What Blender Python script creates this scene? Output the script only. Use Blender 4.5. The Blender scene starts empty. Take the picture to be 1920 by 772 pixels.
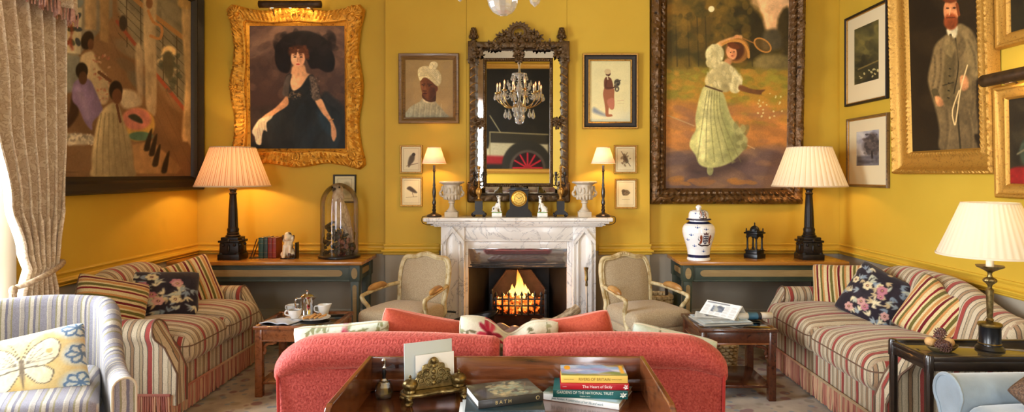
import bpy, bmesh, math, random
import numpy as np
from mathutils import Matrix, Vector, Euler
random.seed(7)
PI = math.pi
SC = bpy.context.scene
COL = SC.collection
R = math.radians
F = 1200.0; CX = 988.0; CY = 326.0; HE = 1.57      # focal length in pixels, principal point, eye height

def P(px, py, Y):            # a point of the room at depth Y
    return Vector(((px-CX)*Y/F, Y, HE-(py-CY)*Y/F))
def X_(px, Y): return (px-CX)*Y/F
def Z_(py, Y): return HE-(py-CY)*Y/F

def lin(c):
    c = c/255.0
    return c/12.92 if c <= .04045 else ((c+.055)/1.055)**2.4
def C(r, g, b): return (lin(r), lin(g), lin(b), 1.0)

# ---------------------------------------------------------------- materials
MATS = {}
def nt_new(name):
    m = bpy.data.materials.new(name); m.use_nodes = True
    nt = m.node_tree
    return m, nt, nt.nodes['Principled BSDF'], nt.nodes['Material Output']
def setp(b, **k):
    names = dict(rough='Roughness', metal='Metallic', coat='Coat Weight', sheen='Sheen Weight', spec='Specular IOR Level',
                 trans='Transmission Weight', ior='IOR', coatr='Coat Roughness', sub='Subsurface Weight')
    for a, v in k.items():
        b.inputs[names[a]].default_value = v
def mixc(nt, fac, a, b):
    n = nt.nodes.new('ShaderNodeMix'); n.data_type = 'RGBA'
    if hasattr(fac, 'links') or hasattr(fac, 'is_linked'): nt.links.new(fac, n.inputs[0])
    else: n.inputs[0].default_value = fac
    for v, i in ((a, 6), (b, 7)):
        if hasattr(v, 'is_linked'): nt.links.new(v, n.inputs[i])
        else: n.inputs[i].default_value = v
    return n.outputs[2]
def coords(nt, scale=(1, 1, 1), rot=(0, 0, 0), kind='Object'):
    t = nt.nodes.new('ShaderNodeTexCoord'); mp = nt.nodes.new('ShaderNodeMapping')
    mp.inputs['Scale'].default_value = scale; mp.inputs['Rotation'].default_value = rot
    nt.links.new(t.outputs[kind], mp.inputs['Vector']); return mp.outputs['Vector']
def noise(nt, vec, scale, detail=4, rough=.55, dist=0):
    n = nt.nodes.new('ShaderNodeTexNoise'); n.inputs['Scale'].default_value = scale
    n.inputs['Detail'].default_value = detail; n.inputs['Roughness'].default_value = rough; n.inputs['Distortion'].default_value = dist
    nt.links.new(vec, n.inputs['Vector']); return n.outputs['Fac']
def ramp(nt, fac, stops, interp='LINEAR'):
    n = nt.nodes.new('ShaderNodeValToRGB'); cr = n.color_ramp; cr.interpolation = interp
    while len(cr.elements) < len(stops): cr.elements.new(.5)
    for e, (p, c) in zip(cr.elements, stops): e.position = p; e.color = c
    nt.links.new(fac, n.inputs['Fac']); return n.outputs['Color']
def math_(nt, op, a, b=0.0):
    n = nt.nodes.new('ShaderNodeMath'); n.operation = op
    for v, i in ((a, 0), (b, 1)):
        if hasattr(v, 'is_linked'): nt.links.new(v, n.inputs[i])
        else: n.inputs[i].default_value = v
    return n.outputs[0]
def bump(nt, b, h, strength, dist=.01):
    n = nt.nodes.new('ShaderNodeBump'); n.inputs['Strength'].default_value = strength; n.inputs['Distance'].default_value = dist
    nt.links.new(h, n.inputs['Height']); nt.links.new(n.outputs['Normal'], b.inputs['Normal'])
def attr(nt, name, out='Color'):
    n = nt.nodes.new('ShaderNodeAttribute'); n.attribute_name = name; return n.outputs[out]

def mat(name, col, rough=.6, metal=0, col2=None, nscale=8, stretch=(1, 1, 1), bmp=0, bscale=60, bdist=.004, lo=.35, hi=.65, **k):
    m, nt, b, o = nt_new(name); setp(b, rough=rough, metal=metal, **k)
    v = coords(nt, stretch)
    if col2 is not None:
        f = noise(nt, v, nscale)
        nt.links.new(ramp(nt, f, [(lo, col), (hi, col2)]), b.inputs['Base Color'])
    else:
        b.inputs['Base Color'].default_value = col
    if bmp: bump(nt, b, noise(nt, v, bscale, 3), bmp, bdist)
    MATS[name] = m; return m

def mat_paint(name, rough=.5, bmp=.15, bscale=90, coat=0, spec=.4, sheen=0, bdist=.003):      # colours stored on the mesh: prints and pictures
    m, nt, b, o = nt_new(name); setp(b, rough=rough, coat=coat, spec=spec, sheen=sheen)
    nt.links.new(attr(nt, 'Col'), b.inputs['Base Color'])
    if bmp: bump(nt, b, noise(nt, coords(nt), bscale, 3), bmp, bdist)
    MATS[name] = m; return m

def mat_wood(name, c1, c2, c3, rough=.25, scale=3, stretch=(1, 12, 12), coat=.3):
    m, nt, b, o = nt_new(name); setp(b, rough=rough, coat=coat, coatr=.1)
    v = coords(nt, stretch)
    f = noise(nt, v, scale, 6, .6, .6)
    nt.links.new(ramp(nt, f, [(.3, c1), (.5, c2), (.7, c3)]), b.inputs['Base Color'])
    bump(nt, b, noise(nt, v, scale*6, 2), .05, .002)
    MATS[name] = m; return m

def mat_stripe(name, stops, period, rough=.85, wrinkle=.5, fleck=.12, sheen=.2):
    m, nt, b, o = nt_new(name); setp(b, rough=rough, sheen=sheen, spec=.2)
    s = attr(nt, 'st', 'Fac')
    wob = noise(nt, coords(nt), 14, 2)
    s = math_(nt, 'ADD', s, math_(nt, 'MULTIPLY', math_(nt, 'SUBTRACT', wob, .5), .008))
    f = math_(nt, 'FRACT', math_(nt, 'MULTIPLY', s, 1/period))
    col = ramp(nt, f, stops, 'CONSTANT')
    n = noise(nt, coords(nt), 220, 2)
    dark = ramp(nt, n, [(.3, (1-fleck*2.5,)*3+(1,)), (.7, (1, 1, 1, 1))])
    mx = nt.nodes.new('ShaderNodeMix'); mx.data_type = 'RGBA'; mx.blend_type = 'MULTIPLY'; mx.inputs[0].default_value = 1
    nt.links.new(col, mx.inputs[6]); nt.links.new(dark, mx.inputs[7])
    nt.links.new(mx.outputs[2], b.inputs['Base Color'])
    bump(nt, b, math_(nt, 'ADD', math_(nt, 'MULTIPLY', noise(nt, coords(nt), 300, 2), .12), math_(nt, 'MULTIPLY', noise(nt, coords(nt), 11, 3), wrinkle)), .3, .02)
    MATS[name] = m; return m

def mat_shade(name, col, tr=.5, tint=None, stripes=None):
    m, nt, b, o = nt_new(name)
    nt.nodes.remove(b)
    d = nt.nodes.new('ShaderNodeBsdfDiffuse'); t = nt.nodes.new('ShaderNodeBsdfTranslucent'); mx = nt.nodes.new('ShaderNodeMixShader')
    if stripes:
        s = attr(nt, 'st', 'Fac'); cc = ramp(nt, math_(nt, 'FRACT', s), stripes, 'CONSTANT')
        nt.links.new(cc, d.inputs['Color']); nt.links.new(cc, t.inputs['Color'])
    else:
        d.inputs['Color'].default_value = col; t.inputs['Color'].default_value = tint or col
    mx.inputs[0].default_value = tr
    nt.links.new(d.outputs[0], mx.inputs[1]); nt.links.new(t.outputs[0], mx.inputs[2]); nt.links.new(mx.outputs[0], o.inputs['Surface'])
    MATS[name] = m; return m

def mat_glass_thin(name, tint=(1, 1, 1, 1), refl=.12, rough=.0):
    m, nt, b, o = nt_new(name); nt.nodes.remove(b)
    t = nt.nodes.new('ShaderNodeBsdfTransparent'); g = nt.nodes.new('ShaderNodeBsdfGlossy'); mx = nt.nodes.new('ShaderNodeMixShader')
    t.inputs['Color'].default_value = tint; g.inputs['Roughness'].default_value = rough
    fr = nt.nodes.new('ShaderNodeLayerWeight'); fr.inputs['Blend'].default_value = .25
    f = math_(nt, 'ADD', math_(nt, 'MULTIPLY', fr.outputs['Fresnel'], .8), refl)
    nt.links.new(f, mx.inputs[0]); nt.links.new(t.outputs[0], mx.inputs[1]); nt.links.new(g.outputs[0], mx.inputs[2])
    nt.links.new(mx.outputs[0], o.inputs['Surface']); MATS[name] = m; return m

def mat_emit(name, col, strength):
    m, nt, b, o = nt_new(name)
    b.inputs['Base Color'].default_value = col
    b.inputs['Emission Color'].default_value = col; b.inputs['Emission Strength'].default_value = strength
    MATS[name] = m; return m

# ---------------------------------------------------------------- mesh building
class MB:
    def __init__(s): s.v = []; s.f = []; s.st = []; s.col = None; s.xf = None
    def add(s, verts, faces, st=None):
        o = len(s.v)
        if s.xf is not None: verts = [s.xf @ Vector(p) for p in verts]
        s.v += [tuple(p) for p in verts]; s.f += [tuple(i+o for i in f) for f in faces]
        s.st += list(st) if st is not None else [0.0]*len(verts)
        return s
    def grid(s, fn, nu, nv, closeu=False, closev=False, st=None):
        V = []; S = []; T = []
        for j in range(nv+(0 if closev else 1)):
            for i in range(nu+(0 if closeu else 1)):
                u, v = i/nu, j/nv
                p = fn(u, v); V.append(p); S.append(st(u, v, p) if st else 0.0)
        nuu = nu if closeu else nu+1; nvv = nv if closev else nv+1
        for j in range(nv):
            for i in range(nu):
                a = j*nuu+i; b = j*nuu+(i+1) % nuu; j2 = (j+1) % nvv
                T.append((a, b, j2*nuu+(i+1) % nuu, j2*nuu+i))
        return s.add(V, T, S)
    def lathe(s, prof, seg=32, c=(0, 0, 0), flute=None, caps=True):
        V = []; T = []; n = len(prof)
        for (r, z) in prof:
            for i in range(seg):
                a = 2*PI*i/seg; rr = r*(flute(a, z) if flute else 1)
                V.append((c[0]+rr*math.cos(a), c[1]+rr*math.sin(a), c[2]+z))
        for j in range(n-1):
            for i in range(seg):
                T.append((j*seg+i, j*seg+(i+1) % seg, (j+1)*seg+(i+1) % seg, (j+1)*seg+i))
        if caps:
            if prof[0][0] > 1e-5: T.append(tuple(range(seg))[::-1])
            if prof[-1][0] > 1e-5: T.append(tuple((n-1)*seg+i for i in range(seg)))
        return s.add(V, T)
    def tube(s, path, r, seg=8, closed=False, caps=True, flat=1.0, up=None, st=None):
        path = [Vector(p) for p in path]; n = len(path)
        rs = [r]*n if not hasattr(r, '__len__') else r
        V = []; T = []; S = []; prev = None; acc = 0
        for k in range(n):
            if closed: d = path[(k+1) % n]-path[k-1]
            else: d = path[min(k+1, n-1)]-path[max(k-1, 0)]
            if d.length < 1e-9: d = Vector((0, 0, 1))
            d.normalize()
            if prev is None:
                u0 = Vector(up) if up else (Vector((0, 0, 1)) if abs(d.z) < .9 else Vector((1, 0, 0)))
            else: u0 = prev
            a = u0-d*u0.dot(d)
            if a.length < 1e-6: a = d.orthogonal()
            a.normalize(); b = d.cross(a); prev = a
            if k: acc += (path[k]-path[k-1]).length
            for i in range(seg):
                t = 2*PI*i/seg
                V.append(path[k]+(a*math.cos(t)+b*math.sin(t)*flat)*rs[k]); S.append(acc)
        m = n if closed else n-1
        for k in range(m):
            for i in range(seg):
                k2 = (k+1) % n
                T.append((k*seg+i, k*seg+(i+1) % seg, k2*seg+(i+1) % seg, k2*seg+i))
        if caps and not closed:
            T.append(tuple(range(seg))[::-1]); T.append(tuple((n-1)*seg+i for i in range(seg)))
        return s.add(V, T, S)
    def prism(s, poly, d0, d1, axis='y', st=None):     # polygon in the plane across the axis, extruded d0..d1
        n = len(poly); V = []
        for d in (d0, d1):
            for (a, b) in poly:
                V.append({'x': (d, a, b), 'y': (a, d, b), 'z': (a, b, d)}[axis])
        T = [tuple(range(n)), tuple(range(n, 2*n))[::-1]]
        for i in range(n): T.append((i, i+n, (i+1) % n+n, (i+1) % n))
        return s.add(V, T, [st(p) for p in V] if st else None)
    def ell(s, c, r, rot=None, nu=16, nv=10):
        if not hasattr(r, '__len__'): r = (r, r, r)
        m = Euler(rot).to_matrix() if rot else Matrix.Identity(3); c = Vector(c)
        V = []; T = []
        V.append(c+m @ Vector((0, 0, -r[2])))
        for j in range(1, nv):
            p = -PI/2+PI*j/nv
            for i in range(nu):
                t = 2*PI*i/nu
                V.append(c+m @ Vector((r[0]*math.cos(p)*math.cos(t), r[1]*math.cos(p)*math.sin(t), r[2]*math.sin(p))))
        V.append(c+m @ Vector((0, 0, r[2]))); top = len(V)-1
        for i in range(nu): T.append((0, 1+(i+1) % nu, 1+i)); T.append((top, top-nu+i, top-nu+(i+1) % nu))
        for j in range(nv-2):
            for i in range(nu):
                a = 1+j*nu
                T.append((a+i, a+(i+1) % nu, a+nu+(i+1) % nu, a+nu+i))
        return s.add(V, T)
    def rbox(s, c, size, r=.01, k=2, m=(1, 1, 1), deform=None, st=None, rot=None):
        hx, hy, hz = size[0]/2, size[1]/2, size[2]/2; h = (hx, hy, hz)
        r = min(r, hx*.999, hy*.999, hz*.999)
        def axis(hh, mm):
            q = [-hh+r*(1-math.cos(PI/2*i/k)) for i in range(k)] if k else []
            inner = [-(hh-r)+2*(hh-r)*i/mm for i in range(mm+1)]
            return q+inner+[-t for t in q[::-1]]
        ax = [axis(h[i], m[i]) for i in range(3)]
        idx = {}; V = []; T = []
        def vid(p):
            key = tuple(round(t, 6) for t in p)
            if key not in idx:
                inn = [max(-(h[i]-r), min(h[i]-r, p[i])) for i in range(3)]
                d = Vector([p[i]-inn[i] for i in range(3)])
                if d.length > 1e-9: d = d.normalized()*r
                idx[key] = len(V); V.append(Vector(inn)+d)
            return idx[key]
        for a, (b, cc) in ((0, (1, 2)), (1, (2, 0)), (2, (0, 1))):
            for sg in (-1, 1):
                for i in range(len(ax[b])-1):
                    for j in range(len(ax[cc])-1):
                        q = []
                        for (ii, jj) in ((i, j), (i+1, j), (i+1, j+1), (i, j+1)):
                            p = [0, 0, 0]; p[a] = sg*h[a]; p[b] = ax[b][ii]; p[cc] = ax[cc][jj]; q.append(vid(p))
                        if len(set(q)) == 4: T.append(tuple(q if sg > 0 else q[::-1]))
        if deform: V = [Vector(deform(p)) for p in V]
        S = [st(p) for p in V] if st else None
        mm = Euler(rot).to_matrix() if rot else None
        V = [Vector(c)+(mm @ p if mm else p) for p in V]
        return s.add(V, T, S)
    def box(s, x0, x1, y0, y1, z0, z1, r=.003, k=1):
        return s.rbox(((x0+x1)/2, (y0+y1)/2, (z0+z1)/2), (abs(x1-x0), abs(y1-y0), abs(z1-z0)), r, k)
    def build(s, name, material, parent=None, loc=(0, 0, 0), rot=(0, 0, 0), sharp=38, smooth=True, colors=None, mods=None):
        me = bpy.data.meshes.new(name); me.from_pydata(s.v, [], s.f); me.update()
        if smooth:
            me.shade_smooth(); me.set_sharp_from_angle(angle=R(sharp))
        if any(s.st):
            a = me.attributes.new('st', 'FLOAT', 'POINT'); a.data.foreach_set('value', np.array(s.st, dtype=np.float32))
        if colors is not None:
            a = me.attributes.new('Col', 'FLOAT_COLOR', 'POINT'); a.data.foreach_set('color', np.asarray(colors, dtype=np.float32).ravel())
        me.materials.append(MATS[material] if isinstance(material, str) else material)
        o = bpy.data.objects.new(name, me); COL.objects.link(o); o.location = loc; o.rotation_euler = rot
        if parent: o.parent = parent
        if mods:
            for kind, kw in mods:
                md = o.modifiers.new(kind.lower(), kind)
                for a, v in kw.items(): setattr(md, a, v)
        return o

def tag(o, label, cat, group=None, kind=None):
    if label: o['label'] = label
    if cat: o['category'] = cat
    if group: o['group'] = group
    if kind: o['kind'] = kind
    return o
def thing(name, label, cat, loc=(0, 0, 0), rot=(0, 0, 0), group=None):
    o = bpy.data.objects.new(name, None); COL.objects.link(o); o.location = loc; o.rotation_euler = rot if hasattr(rot, '__len__') else (0, 0, rot)
    o.empty_display_size = .1
    return tag(o, label, cat, group)
def struct(name, mb, m, **k):
    o = mb.build(name, m, **k); o['kind'] = 'structure'; return o
def dup(root, loc, rot=None, label=None, group=None, scale=None):
    r = root.copy(); COL.objects.link(r); r.location = loc
    if rot is not None: r.rotation_euler = rot
    if label: r['label'] = label
    if group: r['group'] = group
    if scale: r.scale = scale
    for ch in list(root.children):
        c = ch.copy(); COL.objects.link(c); c.parent = r
        for g in list(ch.children):
            d = g.copy(); COL.objects.link(d); d.parent = c
    return r
def rnd(a, b): return random.uniform(a, b)
def smooth_path(pts, n=8, closed=False):
    pts = [Vector(p) for p in pts]; out = []; N = len(pts)
    rng = range(N) if closed else range(N-1)
    for i in rng:
        p0 = pts[i-1] if (closed or i > 0) else pts[0]; p1 = pts[i]; p2 = pts[(i+1) % N]
        p3 = pts[(i+2) % N] if (closed or i+2 < N) else pts[-1]
        for k in range(n):
            t = k/n
            out.append(.5*((2*p1)+(p2-p0)*t+(2*p0-5*p1+4*p2-p3)*t*t+(3*p1-p0-3*p2+p3)*t**3))
    if not closed: out.append(pts[-1])
    return out
def sp2(pts, n=6, closed=True):
    return [(p[0], p[1]) for p in smooth_path([(a, b, 0) for a, b in pts], n, closed)]

# ---------------------------------------------------------------- painter: fills a colour array shape by shape
class Paint:
    def __init__(s, x0, y0, x1, y1, n, h=None):  # picture coordinates, y down; n = columns
        s.x0, s.y0, s.x1, s.y1 = x0, y0, x1, y1
        s.w = n; s.h = h or max(4, int(round(n*abs((y1-y0)/(x1-x0)))))
        s.set_grid()
    def set_grid(s):
        xs = np.linspace(s.x0, s.x1, s.w); ys = np.linspace(s.y0, s.y1, s.h)
        s.X, s.Y = np.meshgrid(xs, ys); s.a = np.zeros((s.h, s.w, 3)); s.rs = np.random.RandomState(3); s.tex = None
    def warp(s, fn):                             # fn(u, v) -> picture coordinates (for pictures drawn from a slanting view)
        U, V = np.meshgrid(np.linspace(0, 1, s.w), np.linspace(0, 1, s.h)); s.X, s.Y = fn(U, V); return s
    def rows(s, x0, x1, y0, y1):
        m = (s.X >= x0) & (s.X <= x1) & (s.Y >= y0) & (s.Y <= y1)
        return np.where(m.any(1))[0], np.where(m.any(0))[0]
    def px(s): return abs(s.x1-s.x0)/s.w
    def painterly(s, amp=.16, seed=1):           # brush variation: a smooth field that every later stroke is toned by
        r = np.random.RandomState(seed); N = np.zeros((s.h, s.w))
        for k, w_ in ((6, .5), (16, .7), (44, .6)):
            ky = max(3, int(k*s.h/s.w)); g = r.normal(0, 1, (ky, k))
            gx = np.stack([np.interp(np.linspace(0, k-1, s.w), np.arange(k), row) for row in g])
            N += w_*np.stack([np.interp(np.linspace(0, ky-1, s.h), np.arange(ky), col) for col in gx.T]).T
        s.tex = 1+amp*N; return s
    def fill(s, c): s.a[:] = c; return s
    def vgrad(s, stops, mask=None):
        t = (s.Y-s.y0)/(s.y1-s.y0); ps = [p for p, _ in stops]
        g = np.stack([np.interp(t, ps, [c[i] for _, c in stops]) for i in range(3)], -1)
        s.a = g; return s
    def mixin(s, m, c, op=1.0):
        m = (np.clip(m, 0, 1)*op)[..., None]; c = np.array(c, dtype=float)
        if s.tex is not None: c = c*s.tex[..., None]
        s.a = s.a*(1-m)+c*m
    def ell(s, cx, cy, rx, ry, c, soft=.15, rot=0, op=1.0):
        a = math.radians(rot); dx = s.X-cx; dy = s.Y-cy
        u = (dx*math.cos(a)+dy*math.sin(a))/rx; v = (-dx*math.sin(a)+dy*math.cos(a))/ry
        d = np.sqrt(u*u+v*v); s.mixin((1-d)/max(soft, .02)+.5 if soft < .5 else np.clip(1.3-d, 0, 1)/1.0*np.clip((1.3-d)/soft, 0, 1), c, op); return s
    def poly(s, pts, c, soft=None, smooth=0, op=1.0, c2=None):
        if smooth: pts = sp2(pts, smooth)
        soft = soft or s.px()*1.2
        p = np.array(pts, dtype=float)
        bx0, by0 = p.min(0)-soft*2; bx1, by1 = p.max(0)+soft*2
        jj, ii = s.rows(bx0, bx1, by0, by1)
        if len(jj) == 0 or len(ii) == 0: return s
        sl = (slice(jj[0], jj[-1]+1), slice(ii[0], ii[-1]+1))
        X = s.X[sl]; Y = s.Y[sl]; ins = np.zeros(X.shape, bool); dist = np.full(X.shape, 1e9)
        q = np.roll(p, -1, 0)
        for (ax, ay), (bx, by) in zip(p, q):
            cond = ((ay > Y) != (by > Y))
            with np.errstate(divide='ignore', invalid='ignore'):
                xi = (bx-ax)*(Y-ay)/((by-ay) if by != ay else 1e-9)+ax
            ins ^= cond & (X < xi)
            L = (bx-ax)**2+(by-ay)**2+1e-12
            t = np.clip(((X-ax)*(bx-ax)+(Y-ay)*(by-ay))/L, 0, 1)
            dist = np.minimum(dist, (X-ax-t*(bx-ax))**2+(Y-ay-t*(by-ay))**2)
        d = np.sqrt(dist)*np.where(ins, 1, -1)
        m = (np.clip(d/soft*.5+.5, 0, 1)*op)[..., None]
        cc = np.array(c, dtype=float)
        if c2 is not None:
            t = np.clip((Y-p[:, 1].min())/max(1e-6, np.ptp(p[:, 1])), 0, 1)[..., None]; cc = cc*(1-t)+np.array(c2, float)*t
        if s.tex is not None:
            tx = np.clip((X-p[:, 0].min())/max(1e-6, np.ptp(p[:, 0])), 0, 1); cc = cc*(s.tex[sl]*(1.10-.20*tx))[..., None]
        s.a[sl] = s.a[sl]*(1-m)+cc*m; return s
    def line(s, pts, w, c, op=1.0, smooth=0):
        if smooth: pts = sp2(pts, smooth, False)
        soft = s.px()
        for (ax, ay), (bx, by) in zip(pts[:-1], pts[1:]):
            x0, x1 = min(ax, bx)-w-soft*2, max(ax, bx)+w+soft*2; y0, y1 = min(ay, by)-w-soft*2, max(ay, by)+w+soft*2
            jj, ii = s.rows(x0, x1, y0, y1)
            if len(jj) == 0 or len(ii) == 0: continue
            sl = (slice(jj[0], jj[-1]+1), slice(ii[0], ii[-1]+1)); X = s.X[sl]; Y = s.Y[sl]
            L = (bx-ax)**2+(by-ay)**2+1e-12; t = np.clip(((X-ax)*(bx-ax)+(Y-ay)*(by-ay))/L, 0, 1)
            d = np.sqrt((X-ax-t*(bx-ax))**2+(Y-ay-t*(by-ay))**2)
            m = (np.clip((w/2-d)/soft+.5, 0, 1)*op)[..., None]
            s.a[sl] = s.a[sl]*(1-m)+np.array(c, float)*m
        return s
    def dabs(s, n, box, size, cols, op=.6, ar=1.6, rot=None):
        rs = s.rs
        for _ in range(n):
            x = rs.uniform(box[0], box[2]); y = rs.uniform(box[1], box[3]); r = rs.uniform(*size)
            c = cols[rs.randint(len(cols))]
            a = rs.uniform(0, 180) if rot is None else rot+rs.uniform(-20, 20)
            x0, x1, y0, y1 = x-r*ar*1.6, x+r*ar*1.6, y-r*ar*1.6, y+r*ar*1.6
            jj, ii = s.rows(x0, x1, y0, y1)
            if len(jj) == 0 or len(ii) == 0: continue
            sl = (slice(jj[0], jj[-1]+1), slice(ii[0], ii[-1]+1)); dx = s.X[sl]-x; dy = s.Y[sl]-y; t = math.radians(a)
            u = (dx*math.cos(t)+dy*math.sin(t))/(r*ar); v = (-dx*math.sin(t)+dy*math.cos(t))/r
            m = (np.clip((1.1-np.sqrt(u*u+v*v))*3, 0, 1)*op)[..., None]
            s.a[sl] = s.a[sl]*(1-m)+np.array(c, float)*m
        return s
    def grain(s, amp=6, k=2):
        amp *= .55
        n = s.rs.normal(0, 1, (s.h//k+2, s.w//k+2)); n = np.kron(n, np.ones((k, k)))[:s.h, :s.w]
        n2 = s.rs.normal(0, .6, (s.h, s.w)); s.a = np.clip(s.a*(1+(n+n2)[..., None]*amp/255.0), 0, 255); return s
    def linear(s, gain=1.0):
        c = np.clip(s.a/255.0, 0, 1); l = np.where(c <= .04045, c/12.92, ((c+.055)/1.055)**2.4)*gain
        l = l*(.72+.56*np.sqrt(np.clip(l, 0, 1)))
        return np.concatenate([np.clip(l, 0, .95), np.ones((s.h, s.w, 1))], -1)
    def sample(s, u, v, gain=1.0):           # u right, v down in 0..1
        L = s.linear(gain)
        i = np.clip((np.asarray(u)*(s.w-1)).round().astype(int), 0, s.w-1); j = np.clip((np.asarray(v)*(s.h-1)).round().astype(int), 0, s.h-1)
        return L[j, i]
def canvas_obj(name, paint, w, h, material, parent, loc=(0, 0, 0), rot=(0, 0, 0), gain=1.0):   # flat picture facing -Y, centred
    n, m = paint.w, paint.h
    xs = np.linspace(-w/2, w/2, n); zs = np.linspace(h/2, -h/2, m)
    XX, ZZ = np.meshgrid(xs, zs); V = np.stack([XX, np.zeros_like(XX), ZZ], -1).reshape(-1, 3)
    I = np.arange(n*m).reshape(m, n)
    Fq = np.stack([I[1:, :-1], I[1:, 1:], I[:-1, 1:], I[:-1, :-1]], -1).reshape(-1, 4)
    me = bpy.data.meshes.new(name)
    me.vertices.add(n*m); me.vertices.foreach_set('co', V.ravel().astype(np.float32))
    me.loops.add(Fq.size); me.loops.foreach_set('vertex_index', Fq.ravel().astype(np.int32))
    me.polygons.add(len(Fq)); me.polygons.foreach_set('loop_start', np.arange(0, Fq.size, 4, dtype=np.int32))
    me.update(calc_edges=True); me.validate()
    a = me.attributes.new('Col', 'FLOAT_COLOR', 'POINT'); a.data.foreach_set('color', paint.linear(gain).astype(np.float32).ravel())
    me.materials.append(MATS[material])
    o = bpy.data.objects.new(name, me); COL.objects.link(o); o.location = loc; o.rotation_euler = rot; o.parent = parent
    return o
# ================================================================ materials of the place
YEL1, YEL2 = C(208, 170, 58), C(201, 162, 51)
def make_wall_mat(name, top1, top2, low):
    m, nt, b, o = nt_new(name); setp(b, rough=.55, spec=.25)
    v = coords(nt)
    f = noise(nt, v, 1.5, 3)
    top = ramp(nt, f, [(.3, top1), (.7, top2)])
    sep = nt.nodes.new('ShaderNodeSeparateXYZ'); nt.links.new(v, sep.inputs[0])
    k = math_(nt, 'GREATER_THAN', sep.outputs['Z'], .86)
    nt.links.new(mixc(nt, k, low, top), b.inputs['Base Color'])
    bump(nt, b, noise(nt, v, 120, 2), .06, .002)
    MATS[name] = m
make_wall_mat('yellow_wall_paint', YEL1, YEL2, C(163, 152, 134))
mat('yellow_trim_paint', YEL1, .4, col2=YEL2, nscale=2, spec=.4)
mat('stone_trim_paint', C(172, 162, 142), .45)
mat('ceiling_paint', C(235, 228, 210), .8)
mat('window_paint', C(240, 238, 230), .4)
mat_wood('floor_boards', C(60, 38, 22), C(85, 55, 32), C(50, 30, 18), .35, 2, (14, 1, 1))
mat_glass_thin('window_glass', (1, 1, 1, 1), .04)

def make_rug_mat():
    m, nt, b, o = nt_new('rug_pile'); setp(b, rough=.95, spec=.1, sheen=.3)
    v = coords(nt)
    base = ramp(nt, noise(nt, v, 6, 4), [(.35, C(150, 128, 100)), (.65, C(184, 164, 134))])
    def spots(sc, lo, hi, rnd=1.0):
        n = nt.nodes.new('ShaderNodeTexVoronoi'); n.inputs['Scale'].default_value = sc
        w = noise(nt, v, 9, 2)
        nt.links.new(v, n.inputs['Vector'])
        return ramp(nt, math_(nt, 'ADD', n.outputs['Distance'], math_(nt, 'MULTIPLY', math_(nt, 'SUBTRACT', w, .5), .25)), [(lo, (1, 1, 1, 1)), (hi, (0, 0, 0, 1))])
    c = mixc(nt, spots(8, .26, .34), base, C(128, 74, 62))
    c = mixc(nt, spots(12.3, .2, .28), c, C(120, 122, 120))
    c = mixc(nt, spots(6.1, .16, .24), c, C(140, 120, 84))
    nt.links.new(c, b.inputs['Base Color']); bump(nt, b, noise(nt, v, 260, 2), .5, .004); MATS['rug_pile'] = m
make_rug_mat()

# ================================================================ camera
cam = bpy.data.cameras.new('camera'); cam_o = bpy.data.objects.new('camera', cam); COL.objects.link(cam_o)
cam.sensor_width = 36; cam.lens = 36*F/1920; cam.shift_x = -(CX-960)/1920; cam.shift_y = -(386-CY)/1920
cam.clip_start = .05; cam.clip_end = 100
cam_o.location = (0, 0, HE); cam_o.rotation_euler = (PI/2, 0, 0); SC.camera = cam_o

# ================================================================ room shell
XL, XR, YB, YR, ZC = -3.09, 2.93, 6.0, -2.9, 4.6
BX0, BX1, BY = -1.31, 1.135, 5.915            # chimney breast
struct('floor', MB().box(XL-.25, XR+.25, YR-.25, YB+.25, -.12, 0), 'floor_boards')
struct('ceiling', MB().box(XL-.25, XR+.25, YR-.25, YB+.25, ZC, ZC+.12), 'ceiling_paint')
def wall_with_holes(axis, p0, p1, a0, a1, holes):     # wall slab p0..p1 across, a0..a1 along, holes (lo, hi, z0, z1)
    mb = MB(); cur = a0
    def bx(lo, hi, z0, z1):
        if hi-lo < 1e-4 or z1-z0 < 1e-4: return
        if axis == 'x': mb.box(p0, p1, lo, hi, z0, z1, .001, 0)
        else: mb.box(lo, hi, p0, p1, z0, z1, .001, 0)
    for lo, hi, z0, z1 in sorted(holes):
        bx(cur, lo, 0, ZC); bx(lo, hi, 0, z0); bx(lo, hi, z1, ZC); cur = hi
    bx(cur, a1, 0, ZC); return mb
WIN_L = [(2.05, 3.74, .35, 3.0), (-1.9, -.3, .35, 3.0)]
WIN_R_ADDED = [(-2.75, -1.75, .6, 3.7), (1.75, 2.6, .6, 3.7)]  # unseen rear windows, added to brighten surfaces that face the camera
struct('wall_left', wall_with_holes('x', XL-.25, XL, YR-.25, YB+.25, WIN_L), 'yellow_wall_paint')
struct('wall_rear', wall_with_holes('y', YR-.25, YR, XL, XR, WIN_R_ADDED), 'yellow_wall_paint')
struct('wall_right', MB().box(XR, XR+.25, YR-.25, YB+.25, 0, ZC, .001, 0), 'yellow_wall_paint')
FX0, FX1, FZ = -.56, .37, .90                # fireplace hole in the breast
struct('wall_back', wall_with_holes('y', YB, YB+.25, XL, XR, [(FX0, FX1, 0, FZ+.02)]), 'yellow_wall_paint')
wb = MB(); wb.box(BX0, FX0, BY, YB+.1, 0, ZC, .001, 0); wb.box(FX1, BX1, BY, YB+.1, 0, ZC, .001, 0); wb.box(FX0, FX1, BY, YB+.1, FZ+.02, ZC, .001, 0)
struct('wall_chimney', wb, 'yellow_wall_paint')

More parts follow.
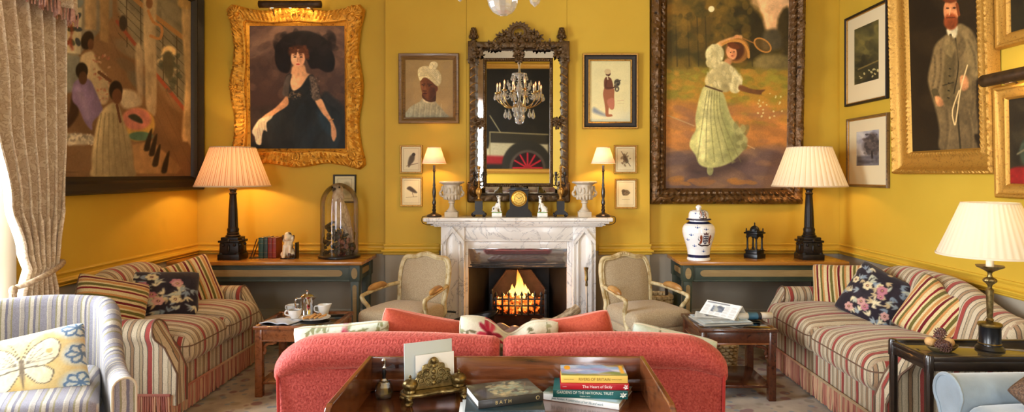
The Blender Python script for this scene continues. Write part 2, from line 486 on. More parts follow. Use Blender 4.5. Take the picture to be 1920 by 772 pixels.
def rail(path, prof, name, m, k):           # profile (out, z) swept along a plan path; out is to the left of travel
    mb = MB(); n = len(path); V = []; T = []
    for i, p in enumerate(path):
        p = Vector(p)
        d0 = (p-Vector(path[i-1])).normalized() if i else None
        d1 = (Vector(path[i+1])-p).normalized() if i < n-1 else None
        if d0 is None: d0 = d1
        if d1 is None: d1 = d0
        n0 = Vector((-d0.y, d0.x)); n1 = Vector((-d1.y, d1.x)); bis = (n0+n1).normalized(); sc = 1/max(.3, bis.dot(n0))
        for (o, z) in prof: V.append((p.x+bis.x*o*sc, p.y+bis.y*o*sc, z))
    q = len(prof)
    for i in range(n-1):
        for j in range(q-1): T.append((i*q+j, (i+1)*q+j, (i+1)*q+j+1, i*q+j+1))
    mb.add(V, T); struct(f'{name}_{k}' if name == 'trim' else name, mb, m, sharp=25)
DADO = [(0, .925), (.010, .922), (.014, .912), (.010, .902), (.006, .896), (.006, .880), (.012, .874), (.030, .868), (.034, .860), (.030, .852), (.012, .848), (.010, .842), (.018, .838), (.020, .831), (.014, .824), (0, .822)]
SKIRT = [(0, .31), (.008, .308), (.012, .295), (.006, .285), (.010, .270), (.016, .262), (.02, .25), (.02, .0)]
BREAST_L = [(-.81, BY), (BX0, BY), (BX0, YB), (XL, YB), (XL, 3.86)]
BREAST_R = [(XR, -2.9), (XR, YB), (BX1, YB), (BX1, BY), (.66, BY)]
rail(BREAST_L, DADO, 'trim', 'yellow_trim_paint', 1)
rail(BREAST_R, DADO, 'trim', 'yellow_trim_paint', 2)
rail(BREAST_L, SKIRT, 'baseboard_left', 'stone_trim_paint', 1)
rail(BREAST_R, SKIRT, 'baseboard_right', 'stone_trim_paint', 1)

def window(k, axis, wall, lo, hi, z0, z1, inward):
    w = hi-lo; h = z1-z0; fr = MB(); t = .06
    def bx(a0, a1, b0, b1, d=.05):
        if axis == 'x': fr.box(wall-.16-d/2, wall-.16+d/2, a0, a1, b0, b1, .006)
        else: fr.box(a0, a1, wall-.16-d/2, wall-.16+d/2, b0, b1, .006)
    bx(lo, lo+t, z0, z1, .08); bx(hi-t, hi, z0, z1, .08); bx(lo, hi, z0, z0+t, .08); bx(lo, hi, z1-t, z1, .08)
    bx(lo, hi, (z0+z1)/2-.025, (z0+z1)/2+.025)
    for i in (1, 2): bx(lo+w*i/3-.012, lo+w*i/3+.012, z0, z1, .03)
    for i in (1, 3): bx(lo, hi, z0+h*i/4-.012, z0+h*i/4+.012, .03)
    f = struct(f'window_{k}', fr, 'window_paint')
    pn = MB()
    if axis == 'x': pn.box(wall-.166, wall-.160, lo+.03, hi-.03, z0+.03, z1-.03, .001, 0)
    else: pn.box(lo+.03, hi-.03, wall-.166, wall-.160, z0+.03, z1-.03, .001, 0)
    pn.build('pane', 'window_glass', f)
for k, (lo, hi, z0, z1) in enumerate(WIN_L):
    m = MB()
    for (a, b, c, d) in ((lo-.11, lo+.02, z0-.1, z1+.13), (hi-.02, hi+.11, z0-.1, z1+.13), (lo+.02, hi-.02, z1-.02, z1+.13), (lo+.02, hi-.02, z0-.1, z0+.02)): m.box(XL-.12, XL+.022, a, b, c, d, .006)
    struct('trim_%d' % (k+3), m, 'window_paint')
for k, wnd in enumerate(WIN_L): window(k+1, 'x', XL, *wnd, 1)
for k, wnd in enumerate(WIN_R_ADDED): window(k+3, 'y', YR, *wnd, 1)

# ================================================================ light
W = bpy.data.worlds.new('world'); SC.world = W; W.use_nodes = True
W.node_tree.nodes['Background'].inputs['Color'].default_value = (.86, .93, 1, 1)
W.node_tree.nodes['Background'].inputs['Strength'].default_value = 2.2
def area(name, loc, rot, sx, sy, power, col):
    l = bpy.data.lights.new(name, 'AREA'); l.shape = 'RECTANGLE'; l.size = sx; l.size_y = sy; l.energy = power; l.color = col
    o = bpy.data.objects.new(name, l); COL.objects.link(o); o.location = loc; o.rotation_euler = rot; return o
DAY = (.90, .95, 1.0)
POW_L, POW_R = (520, 560), 150
for (lo, hi, z0, z1), pw in zip(WIN_L, POW_L): area('window_daylight', (XL-.3, (lo+hi)/2, (z0+z1)/2), (0, -PI/2, 0), z1-z0, hi-lo, pw, DAY)
for (lo, hi, z0, z1) in WIN_R_ADDED: area('window_daylight', ((lo+hi)/2, YR-.3, (z0+z1)/2), (PI/2, 0, 0), hi-lo, z1-z0, POW_R, DAY)  # fill light from behind the camera, through the added rear windows
def bulb(loc, power, col=(1, .62, .28), r=.03, name='lamp_light'):
    l = bpy.data.lights.new(name, 'POINT'); l.energy = power; l.color = col; l.shadow_soft_size = r
    o = bpy.data.objects.new(name, l); COL.objects.link(o); o.location = loc; return o
vs = SC.view_settings; vs.view_transform = 'Standard'; vs.look = 'None'; vs.gamma = 1; vs.use_curve_mapping = False; vs.exposure = 0
SC.display_settings.display_device = 'sRGB'
cy = SC.cycles
cy.use_denoising = True
try: cy.denoiser = 'OPENIMAGEDENOISE'
except Exception: pass
cy.max_bounces = 10; cy.diffuse_bounces = 5; cy.glossy_bounces = 5; cy.transmission_bounces = 8; cy.transparent_max_bounces = 12
cy.sample_clamp_indirect = 6; cy.caustics_reflective = False; cy.caustics_refractive = False

# ================================================================ rug, curtain
rg = MB(); rg.rbox((-.1, 3.7, .009), (5.0, 4.2, .014), .005, 2, (1, 1, 1))
tag(rg.build('rug', 'rug_pile'), 'large pale beige carpet with faded red and grey flowers under the sofas', 'rug')

def make_curtain_mat():
    m, nt, b, o = nt_new('curtain_damask'); setp(b, rough=.8, sheen=.3, spec=.2)
    v = coords(nt)
    f = noise(nt, v, 26, 3, .5, 1.5)
    nt.links.new(ramp(nt, f, [(.44, C(206, 186, 158)), (.5, C(180, 154, 124)), (.56, C(220, 204, 178))]), b.inputs['Base Color'])
    bump(nt, b, noise(nt, v, 200, 2), .2, .002); MATS['curtain_damask'] = m
make_curtain_mat()
mat('fringe_rose', C(196, 150, 132), .8, col2=C(160, 112, 96), nscale=60)
mat('tie_cord', C(196, 172, 138), .8, col2=C(150, 120, 90), nscale=80)
cur = thing('curtain', 'long beige damask curtain gathered by a cord, hanging at the left window', 'curtain', (-2.93, 3.85, 0))
ZT = .97
def cur_fn(u, v):
    z = .02+3.3*v
    ks = [(0.02, 3.56, 4.06, .045), (.5, 3.62, 4.03, .04), (ZT-.12, 3.72, 3.99, .035), (ZT, 3.755, 3.965, .028), (ZT+.15, 3.70, 3.985, .032), (1.4, 3.60, 4.03, .036), (1.9, 3.48, 4.06, .038), (3.32, 3.28, 4.09, .04)]
    for (a, b) in zip(ks[:-1], ks[1:]):
        if a[0] <= z <= b[0]:
            t = (z-a[0])/(b[0]-a[0]); t = t*t*(3-2*t); yn, yf, am = [a[i]*(1-t)+b[i]*t for i in (1, 2, 3)]; break
    ph = 2*PI*6.5*u+.5*math.sin(3*u+2*z)
    x = am*(math.sin(ph)+.3*math.sin(2*ph+1))+(-.02 if z < ZT else 0)
    y = yn+(yf-yn)*u+.012*math.cos(ph)
    return (x, y-3.85, z)
cm = MB(); cm.grid(cur_fn, 130, 70)
cm.build('drape', 'curtain_damask', cur, mods=[('SOLIDIFY', dict(thickness=.006))])
tb = MB(); pth = []
for i in range(25):
    a = PI*(-.55+1.45*i/24)
    pth.append((.085*math.cos(a)-.005, .005+.155*math.sin(a), ZT+.02*math.cos(a)+.05*math.sin(a)))
tb.tube(pth, .016, 10); 
tb.ell((-.02, -.175, ZT-.07), (.022, .022, .03))
for i in range(16): tb.tube([(-.02+.012*math.cos(i), -.175+.012*math.sin(i), ZT-.08), (-.02+.028*math.cos(i), -.175+.028*math.sin(i), ZT-.24)], .005, 5)
tb.build('tieback', 'tie_cord', cur)

val = thing('valance', 'beige fringed pelmet swag hanging over the curtain at the top left', 'valance', (-2.83, 2.865, 0))
def val_z(u):    # bottom edge: a swag with tails at both ends
    t = abs(2*u-1); return 2.675-.12*t*t
def val_fn(u, v):
    zb = val_z(u); z = 3.3*(1-v)+zb*v
    ph = 2*PI*20*u
    return (.035*math.sin(ph)+.03*v, -1.12+2.24*u+.008*math.cos(ph), z)
vm = MB(); vm.grid(val_fn, 300, 10); vm.build('swag', 'curtain_damask', val, mods=[('SOLIDIFY', dict(thickness=.006))])
fm = MB()
for i in range(260):
    u = i/259; p = Vector(val_fn(u, 1)); q = p+Vector((rnd(-.006, .006), rnd(-.006, .006), -.07-rnd(0, .012)))
    fm.tube([p+Vector((0, 0, .012)), (p+q)/2+Vector((rnd(-.004, .004), 0, 0)), q], [.005, .006, .004], 5)
fm.build('fringe', 'fringe_rose', val)
# ================================================================ pictures
def mat_gilt(name, c1, c2, rough=.35, bs=110, bmp=.35, bdist=.004, metal=.75):
    m, nt, b, o = nt_new(name); setp(b, rough=rough, metal=metal)
    v = coords(nt)
    f = noise(nt, v, bs*.5, 4, .6)
    nt.links.new(ramp(nt, f, [(.30, c2), (.46, c1)]), b.inputs['Base Color'])
    bump(nt, b, noise(nt, v, bs, 3, .6), bmp, bdist); MATS[name] = m
mat_gilt('gilt_bright', C(226, 164, 58), C(120, 70, 18), .42, 60, .7, .012, .6)
mat_gilt('gilt_warm', C(190, 140, 58), C(146, 100, 38), .45, 130, .4, .005, .55)
mat_gilt('gilt_dull', C(176, 132, 62), C(104, 70, 28), .42)
mat_gilt('carved_dark_gilt', C(104, 74, 40), C(30, 18, 10), .36, 40, .8, .01, .45)
mat_gilt('mirror_gilt', C(84, 60, 28), C(26, 17, 9), .38, 60, .6, .006, .5)
mat_wood('black_frame', C(18, 13, 10), C(32, 22, 15), C(12, 9, 7), .5, coat=0)
mat_wood('brown_frame', C(92, 66, 34), C(122, 90, 48), C(66, 44, 22), .4)
mat('bronze_lamp', C(84, 62, 40), .45, .5, col2=C(58, 42, 28), nscale=20)
mat_paint('oil_paint', .55, .25, 130, 0, spec=.25)
mat_paint('paper_print', .7, .05, 90)
mat('mount_paper', C(224, 206, 164), .8)
mat('back_board', C(70, 50, 30), .8)
mat_glass_thin('picture_glass', (1, 1, 1, 1), .03, .02)

def frame_mb(w, h, prof, nseg=1, disp=None, outline=None):      # outer size w x h; prof = (inset, height); facing -Y, centred
    V = []; T = []; q = len(prof)
    pts = []
    for side in range(4):
        for i in range(nseg): pts.append((side, i/nseg))
    n = len(pts)
    for (side, t) in pts:
        for j, (ins, ht) in enumerate(prof):
            a, b = w/2-ins, h/2-ins
            if side == 0: x, z, s_ = -a+2*a*t, -b, (-.5+t)*w
            elif side == 1: x, z, s_ = a, -b+2*b*t, (-.5+t)*h
            elif side == 2: x, z, s_ = a-2*a*t, b, (.5-t)*w
            else: x, z, s_ = -a, b-2*b*t, (.5-t)*h
            y = -ht; ox = oz = 0
            if outline:
                d = outline(side, t, j/(q-1))
                if side in (0, 2): oz = d*(-1 if side == 0 else 1)
                else: ox = d*(1 if side == 1 else -1)
            if disp: y -= disp(side, t, s_, j)
            V.append((x+ox, y, z+oz))
    for i in range(n):
        for j in range(q-1):
            i2 = (i+1) % n
            T.append((i*q+j, i*q+j+1, i2*q+j+1, i2*q+j))
    return MB().add(V, T)
FLAT = [(0, 0), (0, .018), (.004, .022), (.016, .022), (.020, .016), (.022, .006), (.022, .003)]
def prof_scale(prof, ws, hs): return [(a*ws, b*hs) for a, b in prof]

def picture(name, label, cat, loc, rot, w, h, fw, prof, fmat, paint, pmat, group=None, mount=0, gain=1.0, nseg=1, disp=None, outline=None, glass=False, liner=None, canvas_size=None):
    r = thing(name, label, cat, loc, rot, group)
    frame_mb(w, h, prof, nseg, disp, outline).build('frame', fmat, r, sharp=40)
    iw, ih = w-2*fw, h-2*fw
    bk = MB(); bk.box(-w/2+fw*.5, w/2-fw*.5, -.003, .004, -h/2+fw*.5, h/2-fw*.5, .001, 0); bk.build('backing', 'back_board', r)
    if mount:
        mbd = MB(); a, b = iw/2+.004, ih/2+.004; c_, d_ = iw/2-mount[0], ih/2-mount[1]
        mbd.add([(-a, -.007, -b), (a, -.007, -b), (a, -.007, b), (-a, -.007, b), (-c_, -.007, -d_+mount[2]), (c_, -.007, -d_+mount[2]), (c_, -.007, d_), (-c_, -.007, d_),
                 (-c_, -.004, -d_+mount[2]), (c_, -.004, -d_+mount[2]), (c_, -.004, d_), (-c_, -.004, d_)],
                [(0, 1, 5, 4), (1, 2, 6, 5), (2, 3, 7, 6), (3, 0, 4, 7), (4, 5, 9, 8), (5, 6, 10, 9), (6, 7, 11, 10), (7, 4, 8, 11)])
        mbd.build('mount', 'mount_paper', r, smooth=False)
        canvas_obj('print', paint, 2*c_, 2*d_-mount[2], pmat, r, (0, -.0045, mount[2]/2), gain=gain)
    else:
        canvas_obj('canvas' if pmat == 'oil_paint' else 'print', paint, iw+.004, ih+.004, pmat, r, (0, -.006, 0), gain=gain)
    if liner:
        frame_mb(iw+2*liner[0], ih+2*liner[0], prof_scale(FLAT, liner[0]/.022, liner[1])).build('liner', liner[2], r)
    if glass:
        g = MB(); g.box(-iw/2, iw/2, -.0125, -.011, -ih/2, ih/2, .0005, 0); g.build('glass', 'picture_glass', r)
    return r

SK = (196, 148, 108); SKD = (150, 104, 70)
# ---- seated lady in a black hat
p = Paint(205, 85, 570, 550, 230).painterly(.075)
p.vgrad([(0, (92, 72, 62)), (.3, (84, 64, 54)), (.6, (66, 48, 42)), (.72, (54, 40, 34)), (1, (44, 34, 30))])
p.dabs(60, (205, 85, 330, 200), (8, 22), [(136, 106, 84), (104, 80, 68), (120, 94, 78), (76, 58, 52)], .4, 2.2, -25)
p.dabs(40, (480, 90, 570, 230), (8, 22), [(128, 98, 76), (100, 76, 62), (84, 64, 56)], .4, 2.0, 20)
p.dabs(30, (205, 200, 340, 340), (8, 24), [(112, 84, 68), (84, 62, 52), (68, 50, 44)], .35, 1.4)
p.dabs(30, (470, 250, 570, 360), (8, 20), [(104, 78, 62), (74, 56, 48)], .35, 1.4)
p.poly([(205, 395), (300, 388), (420, 400), (570, 395), (570, 550), (205, 550)], (50, 40, 36), 12)
p.poly([(480, 345), (530, 360), (568, 410), (570, 550), (430, 550)], (40, 42, 42), 6, 4)
p.poly([(302, 190), (308, 160), (338, 124), (375, 108), (410, 104), (450, 110), (500, 138), (520, 178), (532, 215), (525, 252), (498, 260), (468, 246), (440, 246), (424, 215), (400, 178), (370, 188), (364, 230), (352, 262), (322, 256), (304, 226)], (26, 20, 18), 3, 6)
p.dabs(50, (310, 115, 525, 180), (8, 18), [(40, 32, 28), (22, 16, 14), (34, 26, 24)], .5, 1.8)
p.poly([(372, 236), (412, 232), (424, 262), (442, 274), (400, 318), (366, 330), (350, 296), (362, 268)], SK, 3, 5, c2=(206, 160, 122))
p.ell(393, 184, 40, 26, (70, 40, 24), .3); p.dabs(30, (360, 165, 430, 205), (4, 8), [(96, 56, 32), (56, 32, 20)], .6, 1.6)
p.ell(390, 208, 27, 34, (208, 160, 124), .18); p.ell(402, 212, 14, 28, (184, 132, 98), .5, op=.5)
p.dabs(16, (366, 172, 418, 186), (4, 7), [(88, 52, 30), (64, 36, 22)], .7, 1.8)
for ex in (379, 403): p.ell(ex, 203, 6, 2.6, (52, 36, 30), .3); p.line([(ex-7, 196), (ex+6, 195)], 2.4, (84, 54, 38))
p.line([(390, 204), (387, 220), (391, 221)], 2, (166, 112, 84)); p.ell(390, 230, 7, 2.8, (168, 66, 58), .3)
p.poly([(345, 275), (366, 268), (360, 300), (372, 330), (400, 316), (434, 270), (455, 282), (474, 340), (500, 376), (545, 408), (562, 470), (566, 550), (230, 550), (238, 500), (262, 448), (312, 404), (350, 356), (338, 320)], (34, 36, 36), 3, 5, c2=(26, 32, 34))
p.dabs(60, (270, 420, 540, 548), (10, 26), [(44, 50, 50), (28, 32, 32), (36, 48, 54)], .35, 2.4, 100)
p.poly([(462, 400), (500, 420), (520, 500), (480, 470)], (38, 58, 70), 8, 4, op=.7)
p.dabs(40, (352, 332, 400, 362), (2, 5), [(120, 100, 76), (80, 66, 52), (50, 42, 38)], .7, 1.2)
p.poly([(346, 344), (352, 382), (310, 412), (262, 446), (244, 448), (256, 426), (300, 396), (334, 362)], SK, 2.5, 5)
p.poly([(454, 364), (480, 362), (500, 404), (520, 440), (534, 474), (536, 500), (526, 522), (516, 500), (512, 452), (480, 412)], SK, 2.5, 5)
for k in range(4): p.line([(520+k*4, 480), (522+k*4, 514-k*3)], 3, (188, 140, 104))
p.poly([(330, 346), (334, 310), (346, 276), (362, 270), (358, 300), (352, 348)], (84, 74, 66), 3, 4)
p.poly([(434, 276), (456, 282), (470, 330), (476, 358), (448, 366), (440, 320)], (88, 76, 66), 3, 4)
p.dabs(50, (434, 280, 474, 360), (2, 4), [(130, 112, 94), (56, 48, 44)], .5, 1.3)
p.line([(506, 442), (524, 438)], 4, (150, 108, 60))
p.poly([(212, 482), (238, 440), (262, 430), (290, 424), (286, 436), (268, 452), (270, 484), (258, 478), (250, 500), (246, 534), (228, 530), (222, 504)], (206, 190, 158), 2.5, 3)
for k in range(5): p.line([(240+k*5, 446), (228+k*8, 520-k*10)], 2, (168, 150, 120))
p.grain(7)
LW, LH = 245/201.7, 297/201.7
def lady_out(side, t, k):
    w_ = .05*(1-k)
    b = .5*math.exp(-((t-.5)/.13)**2)+.9*(math.exp(-(t/.10)**2)+math.exp(-((1-t)/.10)**2))-.35*math.exp(-((t-.27)/.09)**2)-.35*math.exp(-((t-.73)/.09)**2)
    return w_*b
def lady_disp(side, t, s_, j):
    if j in (2, 3, 4, 5):
        orn = .009*math.sin(s_*70+j)*math.sin(s_*41+2*j)+.006*math.sin(s_*150+j*1.7)
        return orn+.022*(math.exp(-((t-.5)/.09)**2)+math.exp(-(t/.07)**2)+math.exp(-((1-t)/.07)**2))
    return 0
LADY_P = [(0, 0), (-.004, .02), (.006, .05), (.03, .062), (.055, .05), (.08, .035), (.10, .045), (.112, .042), (.118, .022), (.124, .026), (.138, .012), (.142, .006)]
LADY_P = [(a*1.06, b) for a, b in LADY_P]
lady = picture('portrait_painting', 'large portrait of a seated lady in a black hat, ornate gilt frame', 'painting', (X_(557, 5.97), 5.985, Z_(163.5, 5.97)), (R(1.2), 0, 0),
               LW-.03, LH-.03, .15, LADY_P, 'gilt_bright', p, 'oil_paint', gain=1.3, nseg=150, disp=lady_disp, outline=lady_out)
def shell_orn(mb, x, z, ang, s, y=-.06):
    for k in range(7):
        a = ang+R(-75+25*k)
        mb.ell((x+.42*s*math.cos(a), y, z+.42*s*math.sin(a)), (.40*s, .16*s, .12*s), (0, -a, 0), 10, 6)
    mb.ell((x, y-.02*s, z), (.22*s, .25*s, .22*s), None, 12, 8)
    for sg in (-1, 1):
        pth = [(x+s*(.2+.5*t)*math.cos(ang+sg*(1.7+1.3*t)), y, z+s*(.3+.5*t)*math.sin(ang+sg*(1.7+1.3*t))) for t in [i/8 for i in range(9)]]
        mb.tube(pth, [.11*s*(1-.6*i/8) for i in range(9)], 8)
a_, b_ = LW/2-.07, LH/2-.07
def orn_part(*a):
    m = MB(); shell_orn(m, *a); m.build('carved_shell', 'gilt_bright', lady)
for sx in (-1, 1):
    for sz in (-1, 1): orn_part(sx*(a_), sz*(b_), math.atan2(sz, sx), .105, -.075)
for (x, z, an) in ((0, b_+.01, PI/2), (0, -b_-.01, -PI/2), (a_+.01, 0, 0), (-a_-.01, 0, PI)): orn_part(x, z, an, .085, -.072)

def picture_light(name, label, loc, rot, L, r=.028, power=0):
    t = thing(name, label, 'picture light', loc, rot)
    sh = MB()
    def fn(u, v):
        a = R(-30)+R(250)*v; return (-L/2+L*u, r*math.cos(a+R(90)), r*math.sin(a+R(90)))
    sh.grid(fn, 12, 20)
    o = sh.build('shade', 'bronze_lamp', t, mods=[('SOLIDIFY', dict(thickness=.003))])
    for sx in (-1, 1): cp = MB(); cp.ell((sx*L/2, 0, 0), (.006, r, r), None, 16, 10); cp.build('end_cap', 'bronze_lamp', t)
    for sx in (-.36, .30):
        ar = MB(); ar.tube(smooth_path([(sx*L, .01, .0), (sx*L, .05, -.03), (sx*L, .11, -.02), (sx*L, .155, -.07)], 6), .006, 8); ar.build('arm', 'bronze_lamp', t)
    return t
pl_lady = picture_light('picture_light', 'slim bronze picture light above the portrait of the lady in the black hat', P(544, 8, 5.78), (0, 0, 0), 116/207.6, .030)

for k in (-1, 0, 1): bulb(P(544+34*k, 17, 5.815), 1.1, (1, .66, .32), .012, 'picture_light_bulb')

# ---- man in a white turban
p = Paint(140, 150, 540, 632, 150).painterly(.075)
p.vgrad([(0, (168, 142, 92)), (.6, (160, 134, 90)), (1, (150, 128, 94))])
p.dabs(50, (140, 150, 540, 632), (20, 50), [(172, 146, 98), (152, 126, 84), (160, 136, 96)], .3, 1.5)
p.poly([(150, 632), (160, 570), (200, 532), (260, 500), (290, 472), (385, 500), (430, 540), (470, 590), (484, 632)], (170, 160, 128), 4, 5, c2=(142, 140, 122))
for xx in (215, 255, 300, 345, 395, 430): p.line([(xx, 520), (xx-14, 632)], 7, (136, 128, 104), .5); p.line([(xx+12, 520), (xx+2, 632)], 6, (196, 184, 150), .4)
p.poly([(284, 470), (320, 500), (388, 506), (396, 420), (380, 380), (290, 420)], (84, 50, 26), 3, 4)
p.poly([(282, 468), (300, 500), (350, 516), (392, 522), (396, 498), (350, 504), (310, 490)], (186, 172, 138), 3, 4)
p.poly([(268, 330), (300, 300), (350, 310), (398, 362), (396, 430), (370, 470), (330, 486), (300, 462), (284, 430), (272, 380)], (112, 66, 32), 3, 5)
p.poly([(268, 340), (290, 340), (300, 400), (296, 440), (284, 424), (272, 380)], (148, 96, 54), 5, 4, op=.8)
p.ell(402, 390, 10, 22, (104, 58, 28), .3)
p.line([(280, 356), (306, 352)], 6, (40, 22, 14)); p.line([(326, 352), (360, 356)], 6, (40, 22, 14))
p.ell(293, 367, 9, 4, (32, 20, 14), .3); p.ell(343, 367, 11, 4, (32, 20, 14), .3)
p.poly([(306, 366), (292, 402), (300, 410), (318, 408)], (136, 86, 46), 2, 3); p.line([(288, 408), (316, 410)], 4, (60, 32, 18))
p.ell(304, 432, 18, 6, (92, 40, 28), .3); p.line([(288, 432), (322, 432)], 2, (50, 24, 16))
p.poly([(350, 380), (392, 400), (388, 450), (350, 480), (336, 440)], (72, 40, 20), 10, 4, op=.6)
p.poly([(264, 326), (246, 270), (252, 226), (290, 204), (340, 206), (400, 226), (436, 270), (440, 330), (420, 366), (396, 364), (360, 330), (318, 300), (290, 300)], (206, 190, 146), 3, 6)
p.poly([(350, 236), (340, 206), (352, 174), (384, 164), (412, 184), (404, 214), (376, 240)], (214, 200, 158), 3, 5)
for k in range(7): p.line([(256+k*4, 290-k*12), (320, 282-k*9), (404, 330-k*16)], 3, (156, 138, 98), .7, 4)
for k in range(5): p.line([(300+k*20, 222), (360+k*14, 270), (420, 340-k*10)], 3, (232, 220, 184), .6, 4)
p.line([(362, 180), (376, 200), (370, 226)], 3, (160, 142, 104), .8, 4); p.line([(392, 176), (386, 204)], 3, (166, 148, 110), .8)
p.grain(6)
T_P = [(0, 0), (0, .035), (.006, .042), (.018, .040), (.034, .028), (.046, .018), (.050, .02), (.056, .016), (.058, .006)]
picture('portrait_painting', 'portrait of a man in a white turban, brown wooden frame, left of the mirror', 'painting', (X_(804.5, 5.9), BY-.004, Z_(166, 5.9)), (R(.6), 0, 0),
        113/203.4, 131/203.4, .058, T_P, 'brown_frame', p, 'oil_paint', liner=(.012, .6, 'gilt_dull'))
# ---- standing figure print
p = Paint(125, 170, 450, 660, 130); p.vgrad([(0, (206, 196, 150)), (.7, (204, 196, 152)), (1, (200, 196, 166))])
p.dabs(30, (140, 180, 440, 640), (20, 40), [(212, 202, 156), (198, 190, 148)], .3, 1.5)
p.poly([(160, 545), (200, 570), (250, 600), (254, 616), (200, 604), (150, 580)], (110, 122, 140), 12, 4, op=.8)
p.poly([(238, 400), (250, 384), (316, 392), (320, 450), (318, 550), (292, 560), (280, 540), (276, 596), (300, 600), (304, 616), (256, 616), (250, 560), (240, 490), (232, 440)], (148, 96, 66), 3, 4)
p.poly([(262, 490), (316, 470), (318, 552), (284, 550)], (170, 112, 88), 4, 3)
p.poly([(240, 330), (256, 300), (290, 306), (306, 340), (312, 380), (300, 396), (246, 394)], (104, 62, 40), 3, 4)
p.line([(262, 330), (254, 382), (310, 386), (330, 372)], 11, (86, 50, 32), 1, 3)
p.ell(272, 272, 20, 22, (86, 52, 36), .2); p.ell(268, 256, 26, 22, (190, 170, 130), .2); p.line([(264, 292), (270, 318)], 8, (204, 190, 156))
p.ell(344, 345, 24, 28, (72, 66, 52), .3); p.ell(342, 395, 18, 24, (86, 80, 64), .3); p.ell(342, 398, 7, 11, (190, 180, 140), .3); p.dabs(14, (322, 320, 366, 370), (3, 6), [(130, 120, 96), (44, 40, 34)], .7)
p.line([(345, 492), (396, 488)], 5, (188, 160, 130), .7); p.line([(348, 512), (398, 512)], 3, (170, 150, 120), .6)
p.grain(4)
S_P = [(0, 0), (0, .03), (.004, .036), (.016, .034), (.022, .026), (.024, .02), (.050, .016), (.054, .02), (.062, .020), (.066, .012), (.066, .006)]
sp_ = picture('framed_print', 'dark framed print of a standing figure holding a bundle, right of the mirror', 'picture', (X_(1144, 5.9), BY-.004, Z_(171, 5.9)), (R(.6), 0, 0),
        103/203.4, 140/203.4, .066, S_P, 'black_frame', p, 'paper_print', glass=False)
g_ = frame_mb(103/203.4+.004, 140/203.4+.004, [(0, .004), (0, .032), (.003, .037), (.014, .036), (.018, .028), (.018, .02)]); g_.build('gilt_edge', 'gilt_dull', sp_)
g_ = frame_mb(103/203.4-.104, 140/203.4-.104, [(0, .01), (0, .021), (.004, .024), (.011, .022), (.014, .012), (.014, .007)]); g_.build('gilt_slip', 'gilt_dull', sp_)

# ---- lady playing tennis
p = Paint(97, -70, 540, 688, 250).painterly(.075)
p.vgrad([(0, (84, 72, 28)), (.35, (76, 64, 26)), (.43, (136, 116, 44)), (.5, (156, 128, 46)), (.6, (168, 126, 52)), (.68, (170, 118, 56)), (.82, (134, 100, 74)), (.92, (116, 90, 78)), (1, (96, 74, 58))])
p.poly([(410, -70), (540, -70), (540, 110), (500, 112), (450, 108), (420, 60), (400, 0)], (206, 172, 130), 8, 4, c2=(214, 168, 118))
p.dabs(120, (97, -70, 420, 240), (10, 34), [(80, 70, 28), (100, 82, 30), (60, 54, 22), (122, 94, 34), (92, 72, 28)], .45, 1.3)
p.dabs(60, (97, -40, 330, 110), (10, 28), [(132, 102, 36), (112, 88, 34), (150, 110, 38)], .3, 1.3)
p.poly([(320, 60), (370, 20), (430, 50), (455, 110), (440, 200), (360, 210)], (58, 48, 20), 8, 5); p.poly([(500, 70), (540, 30), (540, 210), (505, 180)], (66, 54, 24), 6, 4)
p.poly([(450, 120), (500, 108), (515, 170), (450, 180)], (84, 74, 50), 8, 4); p.poly([(440, 200), (540, 205), (540, 250), (420, 245)], (120, 104, 60), 8, 3)
for xx in (128, 172, 206, 236, 402): p.line([(xx, 60), (xx+8, 240)], 5, (58, 48, 22), .5)
p.dabs(90, (97, -60, 400, 150), (7, 20), [(110, 88, 34), (74, 66, 28), (134, 104, 38), (58, 52, 24)], .4, 1.4)
p.dabs(260, (97, 250, 540, 460), (5, 16), [(138, 128, 46), (172, 126, 46), (116, 112, 42), (190, 138, 54), (152, 142, 52)], .4, 1.8, 5)
p.poly([(97, 378), (180, 372), (330, 410), (430, 450), (540, 466), (540, 540), (97, 560)], (176, 122, 60), 10, 3, op=.8)
p.dabs(120, (97, 385, 540, 560), (8, 24), [(186, 126, 62), (150, 106, 60), (198, 136, 72), (142, 102, 72)], .35, 2.6, 4)
p.dabs(120, (97, 550, 540, 688), (10, 30), [(122, 98, 86), (104, 82, 76), (146, 112, 78), (92, 74, 68)], .4, 3, 3)
p.line([(105, 420), (200, 458)], 4, (176, 150, 104), .8); p.line([(385, 524), (422, 542)], 4, (186, 156, 108), .8)
p.dabs(14, (130, 650, 420, 670), (5, 12), [(168, 116, 52), (150, 104, 60)], .6, 3, 2); p.dabs(20, (430, 330, 530, 430), (2, 4), [(200, 188, 130)], .8, 1.2)
p.poly([(180, 590), (330, 560), (390, 590), (290, 640), (190, 640)], (60, 46, 46), 16, 4, op=.6)
p.ell(260, 620, 12, 20, (140, 136, 92), .2); p.poly([(330, 570), (352, 590), (340, 596)], (120, 112, 76), 3)
p.poly([(236, 314), (262, 322), (302, 334), (322, 390), (338, 430), (368, 466), (390, 500), (392, 530), (362, 570), (318, 600), (262, 612), (222, 600), (206, 566), (184, 532), (190, 500), (206, 470), (204, 430), (212, 380), (222, 340)], (186, 178, 116), 3, 5, c2=(166, 162, 106))
p.poly([(240, 330), (262, 340), (262, 440), (250, 560), (228, 590), (214, 540), (220, 440)], (214, 204, 144), 10, 4, op=.7)
p.poly([(296, 350), (318, 400), (340, 470), (372, 520), (330, 590), (310, 500)], (140, 138, 84), 10, 4, op=.7)
for k in range(6): p.line([(246+k*9, 330), (232+k*14, 430), (212+k*32, 590)], 4, (120, 114, 66), .45, 4)
p.dabs(20, (340, 455, 392, 540), (6, 12), [(176, 168, 110), (120, 116, 70)], .5)
p.poly([(270, 172), (290, 150), (356, 128), (372, 132), (366, 148), (310, 160), (284, 182)], (204, 154, 96), 2.5, 4)
